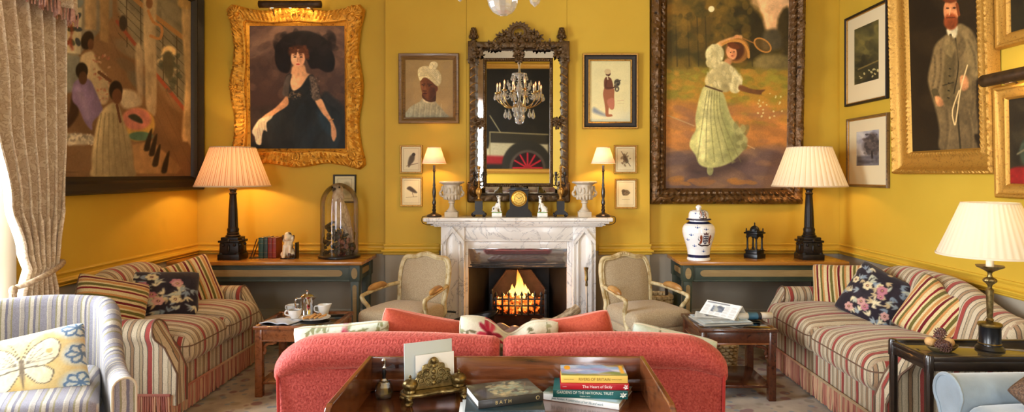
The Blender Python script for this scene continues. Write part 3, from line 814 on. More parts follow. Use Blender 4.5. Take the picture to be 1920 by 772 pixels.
p.ell(352, 42+92, 10, 8, (196, 140, 86), .3)
p.ell(354, 184, 44, 46, (150, 104, 48), .12, 30); p.ell(348, 184, 32, 36, (84, 48, 22), .3, 20); p.ell(333, 190, 19, 27, (214, 154, 104), .2, -15); p.ell(340, 196, 10, 18, (180, 116, 74), .5, -15, .6); p.ell(340, 166, 24, 11, (104, 56, 24), .3, 20); p.line([(300, 160), (330, 148), (370, 152), (392, 180), (396, 208)], 9, (188, 136, 66), 1, 4)
p.ell(330, 190, 2.5, 2, (60, 34, 22), .4); p.ell(342, 188, 2.5, 2, (60, 34, 22), .4); p.ell(336, 203, 5, 2, (150, 58, 44), .4)
p.poly([(312, 214), (334, 214), (330, 236), (306, 236)], (190, 136, 88), 3, 3)
p.poly([(262, 250), (300, 222), (346, 248), (358, 268), (346, 300), (320, 334), (270, 326), (240, 306), (240, 280)], (196, 180, 128), 3, 5, c2=(176, 160, 108))
p.ell(272, 196, 34, 36, (204, 190, 138), .15, 20); p.ell(262, 226, 22, 22, (190, 174, 122), .2)
p.poly([(346, 256), (372, 286), (372, 312), (356, 338), (330, 330), (334, 290)], (198, 184, 134), 3, 4)
for bx_ in ((246, 166, 300, 250), (246, 250, 340, 326), (340, 266, 370, 330)): p.dabs(28, bx_, (4, 8), [(228, 216, 166), (168, 152, 104), (214, 200, 148), (186, 172, 122)], .4, 1.8, 70)
p.line([(240, 312), (300, 332)], 6, (96, 72, 40))
p.poly([(366, 308), (404, 322), (436, 326), (458, 326), (446, 336), (440, 344), (400, 338), (362, 326)], (112, 74, 40), 2.5, 3)
p.line([(372, 138), (418, 158)], 4, (150, 104, 50))
for an in range(36): pass
ring = [(446+34*math.cos(t)*math.cos(.6)-20*math.sin(t)*math.sin(.6), 164+34*math.cos(t)*math.sin(.6)+20*math.sin(t)*math.cos(.6)) for t in np.linspace(0, 2*PI, 30)]
p.poly(ring, (120, 88, 40), 2, op=.5); p.line(ring, 5, (180, 128, 60)); p.ell(258, 33, 11, 11, (212, 196, 150), .2)
p.grain(8)
TW = 285/201.7; TH = (383+62)/201.7
TEN_P = [(0, 0), (0, .03), (.012, .05), (.03, .075), (.05, .082), (.07, .07), (.085, .05), (.10, .06), (.115, .055), (.13, .03), (.14, .012), (.146, .006)]
def ten_disp(side, t, s_, j):
    if 1 < j < 5: return .016*abs(math.sin(s_*42+j*1.3))*math.cos(s_*19+j)+.006*math.sin(s_*130+j*2)
    if 5 < j < 9: return .010*math.sin(s_*95+j)
    return 0
tennis = picture('tennis_painting', 'very large painting of a lady in a pale dress swinging a tennis racket', 'painting', (X_(1362, 5.95), 5.935, Z_(160, 5.95)), (R(2.2), 0, 0),
        TW, TH, .146, TEN_P, 'carved_dark_gilt', p, 'oil_paint', gain=1.15, nseg=150, disp=ten_disp)

# ---- big group painting on the left wall (drawn as seen from the camera side)
ZL0, ZL1, YL0, YL1 = 1.545, 3.15, 4.235, 5.86
def warpL(u, v):
    Y = YL0+(YL1-YL0)*u; z = ZL1+(ZL0-ZL1)*v
    return 1.93*(CX-3.05*F/Y), 1.93*(CY-(z-HE)*F/Y)
p = Paint(0, 0, YL1-YL0, ZL1-ZL0, 250).painterly(.075); p.warp(warpL)
p.px = lambda: 1.4
p.fill((128, 92, 58))
p.dabs(140, (240, -100, 700, 640), (14, 50), [(138, 100, 64), (118, 84, 54), (146, 108, 72), (110, 78, 52)], .3, 3, 50)
for k in range(16): p.line([(380+k*34, 60), (640+k*40, 640)], 2, (104, 74, 48), .5)
p.poly([(240, -200), (420, -200), (420, 60), (300, 200), (300, 330), (240, 340)], (126, 120, 106), 4)
p.poly([(240, 20), (312, 30), (306, 196), (240, 190)], (186, 178, 152), 3)
for k in range(9): p.ell(252+(k % 3)*22, 60+(k//3)*46, 9, 16, [(150, 62, 44), (70, 92, 70), (60, 70, 84)][k % 3], .3, 20*k)
p.poly([(262, 60), (280, 110), (262, 150), (280, 180)], (160, 60, 44), 6, 3)
p.poly([(240, 196), (304, 206), (296, 330), (240, 330)], (128, 134, 128), 4)
p.ell(288, 8, 28, 22, (108, 122, 126), .2); p.poly([(318, -200), (364, -200), (362, 110), (322, 106)], (168, 138, 96), 4); p.poly([(372, -200), (412, -200), (406, 156), (376, 146)], (152, 118, 74), 4)
p.poly([(430, -200), (720, -200), (720, 420), (668, 380), (560, 260), (500, 150), (440, 40)], (112, 106, 88), 6)
p.dabs(80, (470, -200, 700, 330), (8, 26), [(124, 118, 98), (98, 92, 78), (134, 124, 100)], .4, 2.4, 40)
for k in range(7): p.line([(440, -60+k*30), (700, 190+k*34)], 2, (60, 50, 40), .8)
for xx in (470, 520, 600, 650): p.line([(xx, xx-520), (xx+2, xx-300)], 3, (70, 56, 40))
p.line([(470, -30), (560, 50), (690, 150)], 16, (160, 112, 60)); p.line([(436, 78), (500, 160)], 12, (150, 64, 44)); p.line([(560, 250), (676, 394)], 13, (156, 66, 44)); p.ell(458, 84, 14, 28, (48, 40, 38), .3)
p.ell(622, 186, 26, 20, (208, 170, 112), .4); p.dabs(30, (590, 160, 660, 330), (4, 10), [(206, 180, 130), (60, 70, 60), (80, 84, 70)], .6)
p.poly([(600, 200), (632, 190), (638, 270), (610, 280)], (84, 80, 62), 4, 3)
p.poly([(536, -200), (590, -200), (576, 60), (578, 240), (576, 404), (560, 412), (540, 380), (536, 240), (530, 100)], (164, 144, 110), 4, 3)
p.ell(552, 12, 12, 20, (130, 84, 52), .3); p.line([(548, 40), (566, 80), (596, 100), (590, 140), (556, 130)], 10, (176, 118, 64), 1, 3)
p.poly([(668, 30), (720, 20), (720, 510), (690, 512), (668, 490), (680, 300)], (168, 140, 96), 4, 3); p.ell(684, 10, 30, 24, (176, 140, 80), .3)
p.poly([(505, 160), (530, 190), (528, 360), (514, 370), (504, 260)], (170, 150, 120), 5, 3, op=.8)
p.poly([(440, 330), (500, 330), (520, 380), (460, 390)], (178, 164, 136), 6, 4)
p.poly([(306, 208), (330, 188), (352, 190), (368, 236), (404, 282), (408, 330), (400, 372), (372, 374), (340, 330), (310, 260)], (176, 158, 124), 4, 4)
p.dabs(50, (352, 190, 410, 370), (3, 5), [(168, 92, 74), (186, 150, 120)], .6); p.ell(330, 146, 22, 34, (44, 30, 24), .2, 15); p.ell(342, 160, 11, 20, (110, 66, 42), .3)
p.line([(372, 262), (412, 292)], 12, (112, 70, 46))
p.poly([(278, 330), (300, 400), (282, 440), (262, 462), (248, 450), (266, 400)], (72, 44, 30), 4, 3)
p.poly([(280, 304), (306, 284), (340, 290), (360, 330), (380, 378), (384, 404), (350, 440), (346, 470), (320, 440), (298, 390), (276, 360)], (118, 98, 152), 3, 4)
p.poly([(290, 320), (312, 330), (336, 400), (330, 430)], (146, 126, 172), 8, 3, op=.6)
p.ell(310, 256, 22, 30, (34, 26, 24), .2); p.ell(314, 282, 15, 24, (92, 56, 38), .25)
p.poly([(244, 484), (300, 484), (350, 490), (350, 520), (244, 520)], (178, 168, 148), 5, 3); p.dabs(60, (246, 484, 346, 520), (3, 7), [(204, 196, 178), (130, 122, 110)], .6, 2)
p.ell(510, 450, 62, 60, (186, 146, 60), .12); p.ell(506, 430, 52, 40, (188, 108, 96), .25); p.ell(520, 492, 44, 16, (70, 122, 98), .3); p.poly([(476, 420), (500, 412), (524, 430), (526, 446), (496, 436)], (48, 56, 48), 3, 3)
p.poly([(490, 524), (560, 508), (668, 606), (650, 626), (498, 626)], (158, 118, 70), 4)
for k, (bx, by) in enumerate(((548, 510), (566, 528), (578, 566), (610, 590))): p.poly([(bx, by-24), (bx+14, by-44), (bx+8, by+10), (bx+2, by+34), (bx-16, by+30)], (40, 32, 28), 3, 3)
p.poly([(346, 560), (356, 490), (372, 420), (400, 382), (436, 372), (454, 420), (470, 466), (488, 520), (496, 600), (494, 640), (352, 640), (346, 600)], (170, 156, 116), 4, 5, c2=(150, 134, 96))
for k in range(6): p.line([(380+k*14, 410), (366+k*20, 520), (362+k*24, 630)], 5, (128, 114, 80), .5, 4)
p.ell(432, 328, 24, 36, (40, 28, 24), .18); p.ell(436, 348, 18, 28, (112, 66, 44), .25); p.line([(436, 380), (448, 440)], 9, (104, 60, 42))
p.line([(250, 622), (300, 620)], 3, (96, 66, 40), .6)
p.grain(7); g_ = p.a.mean(-1, keepdims=True); p.a = p.a*.66+g_*np.array([1.03, .99, .90])*.34
BL_P = [(0, 0), (0, .06), (.01, .075), (.03, .078), (.05, .06), (.075, .045), (.095, .05), (.11, .035), (.122, .02), (.126, .008)]
picture('group_painting', 'very large black framed painting of seated women on the left wall', 'painting', (XL+.008, (YL0+YL1)/2, (ZL0+ZL1)/2), (0, R(0), PI/2),
        YL1-YL0+.24, ZL1-ZL0+.24, .12, BL_P, 'black_frame', p, 'oil_paint', gain=1.3)

# ---- right wall
def warpR(y0, y1, z0, z1, off):                       # y0 far, y1 near
    def fn(u, v):
        Y = y0+(y1-y0)*u; z = z1+(z0-z1)*v
        return 1.9305*(CX+(XR-off)*F/Y-1560), 1.93*(CY-(z-HE)*F/Y)
    return fn
RW = (0, 0, -PI/2)
# man with a riding crop
y0, y1, z0, z1 = 4.84, 4.18, 1.74, 3.05
p = Paint(0, 0, y0-y1, z1-z0, 150).painterly(.085).warp(warpR(y0, y1, z0, z1, .06)); p.px = lambda: 1.6
p.fill((38, 28, 16)); p.dabs(50, (290, -120, 530, 545), (20, 50), [(46, 34, 18), (32, 24, 14), (54, 40, 22)], .4, 1.5)
p.poly([(352, 160), (392, 122), (424, 92), (446, 100), (468, 124), (484, 180), (495, 232), (490, 274), (470, 310), (474, 420), (476, 480), (462, 492), (468, 545), (360, 545), (356, 470), (346, 400), (330, 330), (324, 280), (338, 210)], (122, 100, 62), 4, 4, c2=(98, 80, 52))
p.poly([(384, 170), (410, 150), (408, 300), (404, 380), (372, 370), (370, 300)], (92, 76, 46), 5, 3); p.poly([(440, 120), (486, 220), (480, 280), (450, 250)], (146, 122, 76), 8, 3, op=.6)
for k in range(5): p.line([(392-k*2, 250+k*26), (396-k*2, 252+k*26)], 4, (40, 32, 20))
p.line([(412, 130), (420, 240), (404, 340)], 4, (54, 44, 26), .9, 4); p.line([(370, 310), (404, 300)], 3, (50, 42, 26)); p.line([(412, 380), (420, 545)], 6, (50, 42, 26), .8)
p.line([(344, 330), (356, 372)], 20, (84, 70, 42)); p.poly([(344, 350), (362, 352), (372, 380), (352, 384)], (176, 122, 76), 3, 3)
p.poly([(424, 282), (444, 278), (450, 318), (430, 330)], (186, 130, 82), 3, 3)
p.line([(448, 240), (424, 330), (408, 440), (402, 446), (398, 400), (420, 330)], 4, (196, 168, 116), 1, 3)
p.poly([(388, 104), (420, 100), (414, 140), (392, 132)], (196, 178, 136), 3, 3); p.line([(398, 130), (402, 150)], 8, (54, 40, 28))
p.ell(402, 44, 24, 46, (184, 122, 76), .15); p.ell(400, 82, 22, 30, (132, 66, 32), .3); p.ell(400, -10, 28, 26, (104, 52, 24), .25); p.line([(420, 20), (426, 60)], 8, (116, 60, 28))
p.ell(391, 34, 5, 3, (44, 28, 20), .4); p.ell(412, 34, 5, 3, (44, 28, 20), .4); p.line([(400, 36), (396, 58)], 4, (206, 146, 98)); p.line([(388, 68), (412, 68)], 5, (96, 46, 24))
for (x0_, y0_, x1_, y1_) in ((346, 200, 336, 320), (366, 180, 352, 330), (452, 150, 474, 260), (462, 300, 452, 420), (380, 400, 372, 540), (440, 400, 452, 540)): p.line([(x0_, y0_), ((x0_+x1_)/2+6, (y0_+y1_)/2), (x1_, y1_)], 7, (80, 64, 40), .35, 4); p.line([(x0_+9, y0_), ((x0_+x1_)/2+14, (y0_+y1_)/2), (x1_+8, y1_)], 5, (140, 116, 74), .2, 4)
p.poly([(396, 128), (372, 170), (400, 214), (412, 160)], (134, 112, 70), 3, 2, op=.7); p.poly([(424, 126), (446, 168), (420, 222), (414, 160)], (108, 88, 54), 3, 2, op=.7)
p.grain(7)
GM_P = [(0, 0), (0, .05), (.008, .07), (.02, .075), (.032, .066), (.04, .05), (.06, .03), (.105, .022), (.125, .026), (.14, .034), (.155, .030), (.165, .012), (.17, .007)]
def gm_disp(side, t, s_, j):
    return .008*abs(math.sin(s_*95)) if 1 < j < 5 else (.003*math.sin(s_*150) if 8 < j < 11 else 0)
picture('portrait_painting', 'tall portrait of a bearded man in tweed holding a riding crop', 'painting', (XR-.012, (y0+y1)/2-.02, (z0+z1)/2), (R(1.5), 0, -PI/2),
        y0-y1+.42, z1-z0+.34, .17, GM_P, 'gilt_warm', p, 'oil_paint', gain=1.25, nseg=120, disp=gm_disp)
# two small framed prints
y0, y1, z0, z1 = 5.85, 5.17, 2.18, 2.985
p = Paint(0, 0, 5.69-5.29, .50, 100)
p.px = lambda: 1.2
p.warp(warpR(5.71, 5.32, 2.36, 2.87, .02)); p.fill((92, 84, 44))
p.dabs(60, (85, 80, 180, 200), (8, 22), [(132, 118, 60), (84, 78, 42), (110, 100, 54), (60, 56, 32)], .5, 1.5); p.dabs(60, (85, 200, 180, 320), (6, 18), [(54, 50, 28), (40, 38, 24), (74, 66, 36)], .5, 2)
p.dabs(12, (95, 250, 160, 290), (2, 4), [(190, 176, 120)], .9); p.line([(90, 250), (168, 214)], 5, (120, 104, 56)); p.grain(6)
SM_P = [(0, 0), (0, .022), (.004, .028), (.012, .026), (.018, .018), (.024, .012), (.026, .006)]
def gold_edge(pic, w, h, ins): frame_mb(w-2*ins, h-2*ins, [(0, .006), (0, .015), (.003, .018), (.008, .014), (.008, .006)]).build('gilt_slip', 'gilt_warm', pic)
w_, h_ = y0-y1, z1-z0
q = picture('framed_print', 'small print of a dark green landscape with wide cream mount on right wall', 'picture', (XR-.004, (y0+y1)/2, (z0+z1)/2), RW, w_, h_, .026, SM_P, 'black_frame', p, 'paper_print', mount=(.115, .105, .05))
gold_edge(q, w_, h_, .02)
y0, y1, z0, z1 = 5.82, 5.16, 1.455, 2.067
p = Paint(0, 0, .42, .32, 110); p.px = lambda: 1.2; p.warp(warpR(5.67, 5.33, 1.59, 1.95, .02)); p.fill((176, 172, 168))
p.dabs(40, (80, 465, 185, 560), (8, 20), [(160, 156, 158), (194, 190, 182), (140, 138, 146)], .5, 1.6)
p.poly([(84, 580), (180, 570), (180, 632), (84, 632)], (96, 92, 96), 6); p.poly([(112, 560), (106, 530), (120, 500), (136, 478), (154, 492), (166, 530), (162, 566), (140, 576)], (92, 82, 78), 8, 4); p.dabs(70, (110, 484, 164, 572), (3, 7), [(84, 74, 70), (64, 58, 58), (118, 106, 96), (54, 48, 48)], .6, 1.3); p.line([(136, 560), (138, 606)], 7, (54, 46, 44))
p.dabs(30, (84, 590, 180, 630), (4, 10), [(120, 116, 116), (76, 72, 74)], .5, 2.5, 0); p.grain(5)
w_, h_ = y0-y1, z1-z0
q = picture('framed_print', 'small print of a grey tree with wide cream mount on right wall', 'picture', (XR-.004, (y0+y1)/2, (z0+z1)/2), RW, w_, h_, .022, SM_P, 'brown_frame', p, 'paper_print', mount=(.125, .105, .06))
gold_edge(q, w_, h_, .017)
# two partly visible gilt paintings at the right edge
GR_P = [(0, 0), (0, .035), (.01, .048), (.022, .046), (.034, .03), (.06, .022), (.075, .026), (.085, .016), (.088, .007)]
p = Paint(0, 0, .7, .6, 60); p.fill((46, 40, 24)); p.dabs(40, (0, 0, .7, .6), (.03, .1), [(60, 52, 30), (34, 28, 18), (72, 54, 30)], .5, 1.5); p.grain(7)
picture('gilt_framed_painting', 'dark landscape painting in a gilt frame, cut off at the top right corner', 'painting', (XR-.01, 3.945-.45, 2.335+.40), (R(1), 0, -PI/2), .90, .80, .088, GR_P, 'gilt_warm', p, 'oil_paint')
p = Paint(600, 320, 1100, 720, 90).painterly(.085); p.fill((52, 44, 30)); p.dabs(50, (600, 320, 1100, 720), (20, 50), [(62, 52, 34), (40, 34, 24), (70, 60, 40)], .5, 1.4)
p.poly([(600, 650), (700, 640), (820, 650), (900, 690), (900, 720), (600, 720)], (134, 34, 30), 6, 3)
p.poly([(650, 560), (720, 480), (800, 520), (820, 640), (700, 660)], (60, 66, 50), 6, 4); p.poly([(690, 420), (720, 380), (800, 380), (830, 430), (760, 450)], (170, 44, 32), 5, 4); p.ell(760, 470, 34, 44, (176, 120, 80), .2)
p.line([(640, 580), (720, 540)], 8, (120, 110, 80)); p.grain(7)
picture('gilt_framed_painting', 'dark painting of a figure in red, below the right picture light', 'painting', (XR-.01, 3.95-.46, 1.765), (R(1), 0, -PI/2), .92, .68, .088, GR_P, 'gilt_warm', p, 'oil_paint')
picture_light('picture_light', 'bronze picture light over the gilt framed painting at the right edge', (XR-.17, 3.49, 2.13), (0, 0, -PI/2), .75, .034)

for k in (-1, 0, 1): bulb((XR-.125, 3.49+.22*k, 2.10), .8, (1, .68, .36), .012, 'picture_light_bulb')

# ---- four bird prints and the small dark framed print
def bird_print(k):
    p = Paint(0, 0, 40, 52, 110); p.fill((216, 206, 172)); p.line([(4, 4), (36, 4), (36, 48), (4, 48), (4, 4)], .7, (170, 150, 110)); p.grain(3)
    if k == 0: p.poly([(13, 36), (16, 22), (22, 16), (27, 18), (26, 28), (20, 36), (15, 42)], (96, 86, 70), 1.5, 4); p.ell(25, 16, 3.6, 3.4, (70, 62, 52), .3); p.line([(10, 40), (34, 34)], 1.2, (120, 96, 70))
    if k == 1: p.poly([(10, 20), (16, 16), (24, 20), (32, 28), (24, 28), (16, 24)], (84, 74, 62), 1.2, 4); p.line([(22, 28), (24, 36)], 1, (110, 90, 70)); p.line([(8, 37), (32, 36)], .8, (150, 130, 100))
    if k == 2: p.line([(12, 10), (30, 40)], 1.4, (100, 84, 60)); p.line([(24, 12), (14, 36)], 1.2, (110, 94, 70)); p.poly([(16, 18), (22, 20), (26, 30), (22, 34), (16, 26)], (92, 80, 62), 1.5, 4); p.dabs(14, (12, 12, 30, 40), (1, 2.4), [(130, 110, 80), (110, 100, 74)], .7)
    if k == 3: p.ell(20, 24, 8, 5.5, (124, 108, 82), .25); p.ell(15, 21, 4, 3.4, (110, 94, 70), .25); p.dabs(10, (13, 20, 28, 30), (1, 2), [(90, 78, 60), (150, 134, 104)], .6); p.line([(12, 37), (28, 37)], .7, (160, 142, 110))
    return p
BIRD_P = [(0, 0), (0, .014), (.003, .018), (.010, .017), (.014, .010), (.016, .005)]
for k, (x0, y0, x1, y1, lab) in enumerate(((750, 272, 792, 325, 'small gold framed print of a perched bird, upper left of the mantelpiece lamp'), (751, 331, 792, 387, 'small gold framed print of a dark bird stretching, lower left of the mantelpiece lamp'),
                                           (1151, 272, 1194, 325, 'small gold framed print of a bird among twigs, upper right of the mantelpiece lamp'), (1153, 335, 1194, 391, 'small gold framed print of a plump brown bird, lower right of the mantelpiece lamp'))):
    picture('bird_print', lab, 'picture', (X_((x0+x1)/2, 5.905), BY-.003, Z_((y0+y1)/2, 5.905)), (0, 0, 0), (x1-x0)/203.2, (y1-y0)/203.2, .016, BIRD_P, 'gilt_dull', bird_print(k), 'paper_print', group='bird prints beside the mirror')
p = Paint(0, 0, 40, 52, 60); p.fill((204, 196, 164)); p.line([(6, 6), (34, 6), (34, 46), (6, 46), (6, 6)], .8, (150, 140, 110)); p.ell(24, 26, 9, 14, (170, 160, 128), .4); p.grain(4)
picture('framed_print', 'small pale print in a thin black frame behind the glass dome', 'picture', (X_(646.5, 5.99), 5.993, Z_(353.5, 5.99)), (0, 0, 0), 43/200.4, 53/200.4, .016, BIRD_P, 'black_frame', p, 'paper_print')

# ---- painting of a motor car on the rear wall, seen in the mirror
p = Paint(0, 0, 260, 234, 170); p.vgrad([(0, (18, 16, 12)), (.4, (26, 22, 16)), (.8, (34, 28, 20)), (1, (28, 22, 18))])
p.dabs(60, (0, 0, 260, 240), (10, 30), [(30, 26, 18), (18, 16, 12), (38, 32, 22)], .5, 1.6)
p.poly([(60, 176), (196, 172), (200, 186), (222, 190), (222, 204), (196, 212), (60, 210)], (146, 136, 108), 2); p.poly([(64, 152), (192, 150), (194, 172), (62, 176)], (44, 38, 26), 2)
p.line([(60, 154), (196, 148), (196, 212)], 2.4, (120, 108, 76)); p.line([(196, 110), (172, 148)], 2, (130, 120, 90)); p.poly([(110, 206), (240, 202), (240, 222), (120, 224)], (120, 28, 28), 3)
p.ell(110, 226, 58, 58, (40, 36, 28), .06); p.ell(108, 232, 42, 42, (70, 60, 50), .06); p.ell(108, 232, 36, 36, (34, 16, 16), .06)
for k in range(12): p.line([(108, 232), (108+34*math.cos(k*PI/6), 232+34*math.sin(k*PI/6))], 3.4, (160, 30, 42))
p.ell(108, 232, 8, 8, (130, 32, 38), .2); p.grain(7)
picture('car_painting', 'huge dark painting of an old motor car, seen only in the mirror', 'painting', (-.2, YR+.01, 2.83), (0, 0, PI), 2.75, 2.5, .11, [(a*1.25, b*1.3) for a, b in GR_P], 'gilt_warm', p, 'oil_paint', gain=1.2)
# ================================================================ fireplace
def make_marble():
    m, nt, b, o = nt_new('white_marble'); setp(b, rough=.25, coat=.2)
    v = coords(nt, (1, 1, .8), (0, R(35), 0))
    n = noise(nt, v, 3.2, 7, .6, 1.2)
    d = math_(nt, 'ABSOLUTE', math_(nt, 'SUBTRACT', n, .5))
    vein = ramp(nt, d, [(.0, C(172, 168, 170)), (.005, C(214, 210, 206)), (.018, C(238, 233, 226))])
    n2 = ramp(nt, noise(nt, v, 2.5, 3), [(.4, (.86, .85, .85, 1)), (.6, (1, 1, 1, 1))])
    mx = nt.nodes.new('ShaderNodeMix'); mx.data_type = 'RGBA'; mx.blend_type = 'MULTIPLY'; mx.inputs[0].default_value = 1
    nt.links.new(vein, mx.inputs[6]); nt.links.new(n2, mx.inputs[7]); nt.links.new(mx.outputs[2], b.inputs['Base Color'])
    MATS['white_marble'] = m
make_marble()
mat('soot_iron', C(22, 21, 21), .55, .3, col2=C(34, 31, 29), nscale=12, bmp=.3, bscale=30)
mat('grate_iron', C(48, 50, 54), .4, .7, col2=C(30, 31, 34), nscale=30)
mat('fireback_brick', C(66, 44, 34), .8, 0, col2=C(42, 28, 22), nscale=9, bmp=.5, bscale=25, bdist=.01)
mat('slate', C(40, 40, 42), .4, 0, col2=C(56, 55, 55), nscale=5)
mat('brass', C(156, 134, 84), .33, .85, col2=C(88, 72, 40), nscale=40)
mat('brass_bright', C(222, 186, 104), .2, .95)
mat('black_metal', C(24, 23, 25), .35, .4)
mat('black_marble', C(14, 14, 17), .28, 0, col2=C(24, 24, 28), nscale=10, coat=.1)
mat('dark_bronze', C(44, 32, 24), .4, .5, col2=C(28, 20, 16), nscale=20, bmp=.3, bscale=80)
mat('ebony_turned', C(34, 24, 20), .3, 0, col2=C(46, 32, 24), nscale=20, coat=.3)

fp = thing('fireplace_surround', 'white veined marble fireplace surround with mantel shelf in the middle of the back wall', 'fireplace', (-.076, BY, 0))
ox = -.076
def loc_box(x0, x1, y0, y1, z0, z1, r=.004): return MB().rbox(((x0+x1)/2-ox, (y0+y1)/2-BY, (z0+z1)/2), (x1-x0, y1-y0, z1-z0), r, 1)
sh = MB()
for (dx, yf, z0, z1, r) in ((0, 5.60, 1.150, 1.187, .012), (.03, 5.625, 1.130, 1.152, .008), (.06, 5.655, 1.112, 1.132, .006), (.085, 5.685, 1.100, 1.114, .004)):
    sh.rbox((((-.912+dx)+(.757-dx))/2-ox, (yf+BY)/2-BY, (z0+z1)/2), (1.669-2*dx, BY-yf, z1-z0), r, 3)
sh.build('shelf', 'white_marble', fp)
loc_box(-.560, .412, 5.715, BY, .985, 1.102).build('frieze', 'white_marble', fp)
jm = MB()
for (a, b) in ((-.766, -.556), (.410, .613)):
    jm = loc_box(a, b, 5.70, BY, .14, 1.102); j = jm.build('jamb', 'white_marble', fp)
    loc_box(a-.012, b+.012, 5.685, BY, 0, .14, .006).build('plinth', 'white_marble', fp)
    c = (a+b)/2-ox; w = (b-a)/2
    ar = MB(); y = 5.70-BY
    # pointed gable, mouldings and lancet panel standing proud of the jamb
    ar.prism([(c, 1.098), (c-w*.97, .975), (c-w*.97, .945), (c-w*.78, .955), (c, 1.058), (c+w*.78, .955), (c+w*.97, .945), (c+w*.97, .975)], y-.022, y+.002, 'y')
    for sx in (-1, 1):
        ar.rbox((c+sx*w*.60, y-.008, .54), (.018, .024, .80), .004, 1); ar.rbox((c+sx*w*.93, y-.007, .54), (.012, .018, .80), .003, 1)
        ar.tube(smooth_path([(c+sx*w*.60, y-.008, .93), (c+sx*w*.50, y-.008, .99), (c+sx*w*.22, y-.008, 1.035), (c, y-.008, 1.058)], 6), .010, 6)
    ar.build('gothic_panel', 'white_marble', fp)
sl = MB()
for (x0, x1, z0, z1) in ((-.560, -.530, 0, .966), (.360, .412, 0, .966), (-.530, .360, .897, .966)):
    sl.rbox(((x0+x1)/2-ox, 5.80-BY, (z0+z1)/2), (x1-x0, .08, z1-z0), .004, 1)
sl.build('slip', 'white_marble', fp)
mo = MB(); mo.box(-.560-ox, .412-ox, 5.725-BY, 5.80-BY, .966, .986, .006)
for (a, b) in ((-.578, -.554), (.406, .430)): mo.box(a-ox, b-ox, 5.705-BY, 5.78-BY, .0, .98, .006)
mo.build('inner_moulding', 'white_marble', fp)

fb = MB()                                     # firebox: floor, splayed cheeks, back, sloping throat
xa, xb, ya, yb = -.555, .40, 5.79, 6.22
fb.add([(xa, ya, .0), (xb, ya, .0), (xb-.18, yb, .0), (xa+.18, yb, .0), (xa, ya, .93), (xb, ya, .93), (xb-.18, yb, .93), (xa+.18, yb, .93)],
       [(0, 1, 2, 3), (1, 5, 6, 2), (2, 6, 7, 3), (3, 7, 4, 0), (4, 7, 6, 5)])
o = fb.build('wall_firebox', 'soot_iron', smooth=False, mods=[('SOLIDIFY', dict(thickness=.012, offset=1))]); o['kind'] = 'structure'
hs = MB(); hs.rbox((-.08, 5.48, .02), (1.75, .62, .04), .006, 1); struct('floor_hearth', hs, 'slate')

sg = thing('smoke_guard', 'dark polished plate across the top of the fireplace opening', 'smoke guard', (-.085, 5.772, .815))
g = MB(); g.rbox((0, 0, 0), (.885, .006, .172), .002, 1)
def guard_mat():
    m, nt, b, o = nt_new('smoked_mirror'); setp(b, rough=.08, metal=.9); b.inputs['Base Color'].default_value = C(190, 190, 196); MATS['smoked_mirror'] = m
guard_mat()
g.build('plate', 'smoked_mirror', sg, rot=(R(10), 0, 0))
g = MB(); g.rbox((0, -.013, -.086), (.885, .010, .010), .003, 1); g.build('edge_strip', 'black_metal', sg)

gr = thing('fire_grate', 'iron fire basket with spear topped bars holding a burning fire', 'fire grate', (-.077, 5.93, .0))
bk = MB(); x0, x1, zt = -.245, .245, .655
bk.prism([(x0, .03), (x1, .03), (x1, .48), (x1-.13, zt), (x0+.13, zt), (x0, .48)], .15, .18, 'y')
bk.build('fireback', 'fireback_brick', gr)
rim = MB(); rim.tube([(x0, .145, .05), (x0, .145, .48), (x0+.13, .145, zt), (x1-.13, .145, zt), (x1, .145, .48), (x1, .145, .05)], .012, 8)
rim.build('fireback_rim', 'fireback_brick', gr)
bars = MB()
for z in (.29, .37, .43): bars.rbox((0, -.10, z), (.47, .014, .014), .003, 1); 
for sx in (-1, 1):
    for z in (.29, .43): bars.rbox((sx*.225, 0, z), (.014, .2, .014), .003, 1)
for i in range(7): bars.rbox((-.18+.06*i, 0, .285), (.012, .2, .010), .002, 1)
bars.build('basket', 'grate_iron', gr)
for i in range(8):
    x = -.205+.0586*i; b1 = MB(); b1.rbox((x, -.112, .37), (.018, .012, .17), .003, 1)
    b1.lathe([(.004, 0), (.013, .01), (.015, .02), (.008, .034), (.001, .052)], 8, (x, -.112, .455)); b1.build('bar', 'grate_iron', gr)
for sx in (-1, 1):
    b1 = MB(); b1.rbox((sx*.245, -.10, .24), (.024, .024, .48), .004, 1); b1.lathe([(.013, 0), (.017, .006), (.010, .016), (.014, .026), (.010, .040), (.001, .046)], 10, (sx*.245, -.10, .48)); b1.build('post', 'grate_iron', gr)
coal = MB()
for i in range(70):
    coal.ell((rnd(-.2, .2), rnd(-.08, .10), rnd(.30, .42)), (rnd(.02, .04), rnd(.02, .035), rnd(.018, .03)), (rnd(0, 3), rnd(0, 3), 0), 6, 5)
def ember_mat():
    m, nt, b, o = nt_new('embers'); setp(b, rough=.9); v = coords(nt)
    n = noise(nt, v, 16, 4, .6); b.inputs['Base Color'].default_value = C(30, 22, 18)
    nt.links.new(ramp(nt, n, [(.40, (0, 0, 0, 1)), (.52, (1, .13, .01, 1)), (.66, (1, .48, .09, 1))]), b.inputs['Emission Color']); b.inputs['Emission Strength'].default_value = 1.8; MATS['embers'] = m
ember_mat()
coal.build('coals', 'embers', gr)
lg = MB()
for (p0, p1, r) in (((-.17, -.02, .40), (.03, .04, .47), .028), ((.16, -.03, .40), (-.02, .05, .46), .026), ((-.06, -.06, .42), (.12, .02, .44), .022)): lg.tube([p0, ((p0[0]+p1[0])/2, (p0[1]+p1[1])/2, (p0[2]+p1[2])/2+.006), p1], r, 9)
lg.build('burning_log', 'embers', gr)
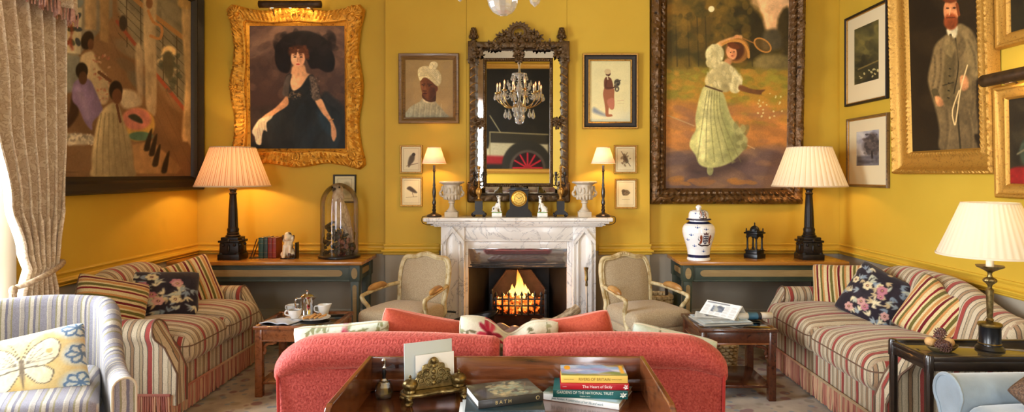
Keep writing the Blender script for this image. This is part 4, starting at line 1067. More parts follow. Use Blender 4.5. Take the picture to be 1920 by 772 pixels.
def flame_mat():
    m, nt, b, o = nt_new('flame'); nt.nodes.remove(b)
    v = coords(nt); sep = nt.nodes.new('ShaderNodeSeparateXYZ'); nt.links.new(v, sep.inputs[0])
    n = noise(nt, coords(nt, (1, 1, .35)), 22, 3, .6, .8)
    h = math_(nt, 'MULTIPLY', math_(nt, 'SUBTRACT', sep.outputs['Z'], .40), 2.9)
    t = math_(nt, 'ADD', h, math_(nt, 'MULTIPLY', math_(nt, 'SUBTRACT', n, .5), .5))
    col = ramp(nt, t, [(0, (1, .62, .16, 1)), (.35, (1, .5, .10, 1)), (.65, (1, .26, .03, 1)), (1, (.8, .10, .01, 1))])
    st = ramp(nt, t, [(0, (1, 1, 1, 1)), (.5, (.55, .55, .55, 1)), (1, (.16, .16, .16, 1))])
    e = nt.nodes.new('ShaderNodeEmission'); nt.links.new(col, e.inputs['Color']); nt.links.new(math_(nt, 'MULTIPLY', st, 5.0), e.inputs['Strength'])
    tr = nt.nodes.new('ShaderNodeBsdfTransparent'); mx = nt.nodes.new('ShaderNodeMixShader')
    lw = nt.nodes.new('ShaderNodeLayerWeight'); lw.inputs['Blend'].default_value = .3
    a = ramp(nt, math_(nt, 'ADD', lw.outputs['Facing'], math_(nt, 'MULTIPLY', math_(nt, 'SUBTRACT', n, .5), .6)), [(.25, (.75, .75, .75, 1)), (.8, (0, 0, 0, 1))])
    nt.links.new(a, mx.inputs[0]); nt.links.new(tr.outputs[0], mx.inputs[1]); nt.links.new(e.outputs[0], mx.inputs[2]); nt.links.new(mx.outputs[0], o.inputs['Surface']); MATS['flame'] = m
flame_mat()
for (x, y, z, h, r, ln) in ((.0, .02, .40, .36, .040, .02), (-.005, -.01, .40, .24, .034, -.012), (-.075, .02, .40, .14, .03, .02), (.055, .03, .40, .19, .028, -.015), (.125, .0, .39, .10, .024, .01), (-.14, .03, .39, .10, .022, .01), (.03, -.04, .40, .16, .03, .02), (-.045, -.02, .40, .20, .03, -.02), (.09, .04, .40, .13, .02, .0), (-.19, .0, .38, .07, .016, .01)):
    fl = MB()
    def ffn(u, v, x=x, y=y, z=z, h=h, r=r, ln=ln):
        rr = r*(math.sin(PI*min(1, v*1.15+.12))**.8 if v < .8 else math.sin(PI*min(1, v*1.15+.12))**.8 if v*1.15+.12 < 1 else 0)*(1-.35*v)*(1+.16*math.sin(3*2*PI*u+v*9))
        a = 2*PI*u+v*1.3
        return (x+rr*math.cos(a)+ln*math.sin(v*5+x*40)*v, y+.7*rr*math.sin(a), z+h*v)
    fl.grid(ffn, 16, 24, closeu=True); fl.build('flame', 'flame', gr)
bulb((-.08, 5.86, .56), 6, (1, .42, .10), .06, 'fire_light')
bulb((-.08, 5.72, .40), 2.5, (1, .42, .10), .06, 'fire_light')

# tufted ottoman between the sofa and the fire (shows in the smoke guard)
mat('brown_leather', C(126, 94, 86), .35, 0, col2=C(96, 68, 60), nscale=6, coat=.2)
ot = thing('ottoman', 'low buttoned brown leather ottoman before the fire, seen reflected in the smoke guard', 'ottoman', (-.1, 4.80, 0))
def tuft(p):
    z = p[2]
    if z > 0:
        u, v = p[0]/.11, p[1]/.11
        z += .045*(abs(math.sin(PI*(u+v)/2))*abs(math.sin(PI*(u-v)/2)))-.012
    return (p[0], p[1], z)
m_ = MB(); m_.rbox((0, 0, .31), (1.0, .58, .12), .04, 3, (72, 28, 1), deform=tuft); m_.build('seat', 'brown_leather', ot)
m_ = MB(); m_.rbox((0, 0, .21), (.96, .54, .10), .01, 1); m_.build('frame', 'ebony_turned', ot)
for sx in (-1, 1):
    for sy in (-1, 1): m_ = MB(); m_.lathe([(.02, .0), (.026, .03), (.018, .05), (.03, .10), (.03, .165)], 14, (sx*.43, sy*.21, 0)); m_.build('leg', 'ebony_turned', ot)

# coal scuttle, logs, poker
sc_ = thing('coal_scuttle', 'black helmet shaped coal scuttle left of the fire', 'coal scuttle', (-.50, 5.40, .04), (0, 0, R(15)))
sc_.scale = (.84, .84, .84)
m_ = MB()
def scut(u, v):
    a = 2*PI*u; r = .10+.11*v**.8; lip = .10*max(0, math.cos(a))**2*v*v; z = .06+.30*v+.08*max(0, math.cos(a))**2*v**2-.04*max(0, -math.cos(a))*v
    return ((r+lip)*math.cos(a), r*.85*math.sin(a), z)
m_.grid(scut, 36, 14, closeu=True); m_.build('body', 'black_metal', sc_, mods=[('SOLIDIFY', dict(thickness=.006))])
m_ = MB(); m_.lathe([(.11, 0), (.115, .012), (.085, .03), (.10, .062), (.001, .066)], 24); m_.build('foot', 'black_metal', sc_)
m_ = MB(); m_.tube(smooth_path([(-.19, 0, .30), (-.26, 0, .33), (-.29, 0, .40), (-.22, 0, .45), (-.12, 0, .44)], 6), .010, 8); m_.build('handle', 'black_metal', sc_)
m_ = MB()
for i in range(40): a = rnd(0, 6.3); q = rnd(0, .13); m_.ell((q*math.cos(a), q*math.sin(a), rnd(.25, .31)), (rnd(.02, .035),)*3, (rnd(0, 3), rnd(0, 3), 0), 6, 5)
m_.build('coal', 'soot_iron', sc_)
mat('birch_bark', C(196, 178, 148), .85, 0, col2=C(116, 92, 66), nscale=14, stretch=(1, 1, 4), bmp=.4, bscale=40)
mat('wicker', C(196, 172, 128), .75, 0, col2=C(150, 122, 80), nscale=40, bmp=.3)
mat('cut_wood', C(206, 176, 128), .8, 0, col2=C(176, 142, 96), nscale=30)
def basket_mb(w, d, h, nst=22, nrow=8, taper=.85):
    m = MB()
    for k in range(nrow):
        t = k/(nrow-1); sc = taper+(1-taper)*t; path = []
        N = nst*4
        for i in range(N):
            a = 2*PI*i/N; c, s = math.cos(a), math.sin(a); q = (abs(c)**4+abs(s)**4)**-.25
            wv = .008*(1 if (i+2*k) % 4 < 2 else -1)
            path.append(((w/2*sc+wv)*c*q, (d/2*sc+wv)*s*q, .012+h*t))
        m.tube(path, h/nrow*.62, 6, closed=True)
    return m
lb = thing('log_basket', 'wicker log basket on the hearth right of the fire', 'basket', (.20, 5.38, .04), (0, 0, R(-10)))
m_ = basket_mb(.40, .30, .20); m_.box(-.165, .165, -.12, .12, 0, .02, .004); m_.build('body', 'wicker', lb)
for (x, y, z, ang, tilt, L, r, lab) in ((.09, 0, .30, 20, 28, .34, .042, 'split birch log lying on top, pointing to the right'), (-.02, .03, .27, -30, 10, .32, .034, 'thin birch log lying underneath, pointing left')):
    l_ = thing('log', 'birch firewood '+lab+' of the log basket', 'log', (.20+x, 5.38+y, z+.05), (0, R(-tilt), R(ang)), 'firewood logs')
    m_ = MB(); m_.tube([(-L/2+L*i/8, .006*math.sin(i*1.7), .005*math.cos(i*2.1)) for i in range(9)], [r*(1+.08*math.sin(i*2.3)) for i in range(9)], 12, caps=False); m_.build('bark', 'birch_bark', l_)
    m_ = MB()
    for sx in (-1, 1): m_.ell((sx*(L/2), .006*math.sin(8*1.7 if sx > 0 else 0), 0), (.004, r*.97, r*.97), None, 14, 8)
    m_.build('cut_end', 'cut_wood', l_)
pk = thing('poker', 'long steel poker with a brass handle leaning on the right marble jamb', 'poker', (.525, 5.48, .04), (R(-9), 0, R(4)))
m_ = MB(); m_.tube([(0, 0, 0), (0, 0, .60)], .007, 8); mat('steel_rod', C(176, 172, 160), .3, .85); m_.build('rod', 'steel_rod', pk)
m_ = MB(); m_.lathe([(.008, .56), (.012, .57), (.009, .60), (.016, .62), (.013, .64), (.015, .70), (.020, .712), (.021, .722), (.001, .73)], 16); m_.build('handle', 'brass', pk)

# ================================================================ mirror
mat('mirror_silver', C(235, 235, 230), .015, 1.0)
mat('aged_mirror', C(222, 222, 214), .05, 1.0)
MX = X_(973, BY-.05); mr = thing('mirror', 'tall carved gilt mirror with leafy crest hanging above the mantelpiece', 'mirror', (MX, BY-.004, Z_(378, 5.87)))
def mx(px): return (px-973)/204.5
def mz(py): return (378-py)/204.5
W_, H_ = mx(1066)-mx(880), mz(78)-mz(378)
def fsec(name, x0, x1, y0, y1, prof, m, nseg=1, disp=None):
    f = frame_mb(mx(x1)-mx(x0), mz(y0)-mz(y1), prof, nseg, disp)
    f.v = [(x+(mx(x0)+mx(x1))/2, y, z+(mz(y0)+mz(y1))/2) for x, y, z in f.v]; return f.build(name, m, mr, sharp=35)
fsec('outer_frame', 880, 1066, 78, 378, [(0, 0), (0, .045), (.008, .06), (.03, .066), (.052, .06), (.06, .046), (.064, .03)], 'mirror_gilt', 120, lambda s, t, q, j: .008*abs(math.sin(q*38)) if 1 < j < 5 else 0)
fsec('inner_frame', 906, 1037, 109, 350, [(0, .02), (0, .054), (.006, .064), (.016, .066), (.026, .06), (.032, .05), (.034, .04)], 'mirror_gilt', 160, lambda s, t, q, j: .005*abs(math.sin(q*150)) if 1 < j < 5 else 0)
bk = MB(); bk.box(mx(882), mx(1064), -.02, 0, mz(376), mz(80), .002); bk.build('backing', 'back_board', mr)
yo, yi = -.030, -.052
a, b, c, d = mx(893), mx(906.5), mx(1036.5), mx(1053); t0, t1, b0, b1 = mz(94), mz(109.5), mz(363), mz(349.5)
for nm, q in (('left', [(a, yo, b0), (b, yi, b1), (b, yi, t1), (a, yo, t0)]), ('right', [(d, yo, b0), (d, yo, t0), (c, yi, t1), (c, yi, b1)]), ('top', [(a, yo, t0), (b, yi, t1), (c, yi, t1), (d, yo, t0)]), ('bottom', [(a, yo, b0), (d, yo, b0), (c, yi, b1), (b, yi, b1)])):
    MB().add(q, [(0, 1, 2, 3)]).build('border_mirror', 'aged_mirror', mr, smooth=False)
g = MB(); g.box(mx(911), mx(1032), -.046, -.040, mz(347), mz(113), .0005, 0); g.build('glass', 'mirror_silver', mr)
def leaf(mb, c, ang, L, w, tilt=.3, curl=.25):
    n = 6; V = []; T = []; c = Vector(c); d = Vector((math.cos(ang), 0, math.sin(ang))); s = Vector((-math.sin(ang), 0, math.cos(ang)))
    for i in range(n+1):
        t = i/n; ww = w*math.sin(PI*min(1, t*.92+.08))**.8; out = -L*(tilt*t-curl*t*t)
        for k, kk in enumerate((-1, 0, 1)):
            V.append(c+d*(L*t)+s*(ww*kk)+Vector((0, out+(.25*ww if kk == 0 else 0)*-1, 0)))
    for i in range(n):
        for k in (0, 1): T.append((i*3+k, i*3+k+1, (i+1)*3+k+1, (i+1)*3+k))
    mb.add(V, T)
def leaves(mb, x, z, y, n, s, a0=0, a1=2*PI):
    for i in range(n):
        a = a0+(a1-a0)*(i+.5)/n+rnd(-.2, .2); leaf(mb, (x+.15*s*math.cos(a), y, z+.15*s*math.sin(a)), a, s*rnd(.8, 1.15), s*.24, rnd(.1, .7))
    mb.ell((x, y-.015, z), (s*.28, s*.3, s*.28), None, 8, 6)
cr = MB()
zc, rc = mz(62), .062
for i in range(15):
    a = R(-40)+R(260)*i/14; x, z = rc*1.15*math.cos(a), zc+rc*math.sin(a)
    leaf(cr, (x, -.05, z), a+1.2, .055, .015, .3); leaf(cr, (x, -.045, z), a-.4, .05, .014, .5); leaf(cr, (x, -.06, z), a+2.4, .04, .012, .5)
cr.tube([(rc*1.15*math.cos(R(-40)+R(260)*i/20), -.045, zc+rc*math.sin(R(-40)+R(260)*i/20)) for i in range(21)], .013, 8)
for px, py, n, s in ((973, 84, 12, .06), (958, 76, 9, .055), (988, 76, 9, .055), (945, 78, 9, .055), (1001, 78, 9, .055), (946, 64, 7, .045), (1000, 64, 7, .045), (935, 84, 8, .05), (1011, 84, 8, .05), (925, 86, 7, .045), (1021, 86, 7, .045), (936, 70, 6, .045), (1010, 70, 6, .045), (1030, 84, 6, .045), (917, 84, 6, .04), (973, 70, 9, .045), (973, 96, 8, .05)):
    leaves(cr, mx(px), mz(py), -.055, n, s)
for sg in (-1, 1): cr.tube(smooth_path([(0, -.05, mz(88)), (sg*.10, -.055, mz(80)), (sg*.20, -.05, mz(88)), (sg*.27, -.045, mz(80)), (sg*.32, -.04, mz(90))], 8), [.014*(1-.6*i/32) for i in range(33)], 8)
cr.build('crest', 'mirror_gilt', mr)
for px in (888, 1053):
    fn_ = MB(); x, z = mx(px), mz(79)
    fn_.lathe([(.03, 0), (.032, .012), (.016, .02), (.02, .035), (.036, .055), (.036, .08), (.02, .11), (.001, .13)], 14, (x, -.04, z))
    for k in range(4):
        for i in range(6): a = 2*PI*i/6+k*.5; fn_.ell((x+.034*(1-.18*k)*math.cos(a), -.04+.034*(1-.18*k)*math.sin(a), z+.05+.022*k), (.012, .012, .02), None, 6, 5)
    fn_.build('finial', 'mirror_gilt', mr)
for px in (885, 1060):
    e = MB(); e.rbox((mx(px), -.035, mz(98)), (.075, .07, .20), .008, 2); leaves(e, mx(px+(12 if px < 973 else -12)), mz(100), -.075, 9, .055); leaves(e, mx(px), mz(112), -.07, 7, .04); e.build('corner_block', 'mirror_gilt', mr)
    e = MB(); e.rbox((mx(px+2 if px < 973 else px-2), -.035, mz(360)), (.11, .07, .19), .02, 3)
    for k in range(3): e.ell((mx(px+4 if px < 973 else px-4), -.07-.01*k, mz(358)), (.045-.012*k, .012, .055-.014*k), None, 14, 8)
    e.build('corner_boss', 'mirror_gilt', mr)
    e = MB(); s_ = 1 if px < 973 else -1
    for (qx, qy, s) in ((897, 232, .05), (904, 228, .04), (892, 226, .04)): leaves(e, mx(973+(qx-973)*s_), mz(qy), -.06, 8, s)
    e.build('leaf_spray', 'mirror_gilt', mr)
    e = MB(); x = mx(px+1.5*s_); pts = []
    for k in range(15): z = mz(345-k*15.5); pts += [(x-.024*s_, -.058, z-.016), (x, -.076, z), (x+.026*s_, -.058, z+.016), (x+.026*s_, -.046, z+.024), (x-.024*s_, -.046, z+.040)]
    e.tube(pts, .005, 6); e.build('ribbon', 'gilt_dull', mr)
e = MB(); leaves(e, 0, mz(104), -.07, 10, .055); leaves(e, 0, mz(112), -.075, 6, .035); e.build('mask', 'mirror_gilt', mr)
e = MB(); leaves(e, mx(973), mz(353), -.07, 10, .04); e.build('leaf_boss', 'mirror_gilt', mr)

# ================================================================ things on the mantelpiece
MZ = 1.1872
mat('urn_stone', C(214, 200, 178), .6, 0, col2=C(190, 174, 150), nscale=9, bmp=.2, bscale=40)
def shade_mb(rt, rb, h, n, amp, z0, rows=10, st=1.0):
    m = MB()
    def fn(u, v):
        a = 2*PI*u; r = rb+(rt-rb)*v+.012*math.sin(PI*v)*-1*(rb-rt); r *= 1+amp*math.sin(n*a); return (r*math.cos(a), r*math.sin(a), z0+h*v)
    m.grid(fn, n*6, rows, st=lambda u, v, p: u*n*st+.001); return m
def trim_mb(r, z, w=.008, t=.004, seg=64): m = MB(); m.lathe([(r-t, z-w/2), (r+t*.6, z-w/2), (r+t*.6, z+w/2), (r-t, z+w/2)], seg, caps=False); return m
mat_shade('shade_blush', C(240, 208, 194), .14, C(238, 170, 140))
mat('shade_trim', C(222, 196, 160), .7)
def candle_lamp(px, lab):
    t = thing('table_lamp', lab, 'lamp', (X_(px, 5.71), 5.71, MZ), group='mantelpiece candlestick lamps')
    m = MB(); m.lathe([(.001, 0), (.066, 0), (.068, .010), (.06, .020), (.035, .030), (.016, .040), (.013, .05)], 32); m.build('base', 'ebony_turned', t)
    m = MB(); m.lathe([(.013, .045), (.020, .06), (.012, .075), (.016, .09), (.011, .10), (.019, .125), (.013, .15), (.010, .165), (.014, .18), (.018, .22), (.013, .26), (.010, .27), (.013, .28), (.009, .31), (.008, .40), (.014, .41), (.010, .42), (.010, .46)], 20); m.build('stem', 'ebony_turned', t)
    m = shade_mb(.058, .108, .145, 24, .002, .475); m.build('lamp_shade', 'shade_blush', t)
    m = MB(); m.add(trim_mb(.108, .478, .006, .002).v, trim_mb(.108, .478, .006, .002).f); q = trim_mb(.058, .618, .006, .002); m.add(q.v, q.f); m.build('shade_trim', 'shade_trim', t)
    sg = -1 if px < 973 else 1; m = MB(); m.tube(smooth_path([(sg*.055, 0, .010), (sg*.085, -.01, .006), (sg*.104, -.02, -.004), (sg*.098, -.05, -.045), (sg*.05, -.09, -.062), (sg*.0, -.08, -.060)], 6), .0032, 6); m.build('cord', 'black_metal', t)
    bulb((X_(px, 5.71), 5.71, MZ+.545), 6, (1, .60, .27), .02)
candle_lamp(814, 'turned dark candlestick lamp with small blush shade at the left end of the mantelpiece')
candle_lamp(1131, 'turned dark candlestick lamp with small blush shade at the right end of the mantelpiece')

def urn(px, lab):
    t = thing('urn', lab, 'urn', (X_(px, 5.71), 5.71, MZ), group='stone urns on the mantelpiece')
    m = MB(); m.rbox((0, 0, .024), (.115, .115, .048), .004, 1); m.build('plinth', 'urn_stone', t)
    m = MB(); m.lathe([(.048, .048), (.050, .056), (.034, .068), (.022, .09), (.020, .118), (.030, .126), (.030, .134), (.022, .14), (.05, .16), (.068, .185), (.074, .20), (.070, .205), (.070, .27), (.072, .285), (.094, .298), (.110, .304), (.111, .314), (.104, .318), (.090, .312), (.07, .29), (.001, .28)], 44)
    for i in range(14):
        a = 2*PI*i/14; m.ell((.066*math.cos(a), .066*math.sin(a), .178), (.012, .012, .026), (0, 0, a), 8, 6); 
        m.ell((.070*math.cos(a), .070*math.sin(a), .238+.008*math.sin(3*i)), (.012, .016, .034), (0, .2*math.sin(i*2), a), 8, 6)
        m.ell((.106*math.cos(a), .106*math.sin(a), .306), (.008, .012, .006), (0, 0, a), 6, 5)
    m.build('bowl', 'urn_stone', t)
    for sx in (-1, 1):
        m = MB(); m.tube(smooth_path([(sx*.062, 0, .18), (sx*.095, 0, .19), (sx*.105, 0, .215), (sx*.088, 0, .24), (sx*.084, 0, .265), (sx*.074, 0, .272)], 6), [.010]*31, 10); m.ell((sx*.095, 0, .20), (.014, .022, .018)); m.build('handle', 'urn_stone', t)
urn(847, 'carved pale stone urn on the left half of the mantelpiece'); urn(1096, 'carved pale stone urn on the right half of the mantelpiece')

def candelabrum(px, lab):
    t = thing('candelabrum', lab, 'candelabrum', (X_(px, 5.71), 5.71, MZ), group='candelabra beside the clock')
    m = MB()
    m.prism([(-.055, .022), (.055, .022), (.050, .045), (.030, .06), (.034, .075), (.034, .142), (-.034, .142), (-.034, .075), (-.030, .06), (-.050, .045)], -.035, .035); m.build('plinth', 'black_marble', t)
    m = MB()
    for sx in (-1, 1):
        for sy in (-1, 1): m.ell((sx*.046, sy*.028, .012), (.014, .014, .012)); m.tube(smooth_path([(sx*.05, sy*.03, .012), (sx*.062, sy*.036, .02), (sx*.056, sy*.034, .036)], 4), .006, 6)
    m.build('foot', 'dark_bronze', t)
    m = MB(); m.lathe([(.03, .142), (.034, .15), (.014, .16), (.010, .18), (.020, .20), (.024, .225), (.018, .25), (.008, .265), (.012, .28), (.007, .30), (.008, .40), (.014, .405), (.006, .42), (.013, .43), (.014, .452), (.009, .452)], 18)
    for i in range(6): a = 2*PI*i/6; m.ell((.020*math.cos(a), .020*math.sin(a), .225), (.007, .007, .026), None, 8, 6)
    m.build('stem', 'gilt_dull', t)
    for k in range(4):
        a = PI/4+k*PI/2; c, s = math.cos(a), math.sin(a); m = MB()
        m.tube(smooth_path([(.01*c, .01*s, .29), (.045*c, .045*s, .275), (.062*c, .062*s, .30), (.05*c, .05*s, .335), (.058*c, .058*s, .37)], 6), [.005]*25, 7)
        m.tube(smooth_path([(.01*c, .01*s, .36), (.03*c, .03*s, .35), (.034*c, .034*s, .375), (.02*c, .02*s, .385)], 5), .003, 6)
        m.lathe([(.004, .365), (.014, .372), (.010, .382), (.010, .40), (.012, .402), (.008, .402)], 10, (.058*c, .058*s, 0)); m.build('branch', 'dark_bronze', t)
candelabrum(898, 'bronze candelabrum on a black plinth, left of the clock on the mantelpiece'); candelabrum(1051, 'bronze candelabrum on a black plinth, right of the clock on the mantelpiece')

def glaze_mat(name, base, spot, sc, lo, hi):
    m, nt, b, o = nt_new(name); setp(b, rough=.18, coat=.4)
    n = noise(nt, coords(nt), sc, 1); nt.links.new(ramp(nt, n, [(lo, base), (hi, spot)]), b.inputs['Base Color']); MATS[name] = m
glaze_mat('spotted_glaze', C(232, 228, 218), C(24, 22, 24), 26, .60, .63)
mat('green_glaze', C(120, 160, 92), .25, coat=.4); mat('white_glaze', C(236, 234, 228), .15, coat=.5)
RM = lambda v: [('REMESH', dict(mode='VOXEL', voxel_size=v, use_smooth_shade=True)), ('SMOOTH', dict(factor=.5, iterations=2))]
def dalmatian(px, sg, lab):
    t = thing('dog_figurine', lab, 'figurine', (X_(px, 5.70), 5.70, MZ), (0, 0, 0), 'porcelain dogs on the mantelpiece')
    m = MB(); m.rbox((0, 0, .02), (.092, .06, .036), .004, 1); m.build('base', 'white_glaze', t)
    m = MB(); m.rbox((0, 0, .040), (.086, .055, .012), .005, 2); m.build('grass_mound', 'green_glaze', t)
    m = MB()          # sitting dog, head turned to the viewer; sg mirrors it
    m.ell((-.018*sg, 0, .07), (.030, .026, .030)); m.ell((.004*sg, 0, .098), (.024, .021, .042), (0, sg*R(22), 0)); m.ell((.016*sg, 0, .128), (.018, .018, .026))
    m.ell((.018*sg, 0, .152), (.014, .014, .022)); m.ell((.016*sg, -.004, .176), (.018, .019, .017)); m.ell((.020*sg, -.020, .171), (.010, .014, .009))
    for e in (-1, 1): m.ell((.016*sg+e*.015, .006, .178), (.005, .008, .014), (0, e*R(18), 0), 8, 6)
    for e in (-1, 1):
        m.tube([(.022*sg, e*.012, .118), (.028*sg, e*.013, .08), (.028*sg, e*.013, .052)], [.011, .008, .007], 8); m.ell((.032*sg, e*.013, .051), (.011, .007, .006)); m.ell((-.018*sg, e*.021, .062), (.024, .010, .020)); m.ell((.0, e*.022, .050), (.014, .008, .006))
    m.tube(smooth_path([(-.04*sg, 0, .055), (-.046*sg, -.02, .05), (-.03*sg, -.03, .05)], 5), .005, 6)
    m.build('dog', 'spotted_glaze', t, mods=RM(.0028))
dalmatian(932, 1, 'spotted porcelain dog figurine sitting left of the mantel clock'); dalmatian(1017, -1, 'spotted porcelain dog figurine sitting right of the mantel clock')

ck = thing('mantel_clock', 'black marble mantel clock with a round gold dial in the middle of the mantelpiece', 'clock', (X_(973, 5.74), 5.74, MZ))
m = MB(); m.prism([(-.115, 0), (.115, 0), (.115, .03), (.10, .055), (.082, .07), (.082, .236), (-.082, .236), (-.082, .07), (-.10, .055), (-.115, .03)], -.06, .05); m.rbox((0, -.005, .243), (.18, .13, .02), .004, 1); m.rbox((0, -.005, .256), (.14, .10, .014), .003, 1); m.build('case', 'black_marble', ck)
m = MB(); m.lathe([(.058, 0), (.070, .004), (.072, .012), (.064, .018), (.058, .010)], 48, caps=False); m.build('bezel', 'brass_bright', ck, loc=(0, -.060, .165), rot=(PI/2, 0, 0))
def dial_mat():
    m, nt, b, o = nt_new('gilt_dial'); setp(b, rough=.3, metal=.7); b.inputs['Base Color'].default_value = C(226, 190, 96); MATS['gilt_dial'] = m
dial_mat()
m = MB(); m.lathe([(.060, .004), (.044, .005), (.042, .009), (.038, .004), (.024, .003), (.022, .008), (.001, .009)], 48); m.build('dial', 'gilt_dial', ck, loc=(0, -.060, .165), rot=(PI/2, 0, 0))
for i in range(12):
    a = 2*PI*i/12; m = MB(); m.rbox((.051*math.sin(a), -.0665, .165+.051*math.cos(a)), (.003, .002, .010), .0005, 0, rot=(0, a, 0)); m.build('hour_mark', 'black_metal', ck)
for (a, L) in ((R(-50), .030), (R(62), .042)):
    m = MB(); m.tube([(0, -.071, .165), (L*math.sin(a), -.071, .165+L*math.cos(a))], [.0022, .001], 6); m.build('hand', 'black_metal', ck)
# ================================================================ console tables
mat_wood('honey_top', C(196, 140, 66), C(176, 118, 48), C(150, 96, 38), .22, 2.2, (1, 9, 9), .4)
mat('green_paint', C(62, 72, 56), .5, 0, col2=C(50, 60, 50), nscale=10, bmp=.1)
mat('blue_green_paint', C(58, 68, 62), .5, 0, col2=C(70, 80, 72), nscale=10, bmp=.1)
mat_wood('panel_paint', C(172, 146, 96), C(150, 124, 80), C(160, 136, 92), .5, 3, (1, 8, 8), 0)
ZT_ = .825
def console(x0, x1, near_left, body, label):
    cx = (x0+x1)/2; w = x1-x0; t = thing('console_table', label, 'console table', (cx, 5.70, 0)); hw = w/2; yf, yb = -.26, .255
    m = MB(); m.rbox((0, 0, ZT_-.016), (w, .53, .032), .006, 2); m.build('table_top', 'honey_top', t)
    hw -= .03; yf += .03; yb -= .02
    m = MB(); m.box(-hw+.02, hw-.02, yf+.012, yb, ZT_-.175, ZT_-.032, .003)
    for z in (ZT_-.045, ZT_-.168): m.box(-hw+.01, hw-.01, yf+.004, yf+.02, z-.008, z+.008, .003)
    m.build('frieze', body, t)
    L = w-.06-.30; m = MB(); pts = []
    for sg in (1, -1):
        for k in range(9): a = PI/2-PI*k/8; pts.append((sg*(L/2-.035+.035*math.cos(a)), ZT_-.105+sg*.028*math.sin(a)))
    m.prism(pts, yf+.005, yf+.014, 'y'); m.build('inlay_panel', 'panel_paint', t)
    for sx in (-1, 1):
        ends = MB(); pts = [(.17*math.cos(PI*k/8-PI/2)*0+sg*(.12+.03*math.cos(PI/2-PI*k/8)), ZT_-.105+sg*.026*math.sin(PI/2-PI*k/8)) for sg in (1, -1) for k in range(9)]
        ends.prism(pts, sx*(hw-.020), sx*(hw-.012), 'x'); ends.build('end_panel', 'panel_paint', t)
    for sx in (-1, 1):
        for y in (yf+.045, yb-.045):
            m = MB(); x = sx*(hw-.045)
            m.rbox((x, y, ZT_-.104), (.092, .092, .144), .004, 1)
            tap = lambda p: (p[0]*(1-.38*(.5-p[2]/.65)), p[1]*(1-.38*(.5-p[2]/.65)), p[2])
            m.rbox((x, y, .325), (.074, .074, .65), .004, 1, deform=tap); leg = m.build('leg', body, t)
            if y < 0:
                m = MB(); m.prism([(x+.026*math.cos(2*PI*k/24), ZT_-.105+.048*math.sin(2*PI*k/24)) for k in range(24)], y-.050, y-.044, 'y')
                pts = [(x+.018*math.cos(a), .60+.02*math.sin(a)) for a in [PI*k/8 for k in range(9)]]+[(x-.011, .12), (x+.011, .12)]
                m.prism([(a, b) for a, b in pts], y-.040, y-.030, 'y')
                m.build('leg_inlay', 'panel_paint', leg)
    return t
console(-3.065, -1.40, False, 'blue_green_paint', 'green painted console table with honey wood top, left of the fireplace behind the sofa')
console(1.304, 2.74, True, 'green_paint', 'green painted console table with honey wood top, right of the fireplace under the tennis painting')

# ================================================================ large lamps
mat('black_bronze', C(36, 28, 24), .4, .4, col2=C(22, 18, 16), nscale=16, bmp=.4, bscale=60)
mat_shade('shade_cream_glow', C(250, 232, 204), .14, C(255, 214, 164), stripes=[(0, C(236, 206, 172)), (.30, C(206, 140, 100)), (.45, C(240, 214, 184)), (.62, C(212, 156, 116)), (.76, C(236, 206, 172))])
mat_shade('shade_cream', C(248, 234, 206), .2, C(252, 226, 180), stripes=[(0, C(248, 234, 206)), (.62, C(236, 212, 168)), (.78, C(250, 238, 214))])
mat_shade('shade_ivory', C(228, 214, 188), .3, C(226, 206, 172))
def console_lamp(px, lab, smat, power, npl):
    Y = 5.62; t = thing('table_lamp', lab, 'lamp', (X_(px, Y), Y, ZT_), group='tall column lamps on the console tables')
    m = MB(); m.rbox((0, 0, .025), (.19, .19, .05), .006, 1)
    m.rbox((0, 0, .10), (.165, .165, .10), .006, 1, deform=lambda p: (p[0]*(1-.5*p[2]), p[1]*(1-.5*p[2]), p[2]))
    m.rbox((0, 0, .16), (.185, .185, .02), .006, 1); m.rbox((0, 0, .18), (.15, .15, .03), .006, 1)
    for k in range(4):
        a = k*PI/2; c, s = math.cos(a), math.sin(a); m.ell((.082*c, .082*s, .10), (.012 if c else .05, .012 if s else .05, .036), None, 12, 8)
        m.ell((.082*c-.05*s, .082*s+.05*c, .13), .014, None, 8, 6); m.ell((.082*c+.05*s, .082*s-.05*c, .13), .014, None, 8, 6); m.ell((.088*c, .088*s, .165), .016, None, 8, 6)
        m.ell((.07*(c-s), .07*(s+c), .045), (.022, .022, .03), None, 8, 6)
    m.build('plinth', 'black_bronze', t)
    m = MB(); m.lathe([(.060, .195), (.062, .205), (.050, .215), (.052, .225), (.046, .235), (.050, .26), (.040, .28)], 24)
    m.lathe([(.042, .28), (.036, .44), (.028, .56), (.030, .565), (.034, .575), (.026, .585), (.026, .60), (.036, .612), (.030, .622), (.001, .625)], 48, flute=lambda a, z: 1-(.07*(.5+.5*math.cos(12*a)) if z < .562 else 0)); m.build('column', 'black_bronze', t)
    m = MB(); m.lathe([(.008, .62), (.008, .655), (.014, .66), (.012, .70), (.001, .70)], 12); m.build('stem', 'brass', t)
    rt, rb, h, z0 = .185, .312, .345, .635
    m = shade_mb(rt, rb, h, npl, .007, z0, 12); m.build('lamp_shade', smat, t)
    m = MB()
    for (r, z) in ((rb, z0+.005), (rt, z0+h-.005)): q = trim_mb(r, z, .012, .003); m.add(q.v, q.f)
    m.build('shade_trim', 'shade_trim', t)
    bulb((X_(px, Y), Y, ZT_+.78), power, (1, .60, .25), .035)
console_lamp(437, 'tall black column lamp with glowing striped pleated shade on the left console table', 'shade_cream_glow', 14, 40)
console_lamp(1517, 'tall black column lamp with cream pleated shade on the right console table', 'shade_cream', 5, 40)

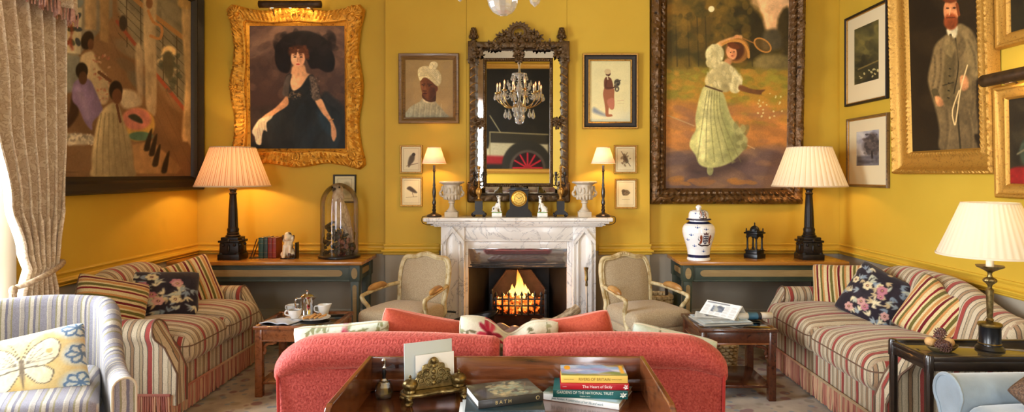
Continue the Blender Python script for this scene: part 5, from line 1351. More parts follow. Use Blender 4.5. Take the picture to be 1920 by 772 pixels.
# ================================================================ glass dome with a stuffed bird
mat('bird_plumage', C(206, 182, 154), .85, 0, col2=C(172, 142, 112), nscale=24, bmp=.4, bscale=90)
mat('bird_wing', C(196, 166, 134), .85, 0, col2=C(140, 110, 84), nscale=40, stretch=(3, 3, .7), bmp=.5, bscale=90)
mat('dark_moss', C(46, 48, 30), .95, 0, col2=C(84, 64, 40), nscale=30, bmp=.6)
mat('pink_moss', C(150, 100, 82), .95, 0, col2=C(110, 78, 54), nscale=30, bmp=.6)
mat('beak', C(70, 60, 54), .4); mat('bead_black', C(8, 8, 8), .1)
mat_glass_thin('dome_glass', (.97, .98, .96, 1), .05)
dm = thing('display_dome', 'tall glass display dome on a black base on the left console table', 'glass dome', (-1.676, 5.72, ZT_))
m = MB(); m.lathe([(.001, 0), (.178, 0), (.185, .008), (.185, .020), (.176, .028), (.001, .028)], 48); m.build('base', 'black_marble', dm)
m = MB(); prof = [(.166, .028), (.166, .47)]+[(.166*math.cos(R(k*9)), .47+.195*math.sin(R(k*9))) for k in range(1, 10)]+[(.001, .6655)]; m.lathe(prof, 64, caps=False); m.build('dome', 'dome_glass', dm)
bd = thing('stuffed_bird', 'pale stuffed bird standing among moss inside the glass dome', 'stuffed bird', (-1.676, 5.72, ZT_+.028))
m = MB(); m.ell((.0, 0, .40), (.062, .070, .15), (0, R(-14), 0)); m.ell((-.012, 0, .50), (.055, .058, .075)); m.ell((-.012, -.01, .575), (.050, .050, .048)); m.ell((-.020, -.015, .60), (.040, .04, .036))
m.tube([(.03, .01, .33), (.07, .02, .22), (.105, .02, .10)], [.055, .040, .022], 10); m.ell((-.01, -.01, .30), (.04, .05, .07)); m.build('body', 'bird_plumage', bd, mods=RM(.006))
m = MB(); m.ell((.050, -.035, .38), (.042, .030, .15), (0, R(-20), R(10))); m.ell((.085, -.015, .25), (.028, .020, .12), (0, R(-20), 0)); m.build('wing', 'bird_wing', bd)
m = MB(); m.tube(smooth_path([(-.024, -.055, .585), (-.030, -.078, .580), (-.032, -.082, .562)], 5), [.013]*5+[.012, .010, .008, .005, .004, .003], 8); m.build('beak', 'beak', bd)
m = MB()
for e in (-1, 1): m.ell((-.018+e*.030, -.044, .598), .009, None, 10, 8)
m.build('eye', 'bead_black', bd)
m = MB()
for e in (-1, 1): m.tube([(-.01+e*.022, -.01, .27), (-.012+e*.026, -.02, .20)], .008, 8)
m.build('leg', 'beak', bd)
ms = thing('moss_mound', 'mound of dark moss and dried flowers under the stuffed bird in the dome', 'moss', (-1.676, 5.72, ZT_+.028))
for nm, mt, n, bx in (('dark_moss', 'dark_moss', 130, (-.14, .14)), ('dried_flower', 'pink_moss', 46, (-.02, .13))):
    m = MB()
    for i in range(n):
        a = rnd(0, 2*PI); q = .135*math.sqrt(rnd(0, 1)); x, y = q*math.cos(a), q*math.sin(a)
        if not bx[0] <= x <= bx[1]: continue
        top = .20*(1-(q/.15)**2)+.06+(.10 if x < -.03 and nm == 'dark_moss' else 0); m.ell((x*.98, y*.98, rnd(.012, top)), (rnd(.010, .026), rnd(.010, .02), rnd(.010, .022)), (rnd(0, 3), rnd(0, 3), 0), 7, 5)
    m.build(nm, mt, ms)

# ================================================================ books and dog bookend on the left console
mat('gilt_tooling', C(196, 156, 80), .4, .6); mat('page_paper', C(228, 216, 188), .9, col2=C(206, 190, 158), nscale=3, stretch=(1, 1, 90))
mat('page_white', C(240, 236, 226), .85, col2=C(222, 218, 208), nscale=3, stretch=(1, 1, 120))
def upright_book(x, w, h, d, m1, lab):
    t = thing('book', lab, 'book', (x, 5.66, ZT_), group='old books on the console table'); m = MB()
    m.rbox((0, 0, h/2), (w, .012, h), .005, 2)
    for sx in (-1, 1): m.rbox((sx*(w/2-.002), d/2, h/2), (.004, d, h), .001, 0)
    m.build('cover', m1, t)
    m = MB(); m.rbox((0, d/2+.002, h/2), (w-.008, d-.01, h-.008), .001, 0); m.build('pages', 'page_paper', t)
    m = MB()
    for f in (.1, .28, .72, .9): m.rbox((0, -.005, h*f), (w*.96, .004, .003), .001, 0)
    m.build('gilt_band', 'gilt_tooling', t)
x = X_(484.5, 5.66)
for (w, h, col, lab) in ((.044, .182, (34, 74, 62), 'dark green old book, leftmost of the row on the left console table'), (.040, .186, (40, 62, 58), 'grey green old book, second from the left in the row on the console table'), (.038, .182, (124, 30, 28), 'dark red old book, third in the row on the console table'), (.036, .180, (140, 42, 34), 'red old book nearest the porcelain dog bookend on the console table')):
    nm = 'leather_%d' % len(MATS); mat(nm, C(*col), .45, 0, col2=C(*[int(v*.8) for v in col]), nscale=20); upright_book(x+w/2, w-.001, h, .14, nm, lab); x += w
be = thing('bookend', 'slanting dark metal bookend left of the old books', 'bookend', (X_(480, 5.69), 5.69, ZT_))
m = MB(); m.rbox((0, 0, .003), (.09, .09, .006), .002, 1); m.tube([(-.035, -.03, .006), (.02, -.03, .17), (.02, .03, .17), (-.035, .03, .006)], .004, 6); m.build('frame', 'black_metal', be)
de = thing('dog_bookend', 'cream and brown porcelain spaniel bookend right of the old books', 'bookend', (X_(541, 5.66), 5.66, ZT_))
glaze_mat('spaniel_glaze', C(226, 214, 190), C(74, 48, 30), 11, .56, .60)
m = MB(); m.rbox((.008, 0, .004), (.125, .10, .008), .002, 1); m.rbox((.068, .02, .07), (.006, .09, .14), .001, 1); m.build('stand', 'black_metal', de)
m = MB(); m.ell((.0, .01, .06), (.05, .045, .05)); m.ell((0, -.005, .11), (.042, .04, .06)); m.ell((0, -.012, .185), (.040, .036, .04)); m.ell((0, -.044, .175), (.022, .022, .016)); m.ell((0, -.01, .215), (.030, .03, .02))
for e in (-1, 1):
    m.ell((e*.042, -.006, .175), (.012, .022, .036), (0, e*R(12), 0)); m.tube([(e*.022, -.03, .12), (e*.024, -.042, .05), (e*.024, -.044, .018)], [.018, .015, .014], 8); m.ell((e*.024, -.056, .017), (.016, .020, .010)); m.ell((e*.045, -.01, .035), (.02, .035, .028))
m.build('dog', 'spaniel_glaze', de, mods=RM(.0042))

# ================================================================ ginger jar and little pavilion
mat_paint('jar_glaze', .12, 0, coat=.5, spec=.5)
gj = thing('ginger_jar', 'white lidded porcelain jar with blue bands and a crest on the right console table', 'jar', (X_(1310, 5.55), 5.55, ZT_))
J = Paint(-PI, .40, PI, 0, 520, 300); J.px = lambda: .0016
J.fill((238, 236, 236)); NV, NV2 = (28, 36, 74), (70, 96, 150)
def crest(J0, a0, z0, s):        # shield between two supporters with a crown and a ribbon below
    a = z = 0; sa, sz = 1.5*s, .8*s; tr = lambda pts: [(a0+q[0]*sa, z0+q[1]*sz) for q in pts]
    class J:
        poly = staticmethod(lambda pts, c, soft, sm=0: J0.poly(tr(pts), c, soft, sm)); line = staticmethod(lambda pts, w, c, op=1, sm=0: J0.line(tr(pts), w, c, op, sm)); ell = staticmethod(lambda x, y, rx, ry, c, so: J0.ell(a0+x*sa, z0+y*sz, rx*sa, ry*sz, c, so))
    s = 1
    J.poly([(a-.10*s, z+.035*s), (a+.10*s, z+.035*s), (a+.10*s, z-.01*s), (a+.05*s, z-.03*s), (a, z-.036*s), (a-.05*s, z-.03*s), (a-.10*s, z-.01*s)], (30, 34, 66), .006)
    for i in range(3):
        for j in range(3-(i == 2)): J.ell(a-.06*s+.06*s*j+(.03*s if i == 2 else 0), z+.022*s-.02*s*i, .018*s, .006*s, (226, 224, 226), .3)
    for sg in (-1, 1): J.poly([(a+sg*.13*s, z+.03*s), (a+sg*.18*s, z+.042*s), (a+sg*.22*s, z+.02*s), (a+sg*.19*s, z-.005*s), (a+sg*.24*s, z-.03*s), (a+sg*.16*s, z-.032*s), (a+sg*.12*s, z-.005*s)], (134, 70, 48), .006, 3); J.line([(a+sg*.2*s, z-.01*s), (a+sg*.28*s, z+.006*s), (a+sg*.25*s, z+.03*s)], .008*s, (40, 34, 40))
    J.line([(a-.28*s, z-.036*s), (a-.14*s, z-.05*s), (a, z-.046*s), (a+.14*s, z-.05*s), (a+.28*s, z-.036*s)], .012*s, (60, 44, 50), 1, 3)
    J.poly([(a-.08*s, z+.044*s), (a+.08*s, z+.044*s), (a+.10*s, z+.064*s), (a+.05*s, z+.054*s), (a, z+.068*s), (a-.05*s, z+.054*s), (a-.10*s, z+.064*s)], (90, 66, 70), .005)
def sprig(J, a, z, s=1): J.ell(a, z, .062*s, .007*s, NV2, .3); J.ell(a-.12*s, z+.003, .03*s, .0035*s, NV2, .4); J.ell(a+.12*s, z+.002, .03*s, .0035*s, (90, 110, 160), .4); J.ell(a, z+.013*s, .03*s, .003*s, (120, 140, 180), .4)
for z0, z1 in ((.028, .052), (.318, .334)): J.poly([(-PI-.1, z0), (PI+.1, z0), (PI+.1, z1), (-PI-.1, z1)], NV, .002)
FA = -PI/2-.25+PI*0
fa = -PI/2+.22
crest(J, fa, .185, 1.25)
for a, z in ((fa-.95, .225), (fa-.8, .13), (fa-1.3, .18), (fa-.05, .085), (fa+.0, .275), (fa+.95, .15), (fa+1.2, .24), (fa-1.9, .1), (fa-2.2, .25), (fa+2, .2), (fa+2.6, .12), (fa-.55, .29)): sprig(J, a, z, 1.1)
m = MB(); prof = [(.001, 0), (.094, 0), (.100, .006), (.098, .02), (.094, .028), (.094, .06), (.100, .10), (.114, .15), (.130, .20), (.139, .245), (.138, .275), (.128, .30), (.108, .318), (.090, .33), (.080, .336), (.080, .345)]
pp = []
for (a, b) in zip(prof[:-1], prof[1:]):
    n = max(1, int(math.hypot(b[0]-a[0], b[1]-a[1])/.002))
    pp += [(a[0]+(b[0]-a[0])*i/n, a[1]+(b[1]-a[1])*i/n) for i in range(n)]
m.lathe(pp+[prof[-1]], 400)
def jar_cols(m, J): V = np.array(m.v); an = np.arctan2(V[:, 1], V[:, 0]); return J.sample((an+PI)/(2*PI), (.40-V[:, 2])/.40)
m.build('body', 'jar_glaze', gj, colors=jar_cols(m, J))
J = Paint(-PI, .14, PI, 0, 520, 140); J.px = lambda: .0016; J.fill((238, 236, 236)); J.poly([(-PI-.1, .0), (PI+.1, .0), (PI+.1, .014), (-PI-.1, .014)], NV, .002); crest(J, fa, .056, 1.0); sprig(J, fa-.8, .06); sprig(J, fa+1, .05)
m = MB(); prof = [(.096, .006), (.106, .002), (.108, .008), (.088, .018), (.086, .03), (.084, .055), (.074, .075), (.05, .086), (.022, .09), (.016, .096), (.024, .104), (.026, .114), (.018, .124), (.008, .130), (.001, .131)]; pp = []
for (a, b) in zip(prof[:-1], prof[1:]):
    n = max(1, int(math.hypot(b[0]-a[0], b[1]-a[1])/.003)); pp += [(a[0]+(b[0]-a[0])*i/n, a[1]+(b[1]-a[1])*i/n) for i in range(n)]
m.lathe(pp+[prof[-1]], 320); V = np.array(m.v); an = np.arctan2(V[:, 1], V[:, 0])
m.build('lid', 'jar_glaze', gj, loc=(0, 0, .347), colors=J.sample((an+PI)/(2*PI), (.14-V[:, 2])/.14))

mat('pavilion_bronze', C(34, 36, 40), .35, .4, col2=C(24, 24, 26), nscale=20)
pv = thing('pavilion_ornament', 'small dark bronze domed pavilion ornament on the right console table', 'ornament', (X_(1415, 5.69), 5.69, ZT_), (0, 0, R(38)))
m = MB(); m.rbox((0, 0, .02), (.135, .135, .04), .004, 1); m.rbox((0, 0, .05), (.115, .115, .025), .004, 1); m.rbox((0, 0, .068), (.125, .125, .012), .004, 1); m.build('plinth', 'pavilion_bronze', pv)
for sx in (-1, 1):
    for sy in (-1, 1): m = MB(); m.lathe([(.013, .074), (.013, .082), (.009, .09), (.0075, .17), (.009, .178), (.013, .184), (.013, .194)], 14, (sx*.044, sy*.044, 0)); m.build('column', 'pavilion_bronze', pv)
m = MB(); 
for k in range(4):
    a = k*PI/2; c, s = math.cos(a), math.sin(a); ap = [(-.05, .19)]+[(.034*math.cos(t), .172+.02*math.sin(t)) for t in [PI-PI*i/8 for i in range(9)]]+[(.05, .19), (.05, .215), (-.05, .215)]
    q = MB(); q.prism(ap, -.052, -.044, 'y'); q.v = [(c*x-s*y, s*x+c*y, z) for x, y, z in q.v]; m.add(q.v, q.f)
m.rbox((0, 0, .222), (.135, .135, .014), .004, 1); m.rbox((0, 0, .235), (.115, .115, .012), .004, 1); m.build('entablature', 'pavilion_bronze', pv)
m = MB(); m.lathe([(.042, .24), (.042, .248), (.040, .258), (.030, .274), (.014, .284), (.006, .288), (.005, .298), (.008, .303), (.001, .318)], 24)
for sx in (-1, 1):
    for sy in (-1, 1): m.lathe([(.007, .24), (.005, .25), (.007, .256), (.001, .266)], 10, (sx*.05, sy*.05, 0))
m.build('dome', 'pavilion_bronze', pv)

# ================================================================ chandelier
def crystal_mat():
    m, nt, b, o = nt_new('crystal'); setp(b, rough=.05, spec=1.0, coat=1.0); b.inputs['Base Color'].default_value = (.9, .9, .88, 1)
    t = nt.nodes.new('ShaderNodeBsdfTransparent'); g = nt.nodes.new('ShaderNodeBsdfGlossy'); g.inputs['Roughness'].default_value = .03
    a = nt.nodes.new('ShaderNodeMixShader'); c = nt.nodes.new('ShaderNodeMixShader'); a.inputs[0].default_value = .45; c.inputs[0].default_value = .45
    nt.links.new(g.outputs[0], a.inputs[1]); nt.links.new(b.outputs[0], a.inputs[2]); nt.links.new(t.outputs[0], c.inputs[1]); nt.links.new(a.outputs[0], c.inputs[2]); nt.links.new(c.outputs[0], o.inputs['Surface']); MATS['crystal'] = m
crystal_mat()
mat('gilt_arm', C(190, 150, 76), .3, .8); mat('candle_wax', C(240, 226, 196), .5)
mat_emit('flame_bulb', (1, .42, .18, 1), 3.0)
ch = thing('chandelier', 'crystal chandelier with lit candle bulbs hanging from the ceiling', 'chandelier', (-.105, 2.8, 2.26))
m = MB(); m.lathe([(.012, .10), (.03, .13), (.05, .17), (.03, .20), (.018, .24), (.03, .27), (.085, .29), (.09, .30), (.03, .31), (.016, .36), (.032, .42), (.046, .50), (.03, .56), (.016, .62), (.03, .66), (.10, .70), (.10, .71), (.02, .72), (.012, .80), (.03, .86), (.012, .92), (.001, .94)], 20); m.build('stem', 'crystal', ch)
m = MB(); m.lathe([(.012, 0.93), (.012, 2.30), (.07, 2.32), (.08, 2.338), (.001, 2.339)], 16); m.build('ceiling_rod', 'gilt_arm', ch)
m = MB(); m.ell((0, 0, .066), .065, None, 14, 9); m.build('ball', 'crystal', ch, smooth=False)
def drop(m, c, s): m.lathe([(.001, 0), (.007*s, -.006*s), (.004*s, -.016*s), (.012*s, -.034*s), (.019*s, -.054*s), (.014*s, -.074*s), (.001, -.086*s)], 6, c)
drops = []
for k in range(12):
    a = 2*PI*(k+.5)/12; c, s = math.cos(a), math.sin(a); r = .315 if k % 2 else .285; zc_ = .42 if k % 2 else .45
    m = MB(); m.tube(smooth_path([(.03*c, .03*s, .30), (.10*c, .10*s, .24), (.2*c, .2*s, .25), (r*c, r*s, zc_-.09), (r*c, r*s, zc_)], 7), .006, 7); m.lathe([(.006, zc_-.01), (.034, zc_), (.036, zc_+.008), (.014, zc_+.006), (.014, zc_+.02), (.012, zc_+.02)], 14, (r*c, r*s, 0)); arm = m.build('arm', 'gilt_arm', ch)
    m = MB(); m.lathe([(.010, zc_+.012), (.010, zc_+.09), (.001, zc_+.092)], 12, (r*c, r*s, 0)); m.build('candle', 'candle_wax', arm)
    m = MB(); m.lathe([(.006, zc_+.092), (.011, zc_+.108), (.008, zc_+.125), (.001, zc_+.145)], 10, (r*c, r*s, 0)); m.build('bulb', 'flame_bulb', arm)
    for da, rr, z, sz in ((-.08, r+.03, zc_-.005, 1), (.08, r+.03, zc_-.005, 1), (0, r-.03, zc_-.01, .9)): drops.append((rr*math.cos(a+da), rr*math.sin(a+da), z, sz))
    drops.append((.20*math.cos(a), .20*math.sin(a), .205, 1.5 if k % 2 else 1.1))
for k in range(8): a = 2*PI*k/8; drops += [(.10*math.cos(a), .10*math.sin(a), .70, 1.1), (.085*math.cos(a+.3), .085*math.sin(a+.3), .285, 1.3)]
for k in range(12): a = 2*PI*k/12; drops.append((.16*math.cos(a), .16*math.sin(a), .62-.05*(k % 2), 1.0))
for (x, y, z, s) in drops: m = MB(); drop(m, (x, y, z), s); m.build('crystal_drop', 'crystal', ch, smooth=False)
m = MB()
for k in range(12):
    a = 2*PI*(k+.5)/12
    for i in range(12):
        t = i/11; r = .10+(.30-.10)*t; m.ell((r*math.cos(a), r*math.sin(a), .70-.28*t-.16*math.sin(PI*t)), .009, None, 6, 4)
m.build('bead_swag', 'crystal', ch, smooth=False)

# ================================================================ French armchairs
def linen():
    m, nt, b, o = nt_new('beige_linen'); setp(b, rough=.9, sheen=.2, spec=.15); v = coords(nt)
    n = nt.nodes.new('ShaderNodeTexVoronoi'); n.inputs['Scale'].default_value = 150; nt.links.new(v, n.inputs['Vector'])
    nt.links.new(ramp(nt, n.outputs['Distance'], [(.1, C(198, 182, 152)), (.6, C(168, 150, 122))]), b.inputs['Base Color']); bump(nt, b, n.outputs['Distance'], .3, .002); MATS['beige_linen'] = m
linen()
mat('cream_chair_paint', C(206, 190, 148), .5, 0, col2=C(168, 142, 92), nscale=18, lo=.45, hi=.62)
mat('tan_leather', C(190, 146, 84), .4, 0, col2=C(154, 106, 54), nscale=9)
def cushion_fn(w, d, t, front=None):
    def fn(p):
        u, v = 2*p[0]/w, 2*p[1]/d
        z = p[2]*(1+.5*(1-u*u)*(1-v*v)) if p[2] > 0 else p[2]
        return (p[0]*(1-.05*v), p[1], z)
    return fn
def french_chair(loc, rz, lab):
    t = thing('armchair', lab, 'armchair', loc, (0, 0, rz), 'cream French armchairs by the fire')
    # local: faces -Y, seat centre at origin
    m = MB(); m.rbox((0, -.02, .475), (.57, .55, .14), .055, 4, (8, 8, 2), deform=cushion_fn(.56, .54, .115)); m.build('seat_cushion', 'beige_linen', t)
    m = MB(); m.rbox((0, -.01, .38), (.57, .55, .075), .02, 3, deform=lambda p: (p[0]*(1-.08*p[1]/.27), p[1], p[2])); m.build('seat', 'beige_linen', t)
    m = MB()
    for (x0, y0, x1, y1) in ((-.285, -.28, .285, -.28), (.285, -.28, .26, .25), (-.285, -.28, -.26, .25), (-.26, .25, .26, .25)):
        m.tube(smooth_path([(x0, y0, .335), ((x0+x1)/2*1.03, (y0+y1)/2*1.05, .318), (x1, y1, .335)], 6), .022, 8, flat=1.3)
    m.ell((0, -.295, .33), (.05, .014, .022)); m.build('seat_rail', 'cream_chair_paint', t)
    tilt = R(-13)
    def bk(x, z, y=0): return (x, .27+(z-.45)*math.tan(-tilt)*1.0+y, z)
    W2 = .255; outline = [(-.215, .42), (-.235, .55), (-W2, .72), (-W2+.005, .85), (-.215, .925), (-.12, .935), (0, .965), (.12, .935), (.215, .925), (W2-.005, .85), (W2, .72), (.235, .55), (.215, .42)]
    op = sp2(outline, 5, True)
    m = MB(); m.tube([bk(x, z) for x, z in op], .021, 10, closed=True, up=(0, 1, 0))
    m.tube([bk(x*.93, .69+(z-.69)*.94, -.014) for x, z in op], .008, 6, closed=True, up=(0, 1, 0))
    for k in range(5): m.ell(bk(-.05+.025*k, .955+.012*math.sin(PI*k/4), -.014), (.016, .012, .014), None, 8, 6)
    m.build('back_frame', 'cream_chair_paint', t)
    m = MB(); n = 16
    def pad(u, v):
        s = 2*u-1; z = .445+v*.475; hw = float(np.interp(z, [.44, .55, .72, .85, .92], [.205, .222, .238, .234, .20])); k = (1-s**4)*(1-(2*v-1)**4)
        top = .02*max(0, v-.8)/.2*(1-abs(s))
        return bk(s*hw, z+top, -.005-.035*k)
    m.grid(pad, 18, 18); m.grid(lambda u, v: bk(-(2*u-1)*float(np.interp(.445+v*.475, [.44, .55, .72, .85, .92], [.205, .222, .238, .234, .20])), .445+v*.475+.02*max(0, v-.8)/.2*(1-abs(2*u-1)), .012), 18, 18); m.build('back_pad', 'beige_linen', t)
    for sx in (-1, 1):
        m = MB(); bx = sx*.25
        m.tube(smooth_path([bk(bx*.99, .69), (sx*.285, .16, .685), (sx*.305, -.02, .67), (sx*.31, -.15, .655), (sx*.312, -.185, .64), (sx*.305, -.17, .60), (sx*.285, -.12, .53), (sx*.28, -.14, .44), (sx*.285, -.22, .345)], 7), [.018]*12+[.017]*12+[.020]*12+[.019]*12+[.022]*9, 10); a = m.build('arm', 'cream_chair_paint', t)
        m = MB(); m.tube(smooth_path([(sx*.287, .15, .698), (sx*.296, .06, .708), (sx*.305, -.03, .700), (sx*.309, -.10, .686)], 5), [.008, .018, .024, .027, .028, .029, .029, .030, .029, .029, .028, .027, .024, .018, .010, .006], 12); m.build('arm_pad', 'tan_leather', a)
        m = MB(); m.tube(smooth_path([(sx*.27, -.265, .35), (sx*.29, -.285, .25), (sx*.275, -.275, .12), (sx*.28, -.295, .012)], 6), [.034, .034, .033, .032, .03, .028, .026, .024, .022, .02, .018, .017, .016, .016, .017, .019, .020, .02, .018], 10); m.build('leg', 'cream_chair_paint', t)
        m = MB(); m.tube(smooth_path([(sx*.245, .25, .36), (sx*.25, .27, .2), (sx*.25, .32, .012)], 6), [.028, .026, .025, .024, .022, .021, .02, .019, .018, .018, .017, .017, .017], 10); m.tube([bk(sx*.22, .43), (sx*.245, .25, .34)], .021, 8); m.build('leg', 'cream_chair_paint', t)
    t.scale = (.91, .91, .91); return t
french_chair((-.98, 5.12, .016), R(-21), 'cream painted French armchair in beige linen, left of the fireplace')
french_chair((.95, 5.12, .016), R(22), 'cream painted French armchair in beige linen, right of the fireplace')
wk = thing('wicker_basket', 'pale wicker basket with a dark handle behind the right French armchair', 'basket', (1.155, 5.73, 0))
m = basket_mb(.25, .22, .47, 18, 14); m.box(-.10, .10, -.085, .085, 0, .02, .004); m.build('body', 'wicker', wk)
m = MB(); m.tube(smooth_path([(.09, 0, .36), (.096, 0, .49), (.092, 0, .55)], 5), .014, 8); m.build('handle', 'ebony_turned', wk)
# ================================================================ fabrics
def stp(*seq):                       # (width, colour) pieces -> constant ramp stops over one period
    tot = sum(w for w, _ in seq); p = 0; out = []
    for w, c in seq: out.append((p/tot, c)); p += w
    return out
BE, BE2, RD, OL, DK, BR = C(212, 196, 166), C(188, 168, 136), C(164, 70, 62), C(140, 130, 106), C(104, 94, 80), C(170, 138, 106)
mat_stripe('sofa_stripe', stp((2.7, RD), (.5, DK), (2.4, BE), (.5, DK), (1.6, BE2), (.45, OL), (3.0, BE), (.5, DK), (1.8, BR), (.5, DK), (2.6, BE), (.8, OL), (.6, BE)), .18)
CR, GR_, OR_, RE, RE2 = C(226, 204, 152), C(112, 104, 48), C(206, 146, 84), C(138, 30, 38), C(112, 22, 32)
mat_stripe('cushion_stripe', stp((2, CR), (1.1, RE), (1, CR), (1.6, GR_), (1, CR), (1.5, OR_), (.6, CR), (1.4, RE2), (1.4, CR), (1.2, GR_), (1.2, OR_)), .165)
LB, LG, LC, LO, LV = C(142, 140, 152), C(168, 162, 156), C(190, 182, 168), C(144, 138, 108), C(116, 113, 128)
mat_stripe('armchair_stripe', stp((1.4, LB), (.4, LC), (1.2, LG), (.3, LV), (1, LB), (.5, LO), (1.2, LC), (.8, LV), (1, LG), (.5, LO), (.8, LB)), .125)
mat('piping_dark', C(110, 84, 66), .8); mat('piping_pink', C(206, 130, 112), .8); mat('piping_cream', C(206, 196, 172), .8)
def fringe_mat():
    m, nt, b, o = nt_new('bullion_fringe'); setp(b, rough=.85); nt.links.new(ramp(nt, attr(nt, 'st', 'Fac'), [(0, C(150, 84, 74)), (.45, C(190, 130, 106)), (.75, C(208, 170, 134)), (1, C(176, 150, 116))]), b.inputs['Base Color']); MATS['bullion_fringe'] = m
fringe_mat()
mat_paint('printed_linen', .85, .35, 12, spec=.15, sheen=.2, bdist=.02)
def red_velvet(name, a, b_, emboss):
    m, nt, b, o = nt_new(name); setp(b, rough=.75, sheen=.9, spec=.2); b.inputs['Sheen Tint'].default_value = C(250, 170, 150); b.inputs['Sheen Roughness'].default_value = .35
    v = coords(nt); n = noise(nt, v, 110, 3, .7)
    col = ramp(nt, n, [(.3, a), (.7, b_)])
    if emboss:
        sep = nt.nodes.new('ShaderNodeSeparateXYZ'); nt.links.new(v, sep.inputs[0])
        S = 1/.027
        zz = math_(nt, 'MULTIPLY', sep.outputs['Z'], S*.9); row = math_(nt, 'FLOOR', zz)
        xx = math_(nt, 'ADD', math_(nt, 'MULTIPLY', sep.outputs['X'], S), math_(nt, 'MULTIPLY', row, .5))
        fx = math_(nt, 'SUBTRACT', math_(nt, 'FRACT', xx), .5); fz = math_(nt, 'SUBTRACT', math_(nt, 'FRACT', zz), .5)
        d = math_(nt, 'SQRT', math_(nt, 'ADD', math_(nt, 'MULTIPLY', fx, fx), math_(nt, 'MULTIPLY', fz, fz)))
        rr = math_(nt, 'ABSOLUTE', math_(nt, 'SUBTRACT', d, .30))
        ring = ramp(nt, math_(nt, 'ADD', rr, math_(nt, 'MULTIPLY', math_(nt, 'SUBTRACT', n, .5), .10)), [(.05, (0, 0, 0, 1)), (.13, (1, 1, 1, 1))])
        col = mixc(nt, math_(nt, 'MULTIPLY', math_(nt, 'SUBTRACT', 1.0, ring), .15), col, (a[0]*.5, a[1]*.4, a[2]*.4, 1))
        bump(nt, b, math_(nt, 'ADD', math_(nt, 'MULTIPLY', ring, .6), n), .35, .006)
    else: bump(nt, b, noise(nt, coords(nt, (1, 1, 4)), 120, 3), .4, .004)
    nt.links.new(col, b.inputs['Base Color']); MATS[name] = m
red_velvet('red_velvet', C(146, 46, 44), C(200, 96, 86), True)
red_velvet('red_velvet_plain', C(166, 46, 44), C(184, 60, 54), False)
red_velvet('rust_chenille', C(158, 62, 44), C(182, 86, 60), False)
mat('blue_velvet', C(150, 166, 178), .7, 0, col2=C(126, 140, 150), nscale=5, sheen=.7, bmp=.15, bscale=200)
mat('brown_sequin', C(122, 92, 68), .35, .3, col2=C(70, 50, 38), nscale=120, bmp=.8, bscale=220, bdist=.006)

# ================================================================ cushions
def pillow(name, label, cat, loc, spin, lean, roll, w, h, t, m, group=None, paint=None, st=None, pipe='piping_dark', dent=0, N=44, seedk=0, part='cover', bow=.06):
    if paint is not None: N = 104
    rot = (Matrix.Rotation(R(spin), 3, 'Z') @ Matrix.Rotation(R(-lean), 3, 'X') @ Matrix.Rotation(R(roll), 3, 'Y')).to_euler()
    T = thing(name, label, cat, loc, rot, group)
    rs = random.Random(seedk); k1, k2 = rs.uniform(0, 6), rs.uniform(0, 6)
    def pos(u, v, side):
        cn = 1-.05*(u*u*v*v)**3; a = (1-bow*(1-v*v)*abs(u)**2)*cn; b = (1-bow*(1-u*u)*abs(v)**2)*cn
        x = w/2*u*a; z = h/2*v*b
        th = t/2*1.12*((1-u**2)*(1-v**2))**.36*(1+.06*math.sin(3*u+k1)*math.sin(2.6*v+k2))
        if dent: 
            q = math.exp(-(u/.30)**2)*max(0, (v+.2)/1.2)**1.6; z -= dent*q; th *= 1-.35*q
        return (x, -side*th, z)
    mb = MB(); UV = []
    for side in (1, -1):
        V = []; F_ = []; S = []
        for j in range(N+1):
            for i in range(N+1):
                u = math.sin(PI/2*(2*i/N-1)*.96)/math.sin(PI/2*.96); v = math.sin(PI/2*(2*j/N-1)*.96)/math.sin(PI/2*.96)
                p_ = pos(u, v, side); V.append(p_); UV.append(((u+1)/2, 1-(v+1)/2)); S.append(st(u*w/2, v*h/2)+10 if st else 0)
        for j in range(N):
            for i in range(N):
                q = (j*(N+1)+i, j*(N+1)+i+1, (j+1)*(N+1)+i+1, (j+1)*(N+1)+i); F_.append(q if side > 0 else q[::-1])
        mb.add(V, F_, S)
    colors = None
    if paint is not None: UV = np.array(UV); colors = paint.sample(UV[:, 0], UV[:, 1])
    mb.build(part, m, T, colors=colors, sharp=80)
    if pipe:
        pt = MB(); P_ = [pos(-1+2*i/14, -1, 1) for i in range(14)]+[pos(1, -1+2*i/14, 1) for i in range(14)]+[pos(1-2*i/14, 1, 1) for i in range(14)]+[pos(-1, 1-2*i/14, 1) for i in range(14)]
        pt.tube(P_, .0048, 6, closed=True); pt.build('piping', pipe, T)
    return T
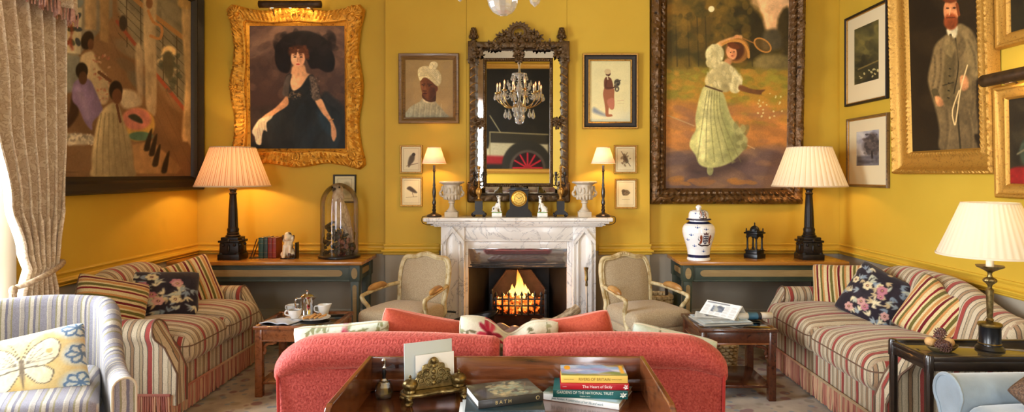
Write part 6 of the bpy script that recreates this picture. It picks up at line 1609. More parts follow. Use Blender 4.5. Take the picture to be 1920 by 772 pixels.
def dark_floral(seed):
    p = Paint(0, 0, 100, 100, 210); p.rs = np.random.RandomState(seed); rs = p.rs; p.fill((46, 38, 46))
    p.dabs(20, (0, 0, 100, 100), (6, 12), [(62, 54, 62), (44, 38, 44)], .5)
    for k in range(58):
        x, y, a = rs.uniform(2, 98), rs.uniform(2, 98), rs.uniform(0, 6.3); c = [(206, 194, 160), (176, 176, 156), (150, 158, 160), (186, 166, 128), (128, 140, 150)][k % 5]
        for i in range(3):
            b = a+(i-1)*.6; L = rs.uniform(7, 14); w = rs.uniform(1.1, 2.2); q = (x+L*math.cos(b), y+L*math.sin(b)); n = (-math.sin(b)*w, math.cos(b)*w)
            p.poly([(x, y), (x+L*.4*math.cos(b)+n[0], y+L*.4*math.sin(b)+n[1]), q, (x+L*.5*math.cos(b)-n[0], y+L*.5*math.sin(b)-n[1])], c, .9, 3)
    for k in range(9):
        x, y = rs.uniform(10, 90), rs.uniform(10, 90); r = rs.uniform(5, 8); c = [(176, 120, 128), (190, 150, 140), (200, 186, 150)][k % 3]
        for i in range(6): p.ell(x+r*.6*math.cos(i*1.05), y+r*.6*math.sin(i*1.05), r*.55, r*.45, c, .3, 60*i)
        p.ell(x, y, r*.35, r*.35, (110, 60, 72), .3); p.ell(x, y, r*.15, r*.15, (206, 180, 120), .3)
    return p.grain(8)
def white_floral(seed, big=False):
    p = Paint(0, 0, 100, 100, 210); p.rs = np.random.RandomState(seed); rs = p.rs; p.fill((192, 188, 170) if big else (186, 194, 180))
    for k in range(22):
        x, y = rs.uniform(0, 100), rs.uniform(0, 100); pts = [(x, y)]; a = rs.uniform(0, 6.3)
        for i in range(4): a += rs.uniform(-.6, .6); pts.append((pts[-1][0]+6*math.cos(a), pts[-1][1]+6*math.sin(a)))
        p.line(pts, 1, (120, 122, 90), 1, 3)
        for q in pts[1:]: p.ell(q[0]+2, q[1]+1, 3.2, 1.6, [(132, 136, 100), (150, 148, 116), (110, 106, 80)][k % 3], .3, rs.uniform(0, 180))
    for k in range(7 if big else 9):
        x, y = rs.uniform(6, 94), rs.uniform(2, 94); r = rs.uniform(9, 13) if big else rs.uniform(4, 6.5)
        if big and k == 0: x, y, r = 32, 10, 14
        for i in range(9): b = i*.7+rs.uniform(0, .3); p.poly([(x, y), (x+r*math.cos(b-.25)*.7, y+r*math.sin(b-.25)*.7), (x+r*math.cos(b), y+r*math.sin(b)), (x+r*math.cos(b+.25)*.7, y+r*math.sin(b+.25)*.7)], [(160, 34, 62), (178, 60, 84), (140, 30, 56)][i % 3], .8, 2)
        p.ell(x, y, r*.25, r*.25, (110, 24, 44), .3)
    return p.grain(5)
def butterfly():
    p = Paint(0, 0, 120, 84, 220); p.fill((206, 186, 134)); p.dabs(30, (0, 0, 120, 84), (8, 18), [(214, 198, 150), (196, 172, 112), (216, 204, 164)], .5)
    for (x, y) in ((8, 8), (114, 8), (8, 76), (112, 76), (2, 40), (118, 42)):
        p.ell(x, y, 20, 15, (198, 206, 206), .4)
        for k in range(7): a = k*.9; p.line([(x, y), (x+12*math.cos(a), y+9*math.sin(a)), (x+16*math.cos(a+.5), y+12*math.sin(a+.5)), (x+11*math.cos(a+1), y+8*math.sin(a+1))], 2.2, (104, 132, 166), .9, 4)
    for sg in (-1, 1):
        p.poly([(60, 44), (60+sg*8, 26), (60+sg*26, 16), (60+sg*36, 24), (60+sg*34, 40), (60+sg*20, 48)], (216, 210, 186), 1, 4); p.poly([(60, 46), (60+sg*18, 48), (60+sg*28, 56), (60+sg*24, 68), (60+sg*12, 66)], (222, 216, 190), 1, 4)
        for pts in ([(60, 44), (60+sg*8, 26), (60+sg*26, 16), (60+sg*36, 24), (60+sg*34, 40), (60+sg*20, 48), (60, 46)], [(60, 46), (60+sg*18, 48), (60+sg*28, 56), (60+sg*24, 68), (60+sg*12, 66), (60, 48)]): p.line(pts, .9, (84, 76, 70), .9, 4)
        for k in range(5): p.line([(60+sg*4, 42), (60+sg*(14+5*k), 22+5*k)], .6, (110, 104, 96), .8)
        p.line([(60, 38), (60+sg*8, 18), (60+sg*12, 14)], .7, (80, 72, 66), .9, 3); p.ell(60+sg*26, 32, 3, 3, (186, 170, 120), .3)
    p.poly([(58.5, 36), (61.5, 36), (62.5, 50), (60, 70), (57.5, 50)], (128, 116, 98), .8, 3); return p.grain(5)

# ================================================================ striped sofas
def seat_bulge(w, d, crown):
    def fn(p):
        u, v = 2*p[0]/w, 2*p[1]/d; q = max(0, 1-u*u)**.6*max(0, 1-v*v)**.6
        return (p[0], p[1], p[2]+(crown*q if p[2] > 0 else -.2*crown*q))
    return fn
def _lp(w, d, z, r, e):
    pts = []
    for (cx, cy, a0) in ((w/2-r, -d/2+r, -90), (w/2-r, d/2-r, 0), (-w/2+r, d/2-r, 90), (-w/2+r, -d/2+r, 180)):
        for k in range(4): a = R(a0+30*k); pts.append((cx+r*math.cos(a), cy+r*math.sin(a), z))
    return MB().tube(pts, e, 6, closed=True)
def striped_sofa(loc, rz, L, D, label, fringe_sides):
    t = thing('striped_sofa', label, 'sofa', loc, (0, 0, rz)); sx_ = lambda p: p[0]+20; aw = .15
    m = MB(); m.rbox((0, .02, .22), (L-.10, D-.08, .24), .03, 3, (8, 2, 2), st=sx_); m.build('base', 'sofa_stripe', t)
    cw = (L-2*aw)/2; cd = D-.20
    for k, x in enumerate((-cw/2, cw/2)):
        m = MB(); m.rbox((0, 0, 0), (cw-.004, cd, .18), .07, 5, (12, 12, 2), deform=seat_bulge(cw, cd, .075), st=lambda p, x=x: (p[0]+x+20 if abs(p[0]) < cw/2-.03 else p[1]+20.07))
        c = m.build('seat_cushion', 'sofa_stripe', t, loc=(x, -.105, .405))
        _lp(cw-.010, cd-.004, .03, .06, .005).build('piping', 'piping_dark', c); 
    top = lambda x: .74+.15*math.exp(-(x/(.30*L))**4)
    z0 = .24
    def bdef(p):
        tt = (p[2]+.3)/.6; x = p[0]; z = z0+tt*(top(x)-z0); return (x, p[1]+.12*tt-.03*math.sin(PI*tt), z)
    m = MB(); m.rbox((0, 0, 0), (L-.10, .17, .60), .075, 5, (20, 1, 8), deform=bdef, st=lambda p: (p[0]+20 if abs(p[0]) < L/2-.09 else p[1]+20.05)); m.build('backrest', 'sofa_stripe', t, loc=(0, D/2-.22, 0))
    for sg in (-1, 1):
        x0 = sg*(L/2-.085)
        prof = [(-.062, .10), (-.066, .30), (-.066, .44), (-.078, .52)]+[(-.002+.085*math.cos(a), .545+.082*math.sin(a)) for a in [PI-PI*1.22*i/12 for i in range(13)]]+[(.052, .46), (.054, .30), (.056, .10)]
        prof = [(x0+sg*a, b) for a, b in prof]; yb = D/2-.12
        yf = lambda z: -D/2+.015+.14*(lambda q: q*q*(3-2*q))(max(0, min(1, (z-.34)/.22)))+.03*max(0, (z-.56)/.1)
        m = MB(); n = len(prof); q = 12; V = []; S = []; T = []
        for j in range(q+1):
            for (a, b) in prof:
                y = yb+(yf(b)-yb)*j/q; V.append((a, y, b)); S.append(y+20.06)
        for j in range(q):
            for i in range(n-1): f = (j*n+i, j*n+i+1, (j+1)*n+i+1, (j+1)*n+i); T.append(f[::-1] if sg > 0 else f)
        m.add(V, T, S)
        cap = [V[q*n+i] for i in range(n)]; cc = Vector((x0, 0, .40)); cc.y = yf(.40)-.012
        m.add(cap+[cc], [((i, i+1, n) if sg > 0 else (i+1, i, n)) for i in range(n-1)]+[((n-1, 0, n) if sg > 0 else (0, n-1, n))], [p[0]+20.02 for p in cap]+[cc.x+20.02]); m.build('arm', 'sofa_stripe', t, sharp=50)
        m = MB(); m.tube([(a, y-.002, b) for (a, y, b) in cap], .006, 6); m.build('arm_piping', 'piping_dark', t)
    fr = MB()
    def strand(x, y): b = rnd(-.006, .006); q = rnd(.02, 1); k = len(fr.v); fr.tube([(x, y, .165), (x+b*.5, y+rnd(-.003, .003), .09), (x+b, y+rnd(-.005, .005), .012+rnd(0, .008))], [.0060, .0068, .0056], 5, caps=False); fr.st[k:] = [q]*(len(fr.v)-k)
    n = int(L/.0165)
    for i in range(n): strand(-L/2+.03+(L-.06)*i/(n-1), -D/2+.045)
    for sg in fringe_sides:
        n = int(D/.0165)
        for i in range(n): strand(sg*(L/2-.018), -D/2+.06+(D-.15)*i/(n-1))
    fr.tube([(-L/2+.03, -D/2+.043, .168), (L/2-.03, -D/2+.043, .168)], .009, 6)
    for sg in fringe_sides: fr.tube([(sg*(L/2-.018), -D/2+.05, .168), (sg*(L/2-.018), D/2-.08, .168)], .009, 6)
    fr.build('fringe', 'bullion_fringe', t)
    ft = MB()
    for x in (-L/2+.1, L/2-.1):
        for y in (-D/2+.12, D/2-.14): ft.lathe([(.025, .0), (.03, .1)], 12, (x, y, 0))
    ft.build('feet', 'ebony_turned', t)
    return t
striped_sofa((-2.615, 4.70, .016), PI/2, 1.42, .86, 'two seat striped sofa with a bullion fringe along the left wall', (-1,))
striped_sofa((2.40, 4.41, .016), -PI/2, 1.92, .92, 'long striped sofa with a bullion fringe along the right wall', (1, -1))
diag = lambda a: (lambda x, z: x*math.cos(R(a))+z*math.sin(R(a)))
pillow('striped_cushion', 'striped cushion in cream, red and green nearest the camera on the left sofa', 'cushion', (-2.80, 4.30, .665), 58, 22, 20, .46, .42, .20, 'cushion_stripe', 'striped cushions', st=diag(90), seedk=1)
pillow('floral_cushion', 'dark flowered cushion between two striped cushions on the left sofa', 'cushion', (-2.70, 4.70, .665), 38, 30, 6, .54, .40, .19, 'printed_linen', 'dark flowered cushions', paint=dark_floral(3), pipe='piping_dark', seedk=2)
pillow('striped_cushion', 'brown and red striped cushion at the far end of the left sofa', 'cushion', (-2.68, 5.08, .685), 40, 22, -16, .42, .42, .19, 'cushion_stripe', 'striped cushions', st=diag(0), seedk=3)
pillow('striped_cushion', 'striped cushion at the far end of the right sofa behind the dark flowered one', 'cushion', (2.46, 5.02, .665), -38, 18, -4, .42, .40, .18, 'cushion_stripe', 'striped cushions', st=diag(4), seedk=4)
pillow('floral_cushion', 'dark flowered cushion tilted on its corner on the right sofa', 'cushion', (2.48, 4.56, .69), -44, 24, 24, .41, .41, .19, 'printed_linen', 'dark flowered cushions', paint=dark_floral(8), seedk=5)
pillow('striped_cushion', 'big striped cushion nearest the camera on the right sofa', 'cushion', (2.60, 4.05, .69), -44, 24, 24, .40, .40, .19, 'cushion_stripe', 'striped cushions', st=diag(-8), dent=.05, seedk=6)

# ================================================================ red sofa seen from behind
rs_ = thing('red_sofa', 'red patterned velvet sofa seen from behind in the middle of the room', 'sofa', (-.113, 2.75, .016))
HW = .99
for sg, nm in ((-1, 'left'), (1, 'right')):
    m = MB()
    def roll(u, v, sg=sg):
        x = .008+u*(HW-.008)
        e = max(0, (x-(HW-.20))/.20); arch = .022*math.sin(PI*min(1, x/HW))
        zc_ = .752-.065*e**2.2+arch; rz_ = .078*(1-.25*e**3); ry = .095*(1-.30*e**4); k = 1 if .02 < x < HW-.01 else .82
        a = 2*PI*v; return (sg*x, .095-ry*k*math.cos(a), zc_+rz_*k*math.sin(a)*(-sg))
    m.grid(roll, 44, 24, closev=True)
    for xx in (0, 1):
        ring = [roll(xx, i/24) for i in range(24)]; m.add(ring, [tuple(range(24)) if (xx == 0) == (sg > 0) else tuple(range(24))[::-1]])
    m.build('back_roll', 'red_velvet', rs_, sharp=60)
    m = MB()
    m.rbox((sg*HW/2, 0, 0), (HW-.02, .15, .62), .03, 3, (8, 1, 6), deform=lambda p: (p[0], p[1]-.02*(p[2]/.31), p[2])); m.build('back', 'red_velvet', rs_, loc=(0, .125, .40))
pp_ = MB(); pp_.tube([(-HW+.02, .03, .70), (-HW+.025, .045, .10)], .007, 6); pp_.tube([(HW-.02, .03, .70), (HW-.025, .045, .10)], .007, 6); pp_.build('piping', 'red_velvet_plain', rs_)
m = MB(); m.rbox((0, .50, .21), (1.9, .86, .22), .03, 3, (6, 3, 2)); m.build('base', 'red_velvet_plain', rs_)
for sg in (-1, 1):
    m = MB(); m.rbox((0, 0, 0), (.80, .66, .15), .05, 4, (8, 8, 2), deform=seat_bulge(.8, .66, .04)); m.build('seat_cushion', 'red_velvet_plain', rs_, loc=(sg*.402, .58, .40))
    m = MB(); m.rbox((0, 0, 0), (.17, .78, .36), .07, 4, (2, 8, 3)); m.build('arm', 'red_velvet_plain', rs_, loc=(sg*.90, .56, .40))
    for y in (.14, .86): m = MB(); m.lathe([(.02, 0), (.03, .11)], 12, (sg*.88, y, 0)); m.build('leg', 'ebony_turned', rs_)
def red_cushion(kind, label, px0, px1, pyt, Y, w, h, roll=0, spin=0, lean=-4, z=None, **k):
    pillow(kind, label, 'cushion', (X_((px0+px1)/2, Y), Y, z), spin, lean, roll, w, h, .17, **k)
red_cushion('floral_cushion', 'white cushion with red flowers at the left end of the red sofa', 568, 728, 608, 3.02, .44, .44, -3, 8, -14, .665, m='printed_linen', paint=white_floral(5), pipe='piping_cream', group='white flowered cushions', seedk=11)
red_cushion('rust_cushion', 'rust red cushion behind the left half of the red sofa back', 708, 860, 586, 3.10, .42, .45, 13, 6, -12, .685, m='rust_chenille', pipe='piping_pink', group='rust red cushions', seedk=12)
red_cushion('floral_cushion', 'white cushion with large red flowers in the middle of the red sofa', 868, 1032, 606, 3.03, .47, .44, 4, 0, -14, .69, m='printed_linen', paint=white_floral(9, True), pipe='piping_cream', group='white flowered cushions', dent=.075, seedk=13)
red_cushion('rust_cushion', 'rust red cushion behind the right half of the red sofa back', 1034, 1156, 587, 3.08, .36, .45, -14, -14, -12, .685, m='rust_chenille', pipe='piping_pink', group='rust red cushions', seedk=14)
red_cushion('floral_cushion', 'grey green cushion just peeking over the right end of the red sofa', 1196, 1300, 617, 3.02, .40, .42, 12, -10, -14, .645, m='printed_linen', paint=white_floral(21), pipe='piping_cream', group='white flowered cushions', seedk=15)

# ================================================================ striped armchair at the left
ac = thing('armchair', 'blue grey striped armchair in the left foreground by the window', 'armchair', (-2.50, 3.10, .016), (0, 0, R(27)))
path = smooth_path([(-.50, -.37, 0), (-.455, -.15, 0), (-.40, .14, 0), (-.355, .30, 0), (-.25, .375, 0), (0, .40, 0), (.25, .375, 0), (.355, .30, 0), (.40, .14, 0), (.455, -.15, 0), (.50, -.37, 0)], 8)
m = MB(); V = []; S = []; T = []; n = len(path); acc = 0
for i, p_ in enumerate(path):
    d = (path[min(i+1, n-1)]-path[max(i-1, 0)]).normalized(); nm = Vector((d.y, -d.x, 0))*-1
    if i: acc += (path[i]-path[i-1]).length
    f = max(0, min(1, (p_.y+.37)/.70)); f = f*f*(3-2*f); f0 = f; topz = .60+.26*f**4.5+.025*math.cos(PI*min(1, abs(p_.x)/.7))*f
    th = .048
    sec = [(-th, .13), (-th, .35), (-th, topz-.05)]+[(th*math.cos(a), topz-.05+.05*math.sin(a)) for a in [PI-PI*k/8 for k in range(9)]]+[(th, topz-.05), (th, .35), (th*.9, .13)]
    lean = .07*f
    for (o_, z) in sec: V.append(p_+nm*(-o_)*-1+Vector((0, lean*max(0, z-.4)/.45*(1 if p_.y > .2 else .3), z))); S.append(acc+20)
q = len(sec)
for i in range(n-1):
    for j in range(q-1): T.append((i*q+j, i*q+j+1, (i+1)*q+j+1, (i+1)*q+j))
m.add(V, T, S); m.add([V[i] for i in range(q)], [tuple(range(q))], [V[i][0]*.9+20 for i in range(q)]); m.add([V[(n-1)*q+i] for i in range(q)], [tuple(range(q))[::-1]], [V[(n-1)*q+i][0]*.9+20 for i in range(q)])
m.build('back_and_arms', 'armchair_stripe', ac, sharp=50)
for e in (0, n-1): m = MB(); m.tube([Vector(V[e*q+i]) for i in range(q)], .006, 6); m.build('arm_piping', 'piping_cream', ac)
m = MB(); m.rbox((0, -.03, .27), (.80, .68, .20), .03, 3, (6, 3, 2), st=lambda p: p[0]+20); m.build('base', 'armchair_stripe', ac)
m = MB(); m.rbox((0, 0, 0), (.74, .70, .15), .05, 4, (10, 10, 2), deform=lambda p: seat_bulge(.74, .70, .04)((p[0]*(1-.10*p[1]/.35), p[1], p[2])), st=lambda p: p[0]+20); c = m.build('seat_cushion', 'armchair_stripe', ac, loc=(0, -.07, .445))
for sx in (-1, 1):
    for y in (-.32, .28): m = MB(); m.lathe([(.018, 0), (.028, .17)], 12, (sx*.34, y, 0)); m.build('leg', 'ebony_turned', ac)
pillow('butterfly_cushion', 'pale yellow cushion with an embroidered butterfly on the striped armchair', 'cushion', (-2.39, 3.06, .635), 22, 30, -11, .50, .35, .16, 'printed_linen', paint=butterfly(), pipe=None, seedk=21, N=60)

# ================================================================ pale blue armchair at the right
bl = thing('armchair', 'pale blue velvet armchair with scroll arms in the right foreground', 'armchair', (2.325, 2.47, .022), (0, 0, R(-88)))
for sg in (-1, 1):
    prof = [(-.055, .10), (-.056, .42), (-.066, .52)]+[(.0+.088*math.cos(a), .585+.085*math.sin(a)) for a in [PI-PI*1.25*i/14 for i in range(15)]]+[(.040, .46), (.05, .30), (.06, .10)]
    x0 = sg*.36; pr = [(x0+sg*a, b) for a, b in prof]; n = len(pr); m = MB(); V = []; T = []
    for j in range(7):
        for (a, b) in pr: V.append((a, .36-.82*j/6, b))
    for j in range(6):
        for i in range(n-1): f = (j*n+i, j*n+i+1, (j+1)*n+i+1, (j+1)*n+i); T.append(f[::-1] if sg > 0 else f)
    m.add(V, T); m.add(V[6*n:], [tuple(range(n)) if sg > 0 else tuple(range(n))[::-1]]); m.build('arm', 'blue_velvet', bl, sharp=50)
    m = MB(); m.tube([(a, -.463, b) for a, b in pr], .007, 6); m.build('arm_piping', 'blue_velvet', bl)
m = MB(); m.rbox((0, .40, .52), (.78, .16, .80), .07, 4, (4, 1, 4)); m.build('backrest', 'blue_velvet', bl)
m = MB(); m.rbox((0, -.04, .24), (.70, .80, .24), .03, 2); m.build('base', 'blue_velvet', bl)
m = MB(); m.rbox((0, 0, 0), (.60, .74, .20), .06, 4, (8, 8, 2), deform=seat_bulge(.60, .74, .04)); m.build('seat_cushion', 'blue_velvet', bl, loc=(0, -.08, .46))
for sx in (-1, 1):
    for y in (-.36, .36): m = MB(); m.lathe([(.018, 0), (.028, .12)], 12, (sx*.32, y, 0)); m.build('leg', 'ebony_turned', bl)
pillow('brown_cushion', 'shimmering brown textured cushion on the pale blue armchair', 'cushion', (2.20, 2.53, .685), -40, 24, 40, .36, .36, .14, 'brown_sequin', pipe=None, seedk=31)
# ================================================================ side tables
mat_wood('mahogany', C(116, 66, 36), C(140, 84, 48), C(88, 48, 26), .22, 2.5, (9, 1.2, 9), .5)
mat_wood('mahogany_dark', C(60, 30, 18), C(84, 44, 26), C(42, 20, 12), .22, 2.5, (9, 1.2, 9), .5)
mat('dark_glass_top', C(20, 18, 16), .04, 0, coat=1.0, spec=.8)
mat('rail_gilt_line', C(170, 120, 66), .4, .2)
TZ = .512
def side_table(x0, x1, y0, y1, label, wood):
    cx, cy_ = (x0+x1)/2, (y0+y1)/2; t = thing('side_table', label, 'side table', (cx, cy_, .016)); w, d = x1-x0, y1-y0; Z = TZ-.016; hw, hd = w/2, d/2
    m = MB()
    for (a, b, c, e) in ((-hw, hw, -hd, -hd+.035), (-hw, hw, hd-.035, hd), (-hw, -hw+.035, -hd+.035, hd-.035), (hw-.035, hw, -hd+.035, hd-.035)): m.box(a, b, c, e, Z-.024, Z, .005)
    m.build('top_frame', wood, t)
    m = MB(); m.box(-hw+.034, hw-.034, -hd+.034, hd-.034, Z-.014, Z-.002, .001); m.build('glass_top', 'dark_glass_top', t)
    m = MB(); e = .018
    for (a, b, c, f) in ((-hw+e, hw-e, -hd+e, -hd+e+.018), (-hw+e, hw-e, hd-e-.018, hd-e), (-hw+e, -hw+e+.018, -hd+e, hd-e), (hw-e-.018, hw-e, -hd+e, hd-e)): m.box(a, b, c, f, Z-.105, Z-.022, .003)
    m.build('apron', wood, t)
    m = MB()
    for (a, b, c, f) in ((-hw+e-.004, hw-e+.004, -hd+e-.005, -hd+e+.01), (-hw+e-.005, -hw+e+.01, -hd+e, hd-e), (hw-e-.01, hw-e+.005, -hd+e, hd-e), (-hw+e, hw-e, hd-e-.01, hd-e+.005)): m.box(a, b, c, f, Z-.110, Z-.100, .003)
    m.build('bead', 'mahogany', t)
    for sx in (-1, 1):
        for sy in (-1, 1):
            m = MB(); x, y = sx*(hw-.036), sy*(hd-.036); m.rbox((x, y, (Z-.02)/2), (.05, .05, Z-.02), .004, 1)
            lg_ = m.build('leg', wood, t)
            b = MB(); X0, Z0 = x-sx*.025, Z-.106
            b.tube(smooth_path([(X0, y, Z0-.085), (X0-sx*.014, y, Z0-.07), (X0-sx*.010, y, Z0-.045), (X0-sx*.03, y, Z0-.025), (X0-sx*.07, y, Z0-.018), (X0-sx*.082, y, Z0-.004)], 6), .011, 8, flat=.8)
            b.ell((X0-sx*.006, y, Z0-.088), (.013, .010, .013)); b.ell((X0-sx*.084, y, Z0-.012), (.013, .010, .013)); b.build('bracket', wood, lg_)
    m = MB(); m.box(-hw+.03, hw-.03, -hd+.03, hd-.03, .085, .105, .004); m.build('shelf', wood, t)
    return t
side_table(-1.905, -1.335, 4.44, 4.94, 'mahogany side table with a dark glass top holding the coffee things, left', 'mahogany')
side_table(1.17, 1.715, 4.36, 4.87, 'mahogany side table with a dark glass top holding newspapers, right', 'mahogany_dark')
def onT(px, py, Z=TZ): Y = (HE-Z)*F/(py-CY); return (X_(px, Y), Y, Z)

# ---- coffee things
mat('porcelain', C(238, 238, 236), .15, coat=.5); mat('polished_steel', C(210, 212, 216), .08, 1.0); mat('coffee', C(40, 22, 14), .2)
mat('biscuit', C(206, 156, 88), .8, 0, col2=C(176, 120, 60), nscale=30, bmp=.3); mat('napkin_cloth', C(226, 230, 238), .85, 0, col2=C(196, 206, 222), nscale=8)
t = thing('cafetiere', 'polished steel coffee pot with a tall handle on the left side table', 'coffee pot', onT(576, 590))
m = MB(); m.lathe([(.001, 0), (.048, 0), (.050, .004), (.046, .01), (.046, .125), (.048, .13), (.046, .134)], 36); m.build('body', 'polished_steel', t)
m = MB(); m.lathe([(.049, .130), (.049, .140), (.036, .152), (.018, .158), (.006, .160), (.005, .170), (.011, .176), (.011, .184), (.001, .190)], 32); m.build('lid', 'polished_steel', t)
m = MB(); m.tube(smooth_path([(-.044, -.01, .125), (-.075, -.016, .122), (-.082, -.018, .09), (-.078, -.016, .05), (-.046, -.01, .018)], 6), .0075, 8); m.build('handle', 'polished_steel', t)
m = MB(); m.prism([(.044, .105), (.072, .135), (.044, .132)], -.012, .012, 'y'); m.build('spout', 'polished_steel', t)
def cup_mb(r, h): return MB().lathe([(.001, .0), (r*.55, 0), (r*.58, .006), (r*.8, h*.3), (r*.96, h*.65), (r, h), (r*.94, h), (r*.88, h*.6), (r*.5, h*.12), (.001, h*.1)], 36)
t = thing('coffee_cup', 'white coffee cup with a spoon on a saucer, front left of the coffee pot', 'cup', (lambda q: (q[0], q[1], q[2]+.012))(onT(553, 599)), (0, 0, R(180)))
cup_mb(.048, .062).build('bowl', 'porcelain', t); m = MB(); m.tube(smooth_path([(.042, 0, .052), (.068, 0, .050), (.070, 0, .026), (.036, 0, .018)], 6), .005, 8); m.build('handle', 'porcelain', t)
m = MB(); m.lathe([(.001, .050), (.043, .050)], 24, caps=False); m.build('coffee', 'coffee', t)
tag(MB().lathe([(.001, 0), (.04, 0), (.045, .004), (.072, .012), (.074, .015), (.045, .008), (.001, .008)], 36).build('saucer', 'porcelain', loc=onT(553, 599)), 'white saucer under the cup with the spoon on the left side table', 'saucer')
t = thing('teaspoon', 'small steel teaspoon resting on the coffee cup rim', 'spoon', (lambda q: (q[0], q[1], q[2]+.075))(onT(553, 599)), (0, R(-6), R(25)))
m = MB(); m.tube([(-.055, 0, .0), (0, 0, .004), (.02, 0, .002)], [.0025, .002, .002], 6); m.build('handle', 'polished_steel', t); m = MB(); m.ell((.034, 0, .0), (.016, .010, .004)); m.build('bowl', 'polished_steel', t)
t = thing('coffee_cup', 'plain white cup behind the front cup, left of the coffee pot', 'cup', onT(549, 586), (0, 0, R(160)))
cup_mb(.046, .062).build('bowl', 'porcelain', t); m = MB(); m.tube(smooth_path([(.040, 0, .052), (.064, 0, .050), (.066, 0, .026), (.034, 0, .018)], 6), .005, 8); m.build('handle', 'porcelain', t)
t = thing('milk_jug', 'white milk jug right of the coffee pot on the left side table', 'jug', onT(607, 590))
m = MB(); m.grid(lambda u, v: (lambda a, r, z: ((r+.016*max(0, math.cos(a))**6*v**2)*math.cos(a), r*math.sin(a), z+.008*max(0, math.cos(a))**4*v**3))(2*PI*u, .034+.012*v**1.3, .078*v), 36, 14, closeu=True); m.lathe([(.001, 0), (.034, 0)], 36, caps=False); m.build('body', 'porcelain', t, mods=[('SOLIDIFY', dict(thickness=.003))])
m = MB(); m.tube(smooth_path([(-.040, 0, .066), (-.068, 0, .062), (-.068, 0, .030), (-.036, 0, .018)], 6), .005, 8); m.build('handle', 'porcelain', t)
q = onT(589, 600); q = (q[0], q[1]+.02, q[2])
tag(MB().lathe([(.001, 0), (.06, 0), (.066, .004), (.108, .016), (.110, .019), (.066, .009), (.001, .008)], 44).build('plate', 'porcelain', loc=q), 'white plate of biscuits at the front of the left side table', 'plate')
for k, (dx, dy, a, tl, lab) in enumerate(((-.055, -.01, 20, 8, 'leftmost biscuit of the row on the white plate'), (-.02, .0, 35, 26, 'second biscuit from the left on the white plate'), (.015, .005, 30, 26, 'third biscuit from the left on the white plate'), (.055, .0, 15, 20, 'rightmost biscuit of the row on the white plate'))):
    t = MB(); t.rbox((0, 0, 0), (.062, .045, .010), .005, 3); tag(t.build('biscuit', 'biscuit', loc=(q[0]+dx, q[1]+dy, q[2]+.018+.008*(k > 0)), rot=(0, R(-tl), R(a))), lab, 'biscuit', 'biscuits on the plate')
q = onT(524, 604)
m = MB(); m.grid(lambda u, v: (-.115+.23*u+.02*v, -.07+.14*v, .006+.012*abs(math.sin(5*u+3*v))*(1-abs(2*u-1)**4)), 24, 16); tag(m.build('napkin', 'napkin_cloth', loc=q, rot=(0, 0, R(-12)), mods=[('SOLIDIFY', dict(thickness=.005))]), 'crumpled white napkin on the front left corner of the left side table', 'napkin')

# ---- newspapers
def newsprint(seed, tint, head=(60, 66, 80)):
    p = Paint(0, 0, 100, 70, 110); p.rs = np.random.RandomState(seed); p.fill(tint); rs = p.rs
    for c in range(5):
        for k in range(26):
            if rs.uniform() < .85: p.line([(5+c*19, 16+k*2), (5+c*19+rs.uniform(10, 16), 16+k*2)], .8, (150, 154, 160), .7)
    p.poly([(26, 22), (60, 22), (60, 50), (26, 50)], (120, 130, 146), .8); p.dabs(14, (26, 22, 60, 50), (3, 7), [(90, 96, 110), (160, 166, 170), (190, 190, 180)], .6); p.poly([(4, 4), (70, 4), (70, 11), (4, 11)], head, .8, op=.5)
    return p
mat_paint('newsprint', .8, .05, 60)
def paper(name, label, q, rz, w, d, th, paint, fold=None, rot=(0, 0)):
    t = thing(name, label, 'newspaper', q, (rot[0], rot[1], R(rz)), 'papers on the side table')
    m = MB()
    for k in range(3): m.rbox((.004*k*(-1)**k, .003*k, th*(k+.5)/3), (w-.004*k, d-.004*k, th/3*.85), .001, 0, (6, 4, 1), deform=(lambda p: (p[0], p[1], p[2]+.004*math.sin(9*p[0])*math.cos(7*p[1]))))
    m.build('pages', 'page_white', t)
    canvas_obj('front_page', paint, w-.006, d-.006, 'newsprint', t, (0, 0, th+.0052), (-PI/2, 0, 0)); return t
q = onT(1365, 600)
paper('newspaper', 'flat folded newspaper lying at the bottom of the pile on the right side table', (q[0]-.06, q[1]-.01, TZ), 6, .36, .30, .012, newsprint(2, (196, 214, 230)))
paper('magazine', 'pale blue magazine on top of the flat newspaper, left side of the pile', (q[0]-.08, q[1]+.02, TZ+.018), -16, .30, .22, .008, newsprint(5, (206, 216, 226), (110, 140, 170)))
t = thing('folded_newspaper', 'half open newspaper standing like a tent in the middle of the pile', 'newspaper', (q[0]-.01, q[1]+.05, TZ+.030), (0, 0, R(-52)), 'papers on the side table')
m = MB(); m.add([(-.15, -.10, 0), (.15, -.10, 0), (.15, .0, .085), (-.15, .0, .085), (.15, .07, 0), (-.15, .07, 0)], [(0, 1, 2, 3), (3, 2, 4, 5)]); m.build('pages', 'page_white', t, smooth=False, mods=[('SOLIDIFY', dict(thickness=.004))])
pp1 = newsprint(8, (226, 228, 226)); o_ = canvas_obj('front_page', pp1, .29, .125, 'newsprint', t, (0, -.0525, .0455), (math.atan2(.085, .10)-PI/2, 0, 0))
t = thing('rolled_newspaper', 'loosely rolled newspaper with a blue band at the right of the pile', 'newspaper', (q[0]+.17, q[1]-.02, TZ+.036), (0, 0, R(4)), 'papers on the side table')
m = MB(); m.grid(lambda u, v: (-.14+.28*v, (.034-.010*u)*math.cos(2*PI*2.4*u), .75*(.034-.010*u)*math.sin(2*PI*2.4*u)), 60, 4); m.build('pages', 'page_white', t, mods=[('SOLIDIFY', dict(thickness=.0015))])
mat('band_blue', C(60, 110, 140), .5); mat('band_dark', C(40, 42, 50), .5)
m = MB(); m.lathe([(.0352, -.04), (.0352, .03)], 30, caps=False); m.v = [(z, x, .75*y) for x, y, z in m.v]; m.build('band', 'band_blue', t)
